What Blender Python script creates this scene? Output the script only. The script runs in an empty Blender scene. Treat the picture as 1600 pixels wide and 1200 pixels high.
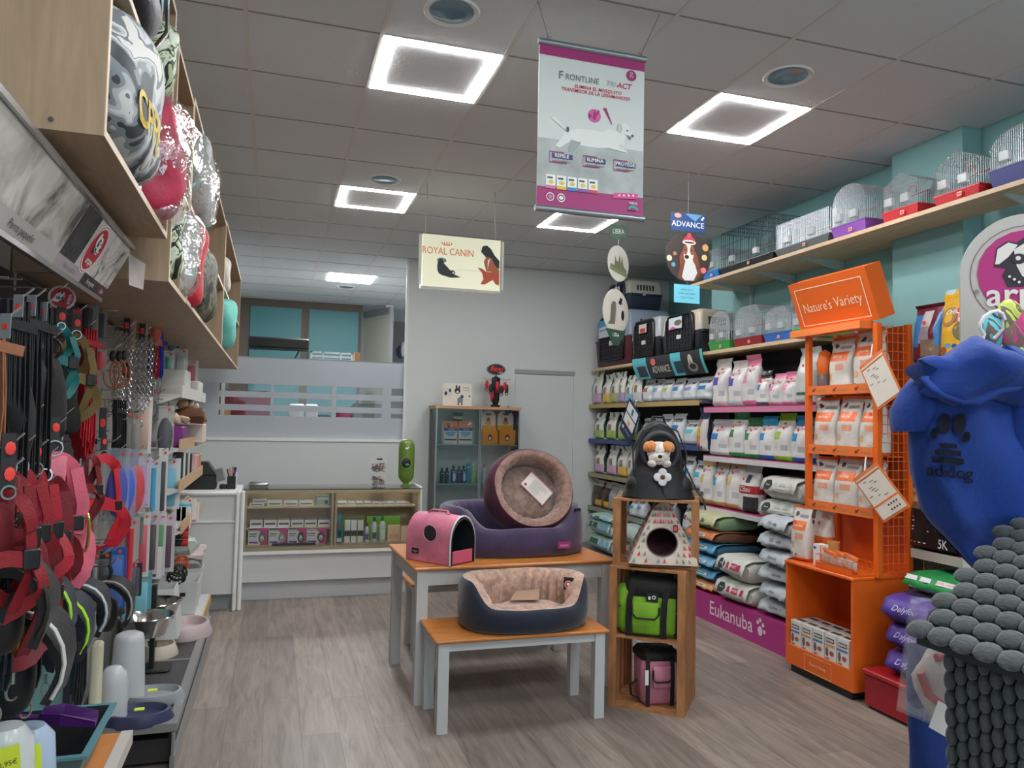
import bpy, bmesh, math, random
from mathutils import Vector, Matrix, noise
random.seed(7)
SC = bpy.context.scene
COL = SC.collection
PI = math.pi
# ------------------------------------------------------------------ camera
YAW, PITCH, ROLL, FPX, EYE = 0.302808746, 0.0505322383, 0.0211556675, 1182.79, 1.55
_f = Vector((math.sin(YAW)*math.cos(PITCH), math.cos(YAW)*math.cos(PITCH), math.sin(PITCH)))
_r0 = Vector((math.cos(YAW), -math.sin(YAW), 0)); _u0 = _r0.cross(_f)
_r = _r0*math.cos(ROLL)+_u0*math.sin(ROLL); _u = _u0*math.cos(ROLL)-_r0*math.sin(ROLL)
cam = bpy.data.objects.new('camera', bpy.data.cameras.new('camera')); COL.objects.link(cam)
cam.data.sensor_width = 36; cam.data.lens = 36*FPX/1600; cam.data.clip_start = 0.02
cam.matrix_world = Matrix(((_r.x, _u.x, -_f.x, 0), (_r.y, _u.y, -_f.y, 0), (_r.z, _u.z, -_f.z, EYE), (0, 0, 0, 1)))
SC.camera = cam
def at(px, py, ax, val):
    "point of the plane axis ax = val that shows at a measured image point"
    d = _r*(px-800)+_u*(600-py)+_f*FPX; o = Vector((0, 0, EYE)); return o+d*((val-o[ax])/d[ax])
# ------------------------------------------------------------------ world, exposure
w = bpy.data.worlds.new('world'); SC.world = w; w.use_nodes = True
w.node_tree.nodes['Background'].inputs[0].default_value = (0.80, 0.90, 1.0, 1)
w.node_tree.nodes['Background'].inputs[1].default_value = 0.7
SC.view_settings.view_transform = 'Standard'; SC.view_settings.look = 'None'
SC.view_settings.exposure = 1.3; SC.view_settings.gamma = 1; SC.view_settings.use_curve_mapping = False
LED_STRENGTH = 32.0
# ------------------------------------------------------------------ materials
def lin(c): return tuple(((v/255)/12.92 if v <= 10 else (((v/255)+.055)/1.055)**2.4) for v in c)
_M = {}
def M(c, rough=.55, metal=0.0, kind=None, **k):
    key = (tuple(c), rough, metal, kind, repr(sorted(k.items())))
    if key in _M: return _M[key]
    m = bpy.data.materials.new((kind or 'paint')+'_%d_%d_%d' % tuple(c)); m.use_nodes = True
    nt = m.node_tree; N = nt.nodes; L = nt.links; b = N['Principled BSDF']
    col = lin(c)+(1,)
    b.inputs['Base Color'].default_value = col; b.inputs['Roughness'].default_value = rough; b.inputs['Metallic'].default_value = metal
    def tc(sc=(1, 1, 1), rot=(0, 0, 0)):
        t = N.new('ShaderNodeTexCoord'); mp = N.new('ShaderNodeMapping'); mp.inputs['Scale'].default_value = sc; mp.inputs['Rotation'].default_value = rot
        L.new(t.outputs['Object'], mp.inputs[0]); return mp.outputs[0]
    def nz(v, s, det=3, rg=.5, dist=0):
        n = N.new('ShaderNodeTexNoise'); n.inputs['Scale'].default_value = s; n.inputs['Detail'].default_value = det; n.inputs['Roughness'].default_value = rg; n.inputs['Distortion'].default_value = dist
        L.new(v, n.inputs['Vector']); return n.outputs['Fac']
    def ramp(f, *st):
        r = N.new('ShaderNodeValToRGB'); e = r.color_ramp.elements
        while len(e) < len(st): e.new(.5)
        for q, (p, cc) in zip(e, st): q.position = p; q.color = tuple(cc)+(1,)
        L.new(f, r.inputs[0]); return r.outputs[0]
    def bump(h, s, d=.01):
        q = N.new('ShaderNodeBump'); q.inputs['Strength'].default_value = s; q.inputs['Distance'].default_value = d
        L.new(h, q.inputs['Height']); L.new(q.outputs[0], b.inputs['Normal'])
    def mul(cc, f): return tuple(min(1, x*f) for x in cc)
    if kind == 'wood':
        v = tc((k.get('sx', 1), k.get('sy', 1), k.get('sz', 1)))
        f = nz(v, k.get('s', 14), 4, .6, .6); cc = lin(c)
        L.new(ramp(f, (.3, mul(cc, k.get('lo', .72))), (.7, mul(cc, 1.15))), b.inputs['Base Color'])
    elif kind == 'fabric':
        v = tc(); f = nz(v, k.get('s', 90), 2); cc = lin(c); bump(f, k.get('b', .5), .003)
        f2 = nz(v, 9, 3); L.new(ramp(f2, (.3, mul(cc, .78)), (.7, mul(cc, 1.18))), b.inputs['Base Color'])
        b.inputs['Sheen Weight'].default_value = k.get('sheen', .06)
    elif kind == 'foil':
        v = tc(); f = nz(v, k.get('s', 16), 3, .6); bump(f, k.get('b', .55), .012)
    elif kind == 'camo':
        v = tc(); f = nz(v, k.get('s', 7), 2, .5, 1.2)
        cs = [lin(q) for q in k['cols']]
        r = N.new('ShaderNodeValToRGB'); r.color_ramp.interpolation = 'CONSTANT'; e = r.color_ramp.elements
        while len(e) < len(cs): e.new(.5)
        for i, q in enumerate(e): q.position = 0 if i == 0 else .38+.24*i/len(cs); q.color = cs[i]+(1,)
        L.new(f, r.inputs[0]); L.new(r.outputs[0], b.inputs['Base Color'])
    elif kind == 'film':   # clear wrapping film
        mx = N.new('ShaderNodeMixShader'); tr = N.new('ShaderNodeBsdfTransparent'); g = N.new('ShaderNodeBsdfGlossy')
        g.inputs['Roughness'].default_value = .12; g.inputs['Color'].default_value = col
        v = tc(); f = nz(v, 11, 3, .6); q = N.new('ShaderNodeBump'); q.inputs['Strength'].default_value = k.get('b', .9); q.inputs['Distance'].default_value = .03
        L.new(f, q.inputs['Height']); L.new(q.outputs[0], g.inputs['Normal'])
        mx.inputs[0].default_value = k.get('a', .22); L.new(tr.outputs[0], mx.inputs[1]); L.new(g.outputs[0], mx.inputs[2])
        L.new(mx.outputs[0], N['Material Output'].inputs[0])
    elif kind == 'glass':
        col = tuple(.93+.07*v for v in col[:3])+(1,)
        mx = N.new('ShaderNodeMixShader'); tr = N.new('ShaderNodeBsdfTransparent'); g = N.new('ShaderNodeBsdfGlossy')
        tr.inputs['Color'].default_value = col; g.inputs['Roughness'].default_value = .03
        fr = N.new('ShaderNodeFresnel'); fr.inputs[0].default_value = 1.45
        L.new(fr.outputs[0], mx.inputs[0]); L.new(tr.outputs[0], mx.inputs[1]); L.new(g.outputs[0], mx.inputs[2])
        L.new(mx.outputs[0], N['Material Output'].inputs[0])
    elif kind == 'plastic':   # milky translucent plastic
        mx = N.new('ShaderNodeMixShader'); tr = N.new('ShaderNodeBsdfTransparent'); mx.inputs[0].default_value = k.get('a', .6)
        L.new(tr.outputs[0], mx.inputs[1]); L.new(b.outputs[0], mx.inputs[2]); L.new(mx.outputs[0], N['Material Output'].inputs[0])
    elif kind == 'frost':
        mx = N.new('ShaderNodeMixShader'); t = N.new('ShaderNodeBsdfTranslucent'); t.inputs[0].default_value = col
        b.inputs['Roughness'].default_value = .35
        mx.inputs[0].default_value = .35; L.new(b.outputs[0], mx.inputs[1]); L.new(t.outputs[0], mx.inputs[2]); L.new(mx.outputs[0], N['Material Output'].inputs[0])
    elif kind == 'emit':
        b.inputs['Emission Color'].default_value = col; b.inputs['Emission Strength'].default_value = k.get('e', 5)
    elif kind == 'floor':
        v = tc((1, 1, 1), (0, 0, PI/2))
        br = N.new('ShaderNodeTexBrick'); br.inputs['Scale'].default_value = 1; br.inputs['Mortar Size'].default_value = .0012
        br.inputs['Brick Width'].default_value = 1.3; br.inputs['Row Height'].default_value = .18; br.offset = .37
        br.inputs['Color1'].default_value = lin((154, 142, 133))+(1,); br.inputs['Color2'].default_value = lin((130, 120, 113))+(1,)
        br.inputs['Mortar'].default_value = lin((95, 85, 78))+(1,); L.new(v, br.inputs['Vector'])
        f = nz(tc((9, .9, 1)), 2.2, 5, .62, 1.1)
        mx = N.new('ShaderNodeMixRGB'); mx.blend_type = 'MULTIPLY'; mx.inputs[0].default_value = .85
        L.new(br.outputs[0], mx.inputs[1]); L.new(ramp(f, (.3, (.55, .52, .5)), (.52, (.95, .93, .92)), (.7, (1.2, 1.2, 1.2))), mx.inputs[2])
        L.new(mx.outputs[0], b.inputs['Base Color']); b.inputs['Roughness'].default_value = .42; bump(f, .15, .004)
    elif kind == 'tile':
        v = tc(); f = nz(v, 55, 4, .7); bump(f, .35, .01)
        f2 = nz(v, .6, 2); cc = lin(c); L.new(ramp(f2, (.3, mul(cc, .95)), (.7, cc)), b.inputs['Base Color'])
    elif kind == 'photo':   # black and white animal photograph printed on card
        v = tc(); f = nz(v, k.get('s', 5), 5, .6, 1.5); cc = lin(c)
        L.new(ramp(f, (.36, mul(cc, .12)), (.46, mul(cc, .6)), (.6, cc)), b.inputs['Base Color'])
    elif kind == 'plush':
        v = tc(); f = nz(v, 26, 3, .6, .5); cc = lin(c); bump(f, .5, .01)
        L.new(ramp(f, (.35, mul(cc, .68)), (.65, mul(cc, 1.2))), b.inputs['Base Color']); b.inputs['Sheen Weight'].default_value = .5
    _M[key] = m; return m
# ------------------------------------------------------------------ mesh builder
class MB:
    def __init__(s): s.v = []; s.f = []; s.m = []; s.mats = []; s.T = Matrix.Identity(4)
    def mi(s, mat):
        if mat not in s.mats: s.mats.append(mat)
        return s.mats.index(mat)
    def add(s, vs, fs, mat):
        n = len(s.v); s.v += [s.T @ Vector(p) for p in vs]
        for i, f in enumerate(fs):
            s.f.append([n+j for j in f]); s.m.append(s.mi(mat[i] if isinstance(mat, list) else mat))
        return s
    def box(s, x0, x1, y0, y1, z0, z1, mat):
        vs = [(x, y, z) for z in (z0, z1) for y in (y0, y1) for x in (x0, x1)]
        return s.add(vs, [(0, 2, 3, 1), (4, 5, 7, 6), (0, 1, 5, 4), (2, 6, 7, 3), (0, 4, 6, 2), (1, 3, 7, 5)], mat)
    def rbox(s, x0, x1, y0, y1, z0, z1, mat, r=.01, n=3):
        "box with vertical edges rounded and slightly rounded top and bottom rims"
        r = min(r, (x1-x0)/2.01, (y1-y0)/2.01); rr = min(r*.6, (z1-z0)/2.1)
        def ring(ins, z):
            out = []
            for cx, cy, a0 in ((x1-r, y1-r, 0), (x0+r, y1-r, PI/2), (x0+r, y0+r, PI), (x1-r, y0+r, 1.5*PI)):
                for k in range(n+1):
                    a = a0+PI/2*k/n; q = max(0, r-ins); out.append((cx+q*math.cos(a), cy+q*math.sin(a), z))
            return out
        return s.loft([ring(rr, z0), ring(0, z0+rr), ring(0, z1-rr), ring(rr, z1)], mat, True, True)
    def loft(s, rings, mat, cap0=False, cap1=False, closed=True):
        n = len(rings[0]); vs = [p for r in rings for p in r]; fs = []
        for i in range(len(rings)-1):
            for j in range(n if closed else n-1):
                k = (j+1) % n; fs.append((i*n+j, i*n+k, (i+1)*n+k, (i+1)*n+j))
        if cap0: fs.append(tuple(range(n-1, -1, -1)))
        if cap1: fs.append(tuple((len(rings)-1)*n+j for j in range(n)))
        return s.add(vs, fs, mat)
    def lathe(s, prof, mat, c=(0, 0, 0), n=20, sx=1, sy=1, cap0=True, cap1=True):
        return s.loft([[(c[0]+r*math.cos(2*PI*j/n)*sx, c[1]+r*math.sin(2*PI*j/n)*sy, c[2]+z) for j in range(n)] for r, z in prof], mat, cap0, cap1)
    def tube(s, pts, r, mat, n=6, closed=False, flat=1.0, up=None):
        pts = [Vector(p) for p in pts]; rings = []; m = len(pts); prev = None
        for i, p in enumerate(pts):
            a = pts[(i-1) % m] if (closed or i > 0) else p; b = pts[(i+1) % m] if (closed or i < m-1) else p
            t = (b-a); t = t.normalized() if t.length > 1e-9 else Vector((0, 0, 1))
            if prev is None:
                ref = Vector(up) if up else (Vector((0, 0, 1)) if abs(t.z) < .9 else Vector((1, 0, 0)))
                u = t.cross(ref)
                if u.length < 1e-6: u = t.cross(Vector((0, 1, 0)))
                u.normalize()
            else:
                u = prev-t*prev.dot(t)
                u = u.normalized() if u.length > 1e-6 else t.orthogonal().normalized()
            prev = u; v = t.cross(u); rr = r[i] if isinstance(r, (list, tuple)) else r
            rings.append([p+u*(rr*math.cos(2*PI*j/n))+v*(rr*flat*math.sin(2*PI*j/n)) for j in range(n)])
        if closed: rings.append(rings[0]); return s.loft(rings, mat)
        return s.loft(rings, mat, True, True)
    def bar(s, a, b, wx, wy, mat):
        "square section bar from a to b"
        a = Vector(a); b = Vector(b); t = (b-a).normalized(); ref = Vector((0, 0, 1)) if abs(t.z) < .9 else Vector((0, 1, 0))
        u = t.cross(ref).normalized(); v = t.cross(u)
        R = [[p+u*(i*wx/2)+v*(j*wy/2) for i, j in ((-1, -1), (1, -1), (1, 1), (-1, 1))] for p in (a, b)]
        return s.loft(R, mat, True, True)
    def band(s, pts, wv, th, mat, closed=False):
        "flat webbing strap: pts are the centre line, wv the width vector"
        pts = [Vector(p) for p in pts]; wv = Vector(wv); m = len(pts); rings = []
        for i, p in enumerate(pts):
            a = pts[(i-1) % m] if (closed or i > 0) else p; b = pts[(i+1) % m] if (closed or i < m-1) else p
            t = b-a; nn = t.cross(wv); nn = nn.normalized()*(th/2) if nn.length > 1e-9 else Vector((0, 0, th/2))
            rings.append([p-wv/2-nn, p+wv/2-nn, p+wv/2+nn, p-wv/2+nn])
        if closed: rings.append(rings[0]); return s.loft(rings, mat)
        return s.loft(rings, mat, True, True)
    def ribbon(s, pts, nf, w, th, mat, closed=False):
        "flat strap lying across the normal nf(i): width runs along tangent x normal"
        pts = [Vector(p) for p in pts]; m = len(pts); rings = []
        for i, p in enumerate(pts):
            a = pts[(i-1) % m] if (closed or i > 0) else p; b = pts[(i+1) % m] if (closed or i < m-1) else p
            t = (b-a).normalized(); nn = Vector(nf(i)).normalized(); wv = t.cross(nn)
            wv = wv.normalized()*w if wv.length > 1e-6 else Vector((w, 0, 0)); nn = nn*(th/2)
            rings.append([p-wv/2-nn, p+wv/2-nn, p+wv/2+nn, p-wv/2+nn])
        if closed: rings.append(rings[0]); return s.loft(rings, mat)
        return s.loft(rings, mat, True, True)
    def ell(s, c, rx, ry, rz, mat, n=14, m=8, p=1.0):
        def sp(v): return math.copysign(abs(v)**p, v)
        R = []
        for i in range(m+1):
            t = -PI/2+PI*i/m; ct = sp(math.cos(t)) if 0 < i < m else 1e-3
            R.append([(c[0]+rx*ct*sp(math.cos(2*PI*j/n)), c[1]+ry*ct*sp(math.sin(2*PI*j/n)), c[2]+rz*sp(math.sin(t))) for j in range(n)])
        return s.loft(R, mat, True, True)
    def torus(s, c, R, r, mat, ax=2, n=16, m=6, sx=1, sy=1):
        pts = []
        for j in range(n):
            a = 2*PI*j/n; q = [R*sx*math.cos(a), R*sy*math.sin(a)]
            p = [0, 0, 0]; k = [i for i in range(3) if i != ax]; p[k[0]] = q[0]; p[k[1]] = q[1]; pts.append(Vector(c)+Vector(p))
        return s.tube(pts, r, mat, n=m, closed=True)
    def wob(s, amp, sc, seed=0, i0=0):
        for i in range(i0, len(s.v)):
            p = s.v[i]; s.v[i] = p+noise.noise_vector(p*sc+Vector((seed*3.7, seed*1.3, seed)))*amp
        return s
    def build(s, name, parent=None, smooth=None, loc=None, rot=None, sub=0, solid=0):
        me = bpy.data.meshes.new(name); me.from_pydata([tuple(p) for p in s.v], [], s.f)
        for m in s.mats: me.materials.append(m)
        for p, i in zip(me.polygons, s.m): p.material_index = i
        me.validate(); 
        if smooth is not None: me.shade_smooth(); me.set_sharp_from_angle(angle=math.radians(smooth))
        o = bpy.data.objects.new(name, me); COL.objects.link(o)
        if parent: o.parent = parent
        if loc: o.location = loc
        if rot: o.rotation_euler = rot
        if sub: md = o.modifiers.new('s', 'SUBSURF'); md.levels = md.render_levels = sub
        if solid: md = o.modifiers.new('t', 'SOLIDIFY'); md.thickness = solid; md.offset = 0
        return o
def thing(name, label, cat, loc=(0, 0, 0), rz=0, group=None, rot=None):
    o = bpy.data.objects.new(name, None); COL.objects.link(o); o.empty_display_size = .05
    o.location = loc; o.rotation_euler = rot or (0, 0, rz)
    return tag(o, label, cat, group)
def tag(o, label, cat, group=None):
    o['label'] = label; o['category'] = cat
    if group: o['group'] = group
    return o
def struct(name, mb, **k):
    o = mb.build(name, **k); o['kind'] = 'structure'; return o
def kids(o): return [c for c in o.children]
def dup(o, parent=None, **k):
    c = o.copy(); COL.objects.link(c)
    if parent: c.parent = parent
    for q in kids(o): dup(q, c)
    for a, b in k.items():
        if a in ('loc',): c.location = b
        elif a == 'rot': c.rotation_euler = b
        elif a == 'scale': c.scale = b
        else: c[a] = b
    return c
# ------------------------------------------------------------------ lettering
_fc = {}
def textmesh(txt, size=1.0, bold=0.0, shear=0.0, align='CENTER', sx=1.0, space=1.0):
    key = (txt, bold, shear, align, space)
    if key not in _fc:
        cu = bpy.data.curves.new('t', 'FONT'); cu.body = txt; cu.align_x = align; cu.align_y = 'CENTER'; cu.offset = bold*.45; cu.shear = shear; cu.resolution_u = 3
        cu.space_character = space
        o = bpy.data.objects.new('t', cu); COL.objects.link(o)
        dg = bpy.context.evaluated_depsgraph_get(); dg.update()
        me = bpy.data.meshes.new_from_object(o.evaluated_get(dg))
        _fc[key] = ([v.co.copy() for v in me.vertices], [tuple(p.vertices) for p in me.polygons if all(abs(me.vertices[i].co.y) < .9 for i in p.vertices)])
        bpy.data.objects.remove(o); bpy.data.curves.remove(cu); bpy.data.meshes.remove(me)
    vs, fs = _fc[key]
    return [Vector((v.x*size*sx, v.y*size, 0)) for v in vs], fs
class Face:
    "a flat printed face: origin at lower left, u to the right, v up"
    def __init__(s, o, u, v, lift=.0008, mb=None):
        s.o = Vector(o); s.u = Vector(u); s.v = Vector(v); s.n = s.u.cross(s.v).normalized(); s.mb = mb or MB(); s.k = 0; s.lift = lift; s.fn = None
    def P(s, a, b, k):
        p = s.o+s.u*a+s.v*b+s.n*(s.lift*k)
        return s.fn(a, b, k*s.lift) if s.fn else p
    def poly(s, pts, mat, k=1):
        s.k += 1; k = k+.05*s.k
        if sum(pts[i-1][0]*pts[i][1]-pts[i][0]*pts[i-1][1] for i in range(len(pts))) < 0: pts = pts[::-1]
        s.mb.add([s.P(a, b, k) for a, b in pts], [tuple(range(len(pts)))], mat); return s
    def rect(s, a0, a1, b0, b1, mat, k=1): return s.poly([(a0, b0), (a1, b0), (a1, b1), (a0, b1)], mat, k)
    def ell(s, a, b, ra, rb, mat, k=1, n=20, t0=0, t1=2*PI):
        full = abs(t1-t0-2*PI) < 1e-6
        return s.poly([(a+ra*math.cos(t0+(t1-t0)*i/n), b+rb*math.sin(t0+(t1-t0)*i/n)) for i in range(n if full else n+1)], mat, k)
    def ring(s, a, b, ra, rb, w, mat, k=1, n=28):
        s.k += 1; k = k+.05*s.k
        vs = []; 
        for i in range(n):
            t = 2*PI*i/n; vs += [s.P(a+ra*math.cos(t), b+rb*math.sin(t), k), s.P(a+(ra-w)*math.cos(t), b+(rb-w)*math.sin(t), k)]
        s.mb.add(vs, [(2*i, 2*((i+1) % n), 2*((i+1) % n)+1, 2*i+1) for i in range(n)], mat); return s
    def frame(s, a0, a1, b0, b1, w, mat, k=1, wb=None):
        wb = wb or w
        s.rect(a0, a1, b0, b0+wb, mat, k); s.rect(a0, a1, b1-wb, b1, mat, k); s.rect(a0, a0+w, b0+wb, b1-wb, mat, k); s.rect(a1-w, a1, b0+wb, b1-wb, mat, k); return s
    def text(s, txt, a, b, size, mat, k=2, rot=0, **kw):
        "size is in metres of cap height; a, b are in face units"
        s.k += 1; k = k+.05*s.k; vs, fs = textmesh(txt, size/.7, **kw); c, q = math.cos(rot), math.sin(rot)
        un, vn = s.u.length, s.v.length
        s.mb.add([s.P(a+(v.x*c-v.y*q)/un, b+(v.x*q+v.y*c)/vn, k) for v in vs], fs, mat); return s
    def build(s, name='print', parent=None): return s.mb.build(name, parent)
# common colours
WHITE = M((232, 234, 232), .5); OFFW = M((214, 214, 210), .6); BLACK = M((22, 22, 24), .5); RED = M((196, 34, 40), .5); GREY = M((128, 130, 132), .5)
DGREY = M((62, 62, 66), .5); NAVY = M((28, 38, 74), .5); STEEL = M((190, 192, 194), .25, .9); WIRE = M((188, 194, 198), .35, .6); PALEW = M((196, 170, 142), .5, 0, 'wood', sz=8, s=6, lo=.85)
STICK = M((240, 70, 60), .5); YNOTE = M((214, 232, 60), .6); PAPER = M((228, 226, 220), .7); ORANGE = M((236, 112, 34), .45)
# ================================================================== the room
CZ = 3.34; YW = 8.3; XL = -.85; XR = 3.92
white_wall = M((206, 211, 210), .7); teal = M((132, 178, 178), .7); grey_wall = M((176, 178, 176), .7)
struct('floor', MB().box(-1.0, 5.0, -3.2, 12.4, -.05, 0, M((150, 140, 130), .4, 0, 'floor')))
TG = .6; X0 = .415; Y0 = 3.467     # ceiling grid phase
tile = M((210, 213, 215), .9, 0, 'tile'); 
cb = MB(); cb.box(-1.0, 5.0, -3.2, 12.4, CZ+.05, CZ+.1, M((60, 60, 60), .8)); led = {}
FR = [(X0, Y0), (X0+3*TG, Y0), (X0, Y0+4*TG), (X0+3*TG, Y0+4*TG), (X0, Y0-4*TG), (X0+3*TG, Y0-4*TG), (X0, Y0-8*TG), (X0+3*TG, Y0-8*TG)]
FULL = [(X0+.15, Y0+10*TG)]
for i in range(-3, 8):
    for j in range(-11, 15):
        x = X0+i*TG; y = Y0+j*TG
        if x+TG < -1 or x > 5: continue
        g = .004
        if any(abs(x-a) < .05 and abs(y-b) < .05 for a, b in FR): continue
        cb.box(max(x+g, -1), min(x+TG-g, 5), max(y+g, -3.2), min(y+TG-g, 12.4), CZ, CZ+.012, tile)
struct('ceiling', cb)
gm = M((205, 202, 198), .6); gb = MB()
for i in range(-2, 9):
    x = X0+i*TG
    if -.95 < x < 4.9: gb.box(x-.010, x+.010, -3.2, 12.4, CZ-.003, CZ+.02, gm)
for j in range(-11, 16):
    gb.box(-1, 5, Y0+j*TG-.006, Y0+j*TG+.004, CZ-.002, CZ+.02, M((140, 137, 134), .6))
struct('trim_1', gb)
ledm = M((255, 255, 255), .5, 0, 'emit', e=LED_STRENGTH)
names = ['left of the hanging banner', 'right of the banner, above the cages', 'above the dog sign, left', 'just below the hanging banner',
         'behind the camera, near left', 'behind the camera, near right', 'behind the camera, far left', 'behind the camera, far right']
for (x, y), nm in zip(FR, names):
    t = thing('ceiling_light', 'square white glowing frame ceiling light, '+nm, 'light', (x+TG/2, y+TG/2, CZ), group='glowing square frame lights')
    a, b = TG/2-.012, TG/2-.058; m = MB()
    for s in (-1, 1):
        m.box(-a, a, min(s*a, s*b), max(s*a, s*b), -.005, .004, ledm); m.box(min(s*a, s*b), max(s*a, s*b), -b, b, -.005, .004, ledm)
    m.build('light_frame', t)
    MB().box(-b, b, -b, b, .0, .01, tile).build('centre_tile', t)
for x, y in FULL:
    t = thing('ceiling_panel_light', 'solid white glowing panel light in the back room ceiling', 'light', (x+TG/2, y+TG/2, CZ))
    MB().box(-TG/2+.02, TG/2-.02, -TG/2+.02, TG/2-.02, -.005, .004, ledm).build('diffuser', t); MB().box(-TG/2, TG/2, -TG/2, TG/2, .005, .012, WHITE).build('housing', t)
dn = [((706, 18), 'near the top edge of the view left of the banner'), ((1231, 119), 'right of the banner above the right frame light'), ((601, 281), 'beside the second row frame light on the left'), ((541, 448.5), 'in the back room beside the solid panel')]
for (px, py), nm in dn:
    p = at(px, py, 2, CZ); t = thing('round_downlight', 'unlit round recessed downlight, '+nm, 'light', (p.x, p.y, CZ), group='round recessed downlights')
    MB().lathe([(.098, 0), (.12, -.008), (.125, .0)], WHITE, n=28, cap0=False, cap1=False).build('rim', t, 40)
    m = MB(); m.lathe([(.098, -.002), (.09, -.006), (.04, -.008)], M((120, 150, 166), .08, .3), n=28, cap0=False); m.build('lens', t, 60)
# walls
struct('wall_left', MB().box(XL-.1, XL, -3.2, 12.4, 0, CZ, white_wall))
wb = MB(); bx0 = 1.36
wb.box(bx0, 4.7, YW, YW+.12, 0, CZ, white_wall)
struct('wall_back', wb)
# flush door: recessed gap lines in the back wall
p0 = at(805, 583, 1, YW); p1 = at(896, 585, 1, YW)
dm = MB(); dm.box(p0.x, p1.x, YW-.012, YW, .02, p0.z-.03, M((200, 207, 207), .6)); dm.box(p0.x-.01, p1.x+.012, YW-.02, YW, p0.z, p0.z+.045, M((150, 156, 158), .6)); dm.box(p1.x+.004, p1.x+.014, YW-.018, YW, .02, p0.z, M((222, 226, 226), .6))
struct('door_1', dm)
wr = MB(); wr.box(XR, XR+.1, -3.2, 6.25, 0, CZ, teal); wr.box(XR+.1, 4.65, 6.15, 6.25, 0, CZ, teal); wr.box(4.6, 4.7, 6.25, YW, 0, CZ, teal)
wr.box(XR-.14, XR, 3.372, 3.9, 0, CZ, teal)
struct('wall_right', wr)
# low partition with frosted glass
pz = 1.325; gt = at(500, 561.5, 1, YW).z; px0 = XL
struct('wall_partition', MB().box(px0, bx0, YW, YW+.1, 0, pz-.02, white_wall))
struct('trim_2', MB().box(px0, bx0, YW-.015, YW+.11, pz-.02, pz+.012, WHITE).box(bx0-.015, bx0+.012, YW-.012, YW, pz, CZ, M((222, 225, 224), .5)))
fm = MB(); fr = M((214, 220, 228), .4, 0, 'frost')
rows = [(at(350, 598, 1, YW).z, at(350, 610, 1, YW).z), (at(350, 619.5, 1, YW).z, at(350, 631, 1, YW).z), (at(350, 640.5, 1, YW).z, at(350, 648, 1, YW).z)]
zc = [gt]+[q for r in rows for q in r]+[pz]
for i in range(0, len(zc), 2): fm.box(px0, bx0-.01, YW+.036, YW+.04, zc[i+1], zc[i], fr)
xs = [(at(a, 620, 1, YW).x, at(b, 620, 1, YW).x) for a, b in ((300, 342), (423, 427), (519, 526), (598, 612), (610, 616))]
for (z1, z0) in rows:
    for a, b in xs[:1]+xs[1:4]: fm.box(a, b, YW+.036, YW+.04, z0, z1, fr)
o = thing('glass_partition', 'frosted glass screen with three rows of clear slots behind the counter', 'screen', (0, 0, 0))
fm.build('frosted_film', o); MB().box(px0, bx0-.01, YW+.04, YW+.05, pz, gt, M((228, 238, 236), .1, 0, 'glass')).build('glass_pane', o)
MB().box(px0, bx0-.01, YW+.036, YW+.052, gt-.004, gt+.004, M((170, 190, 190), .2)).build('top_edge', o)
# ---- back room seen over and through the screen
YB = 12.0
frm = M((96, 84, 76), .6); m = MB(); m.box(-1.0, 4.7, YB+.3, YB+.4, 0, CZ, grey_wall); struct('wall_backroom', m)
bt = at(386, 463, 1, YB).z; t = thing('wall_cupboard', 'brown framed cupboard with two tall teal doors across the back room wall', 'cupboard', (0, YB, 0))
m = MB(); xa = at(386, 500, 1, YB).x-.5; xb = at(566, 500, 1, YB).x; m.box(xa, xb, 0, .28, 1.0, bt, frm); m.build('frame', t)
for a, b in ((391, 471), (483, 560)):
    xa1 = at(a, 500, 1, YB).x; xb1 = at(b, 500, 1, YB).x
    MB().box(xa1, xb1, -.02, 0, 1.1, bt-.14, M((70, 130, 136), .5)).build('door', t)
t = thing('metal_frame_door', 'open grey metal framed glass door standing ajar in the back room', 'door', (at(566, 500, 1, YB-.2).x, YB-.2, 0), rz=-1.15)
MB().box(0, .06, -.02, .02, 0, 3.2, GREY).box(.8, .86, -.02, .02, 0, 3.2, GREY).box(.06, .8, -.02, .02, 3.1, 3.2, M((90, 92, 94), .4)).build('frame', t); MB().box(.06, .8, -.004, .004, .05, 3.1, M((128, 128, 118), .3)).build('glass_pane', t)
t = thing('window_panel', 'dark glazed panel beside the white wall corner in the back room', 'window', (at(615, 500, 1, YB-.2).x, YB-.1, 0))
MB().box(-.12, 0, -.05, .05, 0, CZ, WHITE).build('post', t); MB().box(0, .9, 0, .02, 1.2, 3.1, M((104, 104, 102), .3)).build('glass_pane', t)
q = MB(); q.ell((.14, -.01, 2.62), .07, .01, .1, NAVY); q.ell((.17, -.02, 2.66), .03, .01, .12, OFFW); q.build('dog_sticker', t)
# aquarium with black hood
p = at(435, 557, 1, 9.6); t = thing('aquarium', 'aquarium tank with a black hood seen above the frosted screen', 'aquarium', (p.x, 9.6, p.z-.3))
xw = (at(483, 545, 1, 9.6).x-at(388, 545, 1, 9.6).x)/2; zh = at(435, 529, 1, 9.6).z-(p.z-.3)
MB().rbox(-xw, xw, -.15, .2, zh-.13, zh, BLACK, .03).build('hood', t, 40); q = MB(); q.box(-xw+.01, xw-.01, -.14, .19, 0, zh-.13, M((150, 180, 184), .1, 0, 'glass')); q.build('tank', t)
q = MB()
for a in (-1, 1): q.box(a*(xw-.012)-.006, a*(xw-.012)+.006, -.145, -.135, 0, zh-.13, BLACK)
q.box(-xw, xw, -.145, .2, 0, .03, BLACK).build('tank_frame', t)
q = MB(); q.bar((.1, 0, .1), (.3, .05, .5), .015, .015, BLACK); q.build('filter_tube', t)
t = thing('storage_shelf', 'pale back room shelf unit carrying the aquarium behind the screen', 'shelf', (0, 9.4, 0))
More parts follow.
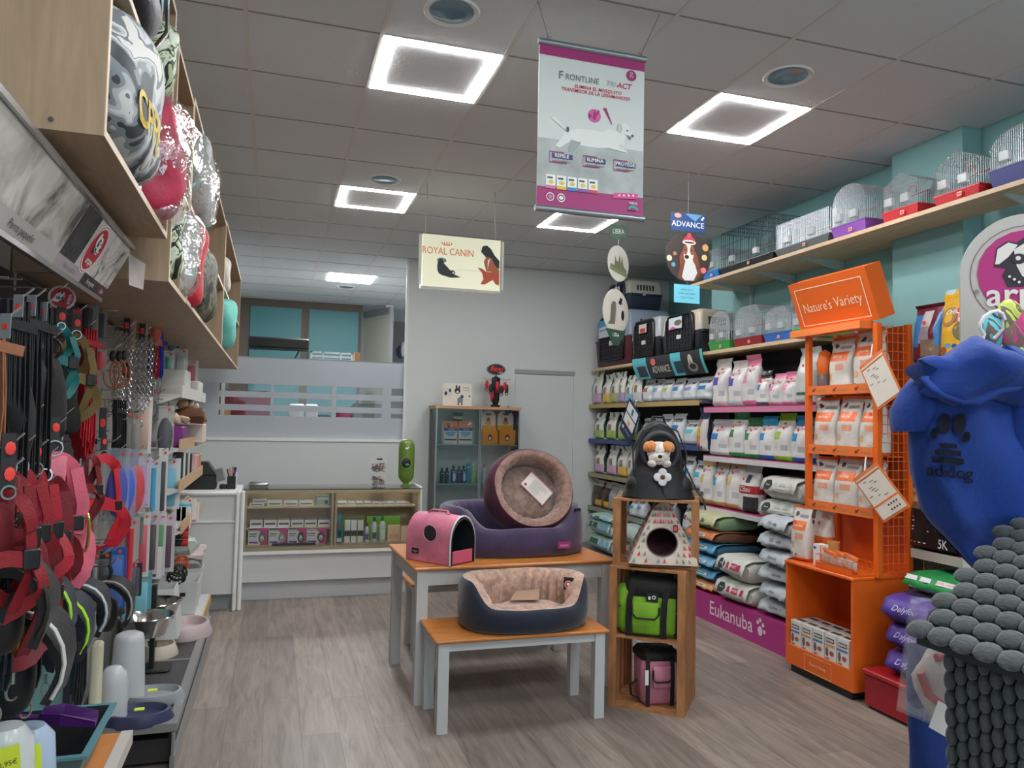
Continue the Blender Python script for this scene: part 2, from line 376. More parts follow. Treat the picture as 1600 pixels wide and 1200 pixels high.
MB().box(-.6, 1.9, 0, .6, p.z-.33, p.z-.3, OFFW).build('top_board', t)
MB().box(-.6, 1.9, 0, .6, 1.1, 1.14, OFFW).build('lower_board', t); q = MB()
for x in (-.58, 1.88): MB().box(x-.02, x+.02, 0, .6, 0, p.z-.33, OFFW).build('upright', t)
q.mats; zs = 1.142
for (a, b, z1, c, nm, lb) in ((345, 423, .72, (128, 34, 54), 'pet_bed_roll', 'dark red cushion roll on the back room shelf'), (345, 362, .5, (214, 160, 100), 'cardboard_box', 'small tan carton in front of the red roll'), (452, 520, .45, (40, 40, 44), 'pet_crate', 'black box shape in the middle of the back room shelf'), (528, 551, .52, (196, 70, 110), 'pink_bag', 'pink bundle on the back room shelf'), (552, 598, .6, (120, 128, 130), 'grey_case', 'grey case at the right end of the back room shelf')):
    x0 = at(a, 620, 1, 9.5).x; x1 = at(b, 620, 1, 9.5).x; y = 9.5 if c[0] != 214 else 9.44
    tag(MB().rbox(x0, x1, y, y+.3 if c[0] != 214 else y+.05, zs, zs+z1, M(c, .6), .05).build(nm, None, 40), lb, 'stock')
for a, b, ly in ((452, 476, 0), (477, 497, .1)):
    x0 = at(a, 630, 1, 9.35).x; x1 = at(b, 630, 1, 9.35).x; z = at(465, 631, 1, 9.35).z
    tag(MB().rbox(x0, x1, 9.3, 9.39, 1.16, z, M((226, 230, 230), .4), .03).build('white_tub', None, 40), 'white tub standing in front of the black box behind the clear slots, '+('left one' if a == 452 else 'right one'), 'tub', 'white tubs behind the slots')
# slatted grille box
p = at(485, 549, 1, 9.6); p2 = at(551, 549, 1, 9.6); t = thing('slatted_grille', 'white slatted grille box right of the aquarium', 'grille', (p.x, 9.55, 0))
zb = zs = at(485, 556, 1, 9.6).z-.25; w_ = p2.x-p.x; q = MB(); zt = p.z
q.box(0, w_, 0, .02, zt-.02, zt, WHITE); q.box(0, .02, 0, .02, zb, zt, WHITE); q.box(w_-.02, w_, 0, .02, zb, zt, WHITE); q.box(w_*.28, w_*.28+.015, 0, .02, zb, zt, WHITE); q.box(w_*.7, w_*.7+.015, 0, .02, zb, zt, WHITE)
for k in range(6): q.box(0, w_, .003, .016, zt-.07-.045*k, zt-.045-.045*k, WHITE)
q.build('slats', t); MB().box(w_+.02, w_+.09, 0, .1, zb, zt+.01, M((196, 140, 96), .6)).build('end_board', t)
# street side behind the camera
struct('wall_front', MB().box(-1, 5, -3.3, -3.2, 0, .35, grey_wall).box(-1, 5, -3.3, -3.2, 2.7, CZ+.1, grey_wall))
# ================================================================== left wall: overhead cabinets
CX = -.37; CB = XL+.005; edge = M((214, 194, 168), .5); TH = .018
cabw = M((166, 142, 116), .5, 0, 'wood', sx=6, sz=.6, s=5, lo=.86)
def cabinet(y0, y1, z0, z1, zm, label, extra=()):
    t = thing('overhead_cabinet', label, 'cabinet', (CX, y0, z0)); L = y1-y0; H = z1-z0; D = CB-CX
    def board(nm, a): MB().box(*a, cabw).build(nm, t)
    board('side_panel', (D, 0, 0, TH, 0, H)); board('side_panel', (D, 0, L-TH, L, 0, H)); board('bottom_panel', (D, 0, TH, L-TH, 0, TH)); board('top_panel', (D, 0, TH, L-TH, H-TH, H))
    board('back_panel', (D, D+.006, TH, L-TH, TH, H-TH)); board('shelf', (D+.006, -.002, TH, L-TH, zm-z0, zm-z0+TH))
    m = MB()
    for a in ((0, TH, 0, H), (L-TH, L, 0, H), (TH, L-TH, 0, TH), (TH, L-TH, H-TH, H)): m.box(0, .0015, a[0], a[1], a[2], a[3], edge)
    m.box(-.002, .0, TH, L-TH, zm-z0, zm-z0+TH, edge).build('edge_banding', t)
    m = MB()
    for y in extra: m.box(D+.01, -.004, y-y0, y-y0+TH, TH, zm-z0, cabw)
    if extra: m.build('divider', t)
    for x in (-.1, -.3): MB().ell((x, -.001, .022), .006, .002, .006, M((90, 76, 64), .5), 8, 4).build('screw_cap', t)
    return t
cabinet(1.784, 2.774, 2.144, 2.935, 2.55, 'pale wood wall cabinet nearest the camera, higher than the rest')
cabinet(2.862, 3.40, 2.015, 2.868, 2.41, 'short pale wood wall cabinet between the near one and the long ones', (3.2,))
cabinet(3.42, 5.62, 2.02, 2.90, 2.43, 'long pale wood wall cabinet with red and camouflage cushions')
cabinet(5.64, 8.05, 2.02, 2.93, 2.45, 'far pale wood wall cabinet ending above the frosted screen')
# cushions: rounded square, slightly eared corners, thin along y, leaning in the compartments
def cushion(hx, hy, hz, mat, seed=0, amp=.03, sc=5, n=26, m=14):
    q = MB(); R = []
    def sp(v, e): return math.copysign(abs(v)**e, v)
    for i in range(m+1):
        t = -PI/2+PI*i/m; y = hy*sp(math.sin(t), .9); c = max(1e-3, math.cos(t))**.45; ring = []
        for j in range(n):
            a = 2*PI*j/n; cx, cz = sp(math.cos(a), .55), sp(math.sin(a), .55)
            k = c*(1+.12*(abs(cx*cz))*(math.cos(t)**2)); ring.append((hx*cx*k, y*(1-.25*abs(cx*cz)), hz*cz*k))
        R.append(ring)
    q.loft(R, mat, True, True); q.wob(amp, sc, seed); return q
def pix_put(o, c, rot=(0, 0, 0)): o.location = c; o.rotation_euler = rot
def graffiti(): return M((176, 182, 184), .6, 0, 'camo', s=6.5, cols=[(60, 66, 72), (128, 136, 140), (176, 182, 186), (206, 208, 208), (110, 118, 124), (214, 214, 210)])
o = thing('cushion', 'big cushion printed with grey city pictures and yellow letters in nearest cabinet', 'cushion', (-.50, 2.14, 2.352), group='cushions in the overhead cabinets')
q = cushion(.175, .33, .185, graffiti(), 3, .02); body = q.build('cover', o, 60)
from mathutils.bvhtree import BVHTree
cbv = BVHTree.FromPolygons([tuple(v) for v in q.v], q.f)
def onc(a, b, k):
    h = cbv.ray_cast(Vector((1, a, b)), Vector((-1, 0, 0)), 2); return (h[0] if h[0] else Vector((.1, a, b)))+Vector((k+.002, 0, 0))
yl = M((214, 182, 66), .6); q = MB()
F = Face((0, 0, 0), (0, 1, 0), (0, 0, 1)); F.fn = lambda a, b, k: onc(a, b, k)
F.text('CPPE', -.07, -.07, .085, yl, 3, bold=.04, sx=.95, rot=-.05); F.build('lettering', o)
o = thing('cushion', 'crimson cushion wrapped in crinkled clear plastic beside the big printed cushion', 'cushion', (-.43, 2.62, 2.36), group='cushions in the overhead cabinets')
cushion(.115, .12, .19, M((186, 44, 78), .6, 0, 'fabric'), 5, .03).build('cover', o, 60); cushion(.125, .13, .20, M((255, 255, 255), .1, 0, 'film', a=.30), 8, .05, 7).build('plastic_bag', o, 60)
q = MB(); q.add([(.02, 0, .2), (.10, .1, .20), (.15, .14, .10), (.12, .10, .06), (.08, 0, .12)], [(0, 1, 2, 3, 4)], M((255, 255, 255), .1, 0, 'film', a=.2)); q.build('loose_bag_end', o)
def wrapped(x, y, z, hx, hy, hz, c, lb, film=True, rot=(0, 0, 0), mat=None, seed=1, fa=.28, sc=5):
    o = thing('cushion', lb, 'cushion', (x, y, z), rot=rot, group='cushions in the overhead cabinets')
    cushion(hx, hy, hz, mat or M(c, .6, 0, 'fabric'), seed, .025, sc).build('cover', o, 60)
    if film: cushion(hx*1.07, hy*1.1, hz*1.05, M((255, 255, 255), .1, 0, 'film', a=fa), seed+9, .045, 7).build('plastic_bag', o, 60)
    return o
swirl = M((150, 160, 130), .6, 0, 'camo', s=8, cols=[(24, 28, 22), (150, 160, 110), (205, 220, 196), (30, 36, 26), (176, 190, 150), (220, 226, 214)])
camo = M((90, 92, 80), .6, 0, 'camo', s=6, cols=[(44, 46, 40), (86, 88, 80), (120, 116, 90), (60, 64, 58), (104, 106, 98)])
wrapped(-.47, 3.03, 2.21, .13, .10, .165, 0, 'green, black and white swirl print cushion low in the short cabinet', False, mat=swirl, seed=11)
wrapped(-.46, 3.30, 2.21, .14, .07, .165, (206, 206, 206), 'pale cushion in cloudy plastic right of the swirl print one', True, seed=12, fa=.4)
wrapped(-.46, 3.62, 2.225, .14, .13, .18, (196, 36, 58), 'bare crimson cushion sagging over the long cabinet edge', False, seed=13)
wrapped(-.47, 4.22, 2.225, .145, .34, .18, 0, 'camouflage print cushion beside the bare crimson one', False, mat=camo, seed=14)
wrapped(-.45, 5.98, 2.235, .15, .22, .18, (108, 196, 184), 'aqua cushion nearest the far cabinet end', False, seed=15)
wrapped(-.46, 3.86, 2.655, .14, .38, .2, (150, 154, 152), 'grey cushion in glossy clear plastic on the upper shelf', True, seed=16, fa=.32)
wrapped(-.48, 6.1, 2.62, .13, .22, .14, (186, 180, 168), 'cream cushion on the upper shelf of the far cabinet', False, seed=17)
# blue and black sling bag and swirl print roll on the top shelf of the near cabinet
o = thing('pet_bag', 'blue and black zipped bag on the top shelf of the near cabinet', 'bag', (-.49, 2.18, 2.735))
cushion(.15, .27, .15, M((24, 28, 40), .5, 0, 'fabric'), 21, .012).build('body', o, 60)
q = MB(); F = Face((0, 0, 0), (0, 1, 0), (0, 0, 1), mb=q); F.fn = lambda a, b, k: Vector((.152*max(.02, 1-(abs(a)/.28)**2.5-(abs(b)/.16)**2.6*.5)**.45+.004+k, a, b))
bl = M((20, 128, 160), .5)
for i in range(10):
    for j in range(3): a0 = -.18+.036*i; b0 = .06-.016*i*.6-.028*j; F.poly([(a0, b0), (a0+.036, b0-.0096), (a0+.036, b0+.0184), (a0, b0+.028)], bl, 1)
F.build('blue_panel', o)
q = MB(); q.tube([(.12, -.2, .1), (.17, 0, .04), (.15, .2, -.06), (.1, .26, -.1)], .006, STEEL); q.build('zip', o, 60)
wrapped(-.45, 2.62, 2.69, .10, .10, .11, 0, 'small swirl print roll behind the blue and black bag', False, mat=swirl, seed=22)
# ---- header board of the harness display
zt, zb = 2.10, 1.92; P0 = Vector((-.47, 1.22, zt)); P1 = Vector((-.47, 2.76, zt)); B0 = Vector((-.56, 1.22, zb))
o = thing('display_header', 'long tilted header board with grey dog photographs over the harness rack', 'sign', tuple(B0))
U = Vector((0, 1.54, 0)); V = P0-B0
q = MB(); nrm = U.cross(V).normalized(); b4 = [Vector((0, 0, 0)), U, U+V, V]
q.add([p-nrm*.02 for p in b4]+[p for p in b4], [(3, 2, 1, 0), (4, 5, 6, 7), (0, 1, 5, 4), (1, 2, 6, 5), (2, 3, 7, 6), (3, 0, 4, 7)], M((170, 166, 160), .6)); q.build('board', o)
q = MB(); q.bar(V, V+U, .014, .014, STEEL); q.bar((0, 0, 0), U, .014, .014, M((150, 150, 148), .3, .8)); q.build('edge_rail', o)
F = Face((0, 0, 0), U, V, mb=MB())   # seen from +x: u runs away from the camera, so letters read from near to far
ph = M((226, 222, 214), .6, 0, 'photo', s=4); ph2 = M((210, 206, 200), .6, 0, 'photo', s=9)
F.rect(0, .62, .27, .95, ph, 1); F.rect(0, .62, .05, .27, M((190, 184, 182), .6), 1); F.rect(.62, .72, .22, .95, M((60, 60, 62), .6, 0, 'photo', s=12), 1); F.rect(.62, .80, .05, .22, M((176, 166, 172), .6), 1)
F.rect(.72, .84, .22, .95, M((206, 200, 198), .6), 1); F.rect(.84, 1, .22, .95, ph2, 1); F.rect(.80, .93, .05, .22, M((46, 42, 44), .6), 1); F.rect(.93, 1, .05, .22, M((92, 36, 52), .6), 1)
F.build('photographs', o)
F = Face((0, 0, 0), U, V, mb=MB()); T1 = M((70, 60, 66), .6)
F.text('Perro pequeño', .44, .15, .020, T1, 3); F.text('Perro mediano', .71, .13, .015, M((140, 126, 136), .6), 3); F.text('Perro grande', .865, .13, .015, WHITE, 3, sx=.8); F.text('Gato', .965, .13, .014, WHITE, 3); F.build('lettering', o)
def arppe_logo(F, cx, cy, R, au, av, red, k=2):
    "F face whose units are au, av metres; R radius in metres: disc, dog head, brand word"
    def E(x, y, rx, ry, m, kk): F.ell(cx+x*R/au, cy+y*R/av, rx*R/au, ry*R/av, m, kk)
    Wm = M((236, 234, 230), .6); Bm = M((26, 24, 30), .6)
    E(0, 0, 1.14, 1.14, Wm, k); E(0, 0, 1.08, 1.08, red, k+.4); E(0, 0, 1.04, 1.04, Wm, k+.8); E(0, 0, .96, .96, red, k+1.2)
    E(-.02, .28, .42, .36, Bm, k+2); E(-.0, .28, .36, .31, Wm, k+2.4); E(.22, .06, .32, .24, Wm, k+2.8); E(-.33, .42, .2, .3, Wm, k+2.8); E(-.12, .30, .15, .19, Bm, k+3.2); E(-.1, .32, .05, .06, Wm, k+3.6); E(.2, .3, .04, .05, Bm, k+3.6); E(.42, .1, .11, .08, Bm, k+3.6); E(.22, -.1, .14, .03, Bm, k+3.6); E(-.16, -.08, .25, .14, Bm, k+3)
    for i in range(3): E(-.28+.13*i, -.02-.07*i, .04, .04, Wm, k+3.8)
    F.text('arppe', cx, cy-.56*R/av, .30*R, Wm, k+4, bold=.03)
F = Face((0, 0, 0), U, V, mb=MB()); arppe_logo(F, .775, .56, .068, 1.54, V.length, M((186, 32, 50), .6)); F.build('round_logo', o)
q = MB(); q.add([(0, 0, 0), (.05, .01, -.03), (.05, -.01, -.12), (.01, -.03, -.11)], [(0, 1, 2, 3)], M((176, 166, 160), .6)); a = q.build('torn_corner', o, loc=tuple(U+V*.9+Vector((.0, -.01, 0))))
# ---- rack structure
PX = -.80; blackp = M((34, 33, 36), .6)
o = thing('harness_rack', 'black perforated wall rack with grey posts holding harnesses and leads', 'rack', (PX, 1.2, 0))
MB().box(0, .012, 0, 2.47, 1.02, 1.98, blackp).build('black_panel', o); MB().box(-.02, .004, 0, 2.47, .3, 1.02, M((104, 152, 152), .6)).build('teal_panel', o)
MB().box(0, .045, 2.47, 2.52, 0, 2.14, M((150, 150, 148), .4, .5)).build('post', o); MB().box(0, .03, 2.40, 2.47, 0, 2.0, M((56, 56, 60), .5)).build('post', o)
o = thing('pegboard_wall', 'plain pale grey back panel behind the leads and packaged goods', 'panel', (PX-.03, 3.73, 0))
MB().box(0, .02, 0, 3.4, .2, 2.0, M((158, 156, 150), .55)).build('panel', o); q = MB()
for y in (.95, 1.9, 2.85): q.box(.018, .03, y-.012, y+.012, .2, 2.0, M((140, 138, 134), .4, .4))
q.build('slot_rail', o)
# ---- hooks with goods.  A hook is a double-wire prong; y,z at the rack, length L
nh = [0]
def hook(y, z, L=.28, x=PX+.01):
    nh[0] += 1
    m = MB(); m.tube([(0, 0, 0), (L-.03, 0, .0), (L, 0, .03)], .003, STEEL, 5); m.tube([(0, 0, .045), (L-.05, 0, .05)], .0022, STEEL, 5); m.box(0, .004, -.012, .012, -.012, .055, STEEL)
    o = m.build('display_hook', None, 40, loc=(x, y, z)); tag(o, 'chrome display hook '+hookwhere(y, z), 'hook', 'chrome hooks of the left wall rack'); return o
def hookwhere(y, z):
    a = 'on the black rack' if y < 3.7 else 'on the pale panel'; b = 'high up' if z > 1.75 else 'above mid height' if z > 1.4 else 'at mid height' if z > 1.1 else 'low down'
    ref = ['under the header board', 'beside the dark red harnesses', 'by the rack post', 'by the chain leads', 'by the tweezers and brushes', 'near the far end'][0 if y < 2.2 else 1 if y < 3 else 2 if y < 3.9 else 3 if y < 4.8 else 4 if y < 5.6 else 5]
    return '%s %s, %s' % (a, b, ref)
def hk(px, py, y): return at(px, py, 1, y)
webs = {}
def harness(p, c, s=1.0, seed=0, label='', group=None, pad=None, rz=0, tagc=True):
    "webbing harness hanging from a card: neck loop, chest loop, belly strap, padded plate, ring, buckles, hang tag"
    rnd = random.Random(seed); o = thing('dog_harness', label, 'harness', tuple(p), rz=rz+.35+.5*rnd.random(), group=group)
    cm = M(c, .6, 0, 'fabric', s=160); w_ = .036*s; n = 20; J = lambda v: v*(.85+.3*rnd.random())
    def loop(cx, cz, rx, rz_, dep, ph): return [(cx+rx*math.cos(2*PI*i/n), dep*math.sin(2*PI*i/n+ph)+.006*math.sin(4*PI*i/n+seed), cz+rz_*math.sin(2*PI*i/n)+.008*math.sin(6*PI*i/n+seed)) for i in range(n)]
    nf = lambda tw: (lambda i: (.5*math.sin(2*PI*i/n+tw), -1, .35*math.cos(2*PI*i/n+tw)))
    MB().ribbon(loop(0, -.15*s, J(.062)*s, .085*s, .03, rnd.random()*6), nf(rnd.random()*6), w_, .004, cm, True).build('neck_strap', o, 60)
    MB().ribbon(loop(J(.012), -.31*s, J(.078)*s, .085*s, .035, rnd.random()*6), nf(rnd.random()*6), w_, .004, cm, True).build('belly_strap', o, 60)
    for sx in (-1, 1): MB().ribbon([(sx*.05*s, -.02, -.10*s), (sx*J(.066)*s, -.03, -.19*s), (sx*J(.06)*s, -.025, -.28*s), (sx*.03*s, -.01, -.38*s)], lambda i: (.3*sx, -1, .1), w_*.9, .004, cm).build('side_strap', o, 60)
    MB().ribbon([(-.07*s, -.03, -.235*s), (0, -.045, -.225*s), (.075*s, -.03, -.245*s)], lambda i: (0, -1, .1), w_*1.2, .006, cm).build('chest_strap', o, 60)
    if pad:
        m = MB(); m.rbox(-.03*s, .03*s, -.012, .004, -.23*s, -.07*s, M(pad, .7, 0, 'fabric'), .03*s, 5); m.wob(.012, 14, seed); m.build('padded_plate', o, 60)
    m = MB(); m.torus((0, -.02, -.05*s), .018*s, .003, STEEL, 1, 14, 5); m.build('ring', o, 60)
    m = MB(); m.rbox(-.016, .016, -.010, .006, -.02, .02, BLACK, .005); m.build('buckle', o, 40, loc=(.055*s, -.035, -.235*s))
    m = MB(); m.box(-.013, .013, -.002, 0, -.085*s, .0, M((46, 40, 42), .5)); m.build('hang_card', o, loc=(0, -.012, .03)); m = MB(); m.ell((0, -.004, 0), .010, .001, .014, STICK if tagc else PAPER, 12, 4); m.build('price_dot', o, 60, loc=(.002, -.013, .0))
    return o
def lead(p, c, L=.5, label='', group=None, w_=.02, rz=0, strands=4, clip=True):
    "folded lead hanging from a hook with a trigger clip"
    o = thing('dog_lead', label, 'lead', tuple(p), rz=rz+.9, group=group); cm = M(c, .6, 0, 'fabric', s=160)
    if p[1] > 3.9: hook(p[1], p[2]+.0, max(.12, p[0]-PX+.02))
    m = MB()
    for k in range(strands):
        dx = (k-strands/2)*.012; l = L*(.86+.14*((k*37) % 5)/4)
        m.band([(dx, 0, 0), (dx+.01, .004*k, -l*.5), (dx, 0, -l*.97), (dx+.012, 0.006, -l), (dx+.022, .006, -l*.9), (dx+.016, .004, -l*.4), (dx+.004, .002, 0)], (0, w_, 0), .003, cm)
    m.build('webbing', o, 60); m = MB(); m.band([(-.03, 0, -.05), (.04, 0, -.06)], (0, w_*1.1, 0), .022, cm); m.build('keeper', o)
    if clip:
        m = MB(); m.tube([(0, 0, -L), (0, 0, -L-.03)], .005, STEEL); m.torus((0, 0, -L-.045), .015, .003, STEEL, 1, 12, 5, 1, 1.3); m.build('clip', o, 60)
    return o
H = []
# top row near: black leads, lead cards
spec = [ # px, py, y, kind, colour
 (8, 500, 1.75, 'lead', (150, 96, 66), .42, 'brown leather lead at the left edge of the picture'),
 (28, 470, 1.9, 'lead', (26, 26, 30), .50, 'black lead with silver and blue hang card, second from the left edge'),
 (48, 470, 2.05, 'lead', (30, 30, 34), .52, 'black lead with pink edging under a tilted card'),
 (66, 480, 2.25, 'lead', (22, 22, 26), .50, 'black lead left of the round red emblem card'),
]
for k, (px, py, y, kd, c, L, lb) in enumerate(spec):
    p = hk(px, py, y); p.x = max(p.x, -.74); hook(y, p.z+.0, p.x-PX+.02); lead(p, c, L, lb, w_=.022 if k else .008, strands=5 if k else 1)
    t = tag(MB().rbox(-.013, .013, -.001, .001, -.05, 0, M((140, 146, 150), .4), .008).rbox(-.006, .006, -.002, -.001, -.032, -.02, STICK, .004).build('price_card', None, loc=(p.x+.01, p.y-.03, p.z+.01), rot=(0, 0, -.5)), 'silvery hang card with orange price dot, '+['leftmost', 'second', 'third', 'beside the emblem card'][k]+' under the header', 'card', 'silvery hang cards')
def red_card(px, py, y, R, lb):
    p = hk(px, py, y); o = thing('emblem_card', lb, 'card', tuple(p), rot=(0, -1.35, .25)); F = Face((-R, 0, 0), (2*R, 0, 0), (0, 0, 2*R), mb=MB()); arppe_logo(F, .5, .0, R, 2*R, 2*R, M((190, 26, 40), .5), 0); F.build('print', o); MB().lathe([(R*1.13, -.001), (R*1.13, .001)], PAPER, n=24).build('card', o, rot=(PI/2, 0, 0), loc=(0, .003, 0)); return o
red_card(97, 465, 2.7, .034, 'round red card with white dog emblem above the teal harness')
harness(hk(94, 495, 2.7), (20, 110, 108), .62, 3, 'teal harness hanging below the round red emblem card')
hook(2.7, hk(94, 452, 2.7).z, hk(94, 452, 2.7).x-PX+.02)
harness(hk(118, 505, 3.0), (112, 92, 40), .85, 4, 'olive and gold harness behind the teal one')
p = hk(136, 515, 3.3); lead(p, (180, 18, 38), .50, 'broad crimson lead hanging beside the rack post', w_=.06, strands=5); hook(3.3, p.z+.01, p.x-PX+.02)
t = tag(MB().box(-.015, .015, -.004, .004, -.13, 0, M((190, 30, 50), .5)).build('lead_card', None, loc=tuple(hk(121, 484, 3.1)), rot=(0, 0, .3)), 'small red card hanging right of the emblem card', 'card')
p = hk(121, 484, 3.1); hook(3.1, p.z-.01, p.x-PX+.02)
# black jackets / dark mass in the middle
for k, (px, py, y, s, lb) in enumerate(((16, 575, 1.95, .72, 'black padded dog coat at the left edge of the rack'), (44, 555, 2.2, .85, 'black dog coat with grey lettering in the middle of the rack'), (78, 555, 2.5, .9, 'black dog vest behind the pink harness'), (104, 572, 2.95, .8, 'black dog coat next to the crimson lead'))):
    p = hk(px, py, y); o = thing('dog_coat', lb, 'coat', tuple(p), group='black coats on the rack'); m = MB(); m.ell((0, 0, -.14*s), .04*s, .10*s, .15*s, M((9, 9, 12), .9, 0, 'fabric', sheen=0), 16, 10, .7); m.wob(.04, 8, k+30); m.build('body', o, 60)
    m = MB(); m.torus((0, 0, .02), .03, .004, BLACK, 1); m.build('loop', o, 60); hook(y, p.z+.045, p.x-PX+.02)
    if k == 1:
        F = Face((.02, -.115, -.17), (.05, .012, 0), (0, 0, .05), mb=MB()); F.text('Julia', .5, .5, .012, M((120, 130, 140), .5), 1); F.build('lettering', o)
# mid row: dark red harnesses, pink harness
reds = [(10, 700, 1.75, (130, 14, 30), .75, 'dark red harness at the far left edge, mid height'), (30, 700, 1.95, (150, 16, 34), .8, 'dark red harness second from the left edge with orange price dot'), (52, 706, 2.1, (170, 22, 42), .8, 'crimson harness with a ring, left of the pink one'), (70, 715, 2.3, (120, 12, 28), .9, 'deep red harness directly under the pink one'), (20, 790, 1.85, (110, 10, 26), .85, 'darkest red harness in the lower row at left'), (52, 790, 2.15, (140, 16, 30), .9, 'short red harness low beside the teal panel'), (132, 690, 3.35, (120, 16, 30), .8, 'dark red harness hanging left of the bright red one'), (38, 760, 2.05, (160, 18, 38), .8, 'crimson harness in the lower red row, second from the edge'), (8, 740, 1.7, (140, 16, 30), .7, 'red harness at the far left edge, lower red row'), (66, 760, 2.3, (128, 14, 30), .8, 'dark red harness in the lower red row beside the pink one'), (44, 830, 2.1, (110, 12, 26), .6, 'smallest dark red harness above the yellow strap')]
for k, (px, py, y, c, s, lb) in enumerate(reds):
    p = hk(px, py, y); harness(p, c, s, 40+k, lb, 'dark red harnesses', pad=tuple(int(v*.8) for v in c)); hook(y, p.z+.0, p.x-PX+.02)
p = hk(84, 668, 2.45); o = harness(p, (216, 100, 124), 1.15, 51, 'pink padded harness with gold clip in the middle of the rack', pad=(232, 128, 148)); m = MB(); m.torus((.09, -.02, -.30), .028, .005, M((214, 196, 120), .25, .8), 0, 14, 5, 1, 1.9); m.build('gold_clip', o, 60); hook(2.45, p.z, p.x-PX+.02)
p = hk(160, 690, 3.9); harness(p, (206, 24, 48), 1.25, 53, 'bright red harness hanging from a long hook by the post'); hook(3.9, hk(160, 637, 3.9).z, hk(172, 637, 3.9).x-PX)
m = MB(); o = thing('hang_strip', 'dark hang strip with a small pink emblem above the bright red harness', 'card', tuple(hk(162, 637, 3.9))); m.rbox(-.016, .016, -.003, .003, -.14, 0, DGREY, .005); m.build('strip', o); m = MB(); m.ell((0, -.005, -.07), .012, .001, .022, STICK, 12, 4); m.build('emblem', o); m = MB(); m.torus((0, 0, -.16), .014, .003, STEEL, 1, 12, 5, 1, 1.4); m.build('ring', o, 60)
# vertical dark strap columns
for px, py, y, c, L, lb in ((4, 850, 1.8, (24, 40, 52), .3, 'dark blue strap low at the left edge'), (87, 770, 2.9, (24, 22, 26), .6, 'black strap hanging past the teal panel'), (104, 805, 3.2, (120, 20, 34), .55, 'dark red strap next to the post'), (30, 885, 1.9, (206, 150, 30), .22, 'yellow strap between the black harnesses'), (52, 880, 2.1, (40, 36, 34), .3, 'black strap right of the yellow one'), (100, 890, 3.0, (150, 190, 190), .2, 'short pale strap in front of the blue cap shape')):
    p = hk(px, py, y); lead(p, c, L, lb, w_=.03, strands=3); hook(y, p.z, p.x-PX+.02)
# low row: black harness with white trim, lime and navy caps, soft goods
def padded(px, py, y, s, c, trim, lb, seed, cat='harness', nm='padded_harness'):
    p = hk(px, py, y); o = thing(nm, lb, cat, tuple(p)); m = MB(); R = []
    for i in range(15):
        a = -2.2+4.4*i/14; R.append((math.sin(a)*.10*s, 0, -.13*s+math.cos(a)*.12*s))
    m.band(R, (0, .11*s, .02), .018, M(c, .7, 0, 'fabric')); m.wob(.012, 12, seed); m.build('padded_band', o, 60)
    m = MB(); m.tube([(q[0]*1.1, -.055*s, q[2]*1.0+.01) for q in R], .005, M(trim, .5)); m.build('reflective_trim', o, 60)
    m = MB(); m.ell((0, 0, -.16*s), .045*s, .05*s, .08*s, M(c, .7, 0, 'fabric'), 14, 8, .8); m.build('chest_plate', o, 60)
    m = MB(); m.tube([(0, 0, 0), (.01, 0, .03), (0, 0, .06)], .007, BLACK); m.build('handle', o, 60); hook(y, p.z+.055, p.x-PX+.02); return o
padded(24, 940, 1.95, 1.05, (12, 12, 14), (200, 200, 196), 'black padded harness with white piping low at the left', 71)
padded(88, 925, 2.4, .85, (12, 20, 42), (160, 220, 40), 'navy padded harness with lime green trim beside the black one', 72)
padded(126, 910, 2.8, .8, (12, 16, 30), (190, 196, 200), 'navy harness with a pale stripe near the post', 73)
padded(60, 900, 2.25, .8, (14, 26, 44), (150, 210, 60), 'dark blue harness with thin lime piping behind the navy one', 74)
padded(10, 870, 1.75, .8, (14, 12, 12), (40, 38, 36), 'brown black harness at the left edge above the white piped one', 75)
# soft muzzle bags right of post: black pouch with grey cap
o = padded(170, 905, 3.55, .9, (10, 10, 12), (150, 146, 142), 'black and grey pouch hanging low right of the post', 76)
o = lead(hk(128, 925, 3.3), (40, 40, 44), .45, 'black and white striped lead with a big steel ring low by the post', w_=.022, strands=4)
m = MB(); m.torus((0, 0, -.5), .045, .005, STEEL, 1, 20, 6); m.build('big_ring', o, 60)
o = thing('cream_pole', 'cream coloured flat roll leaning behind the litter tray', 'roll', tuple(hk(150, 1060, 3.6)-Vector((0, 0, .35)))); MB().rbox(-.02, .02, -.04, .04, 0, .5, M((214, 206, 180), .6), .015).build('roll', o, 40)
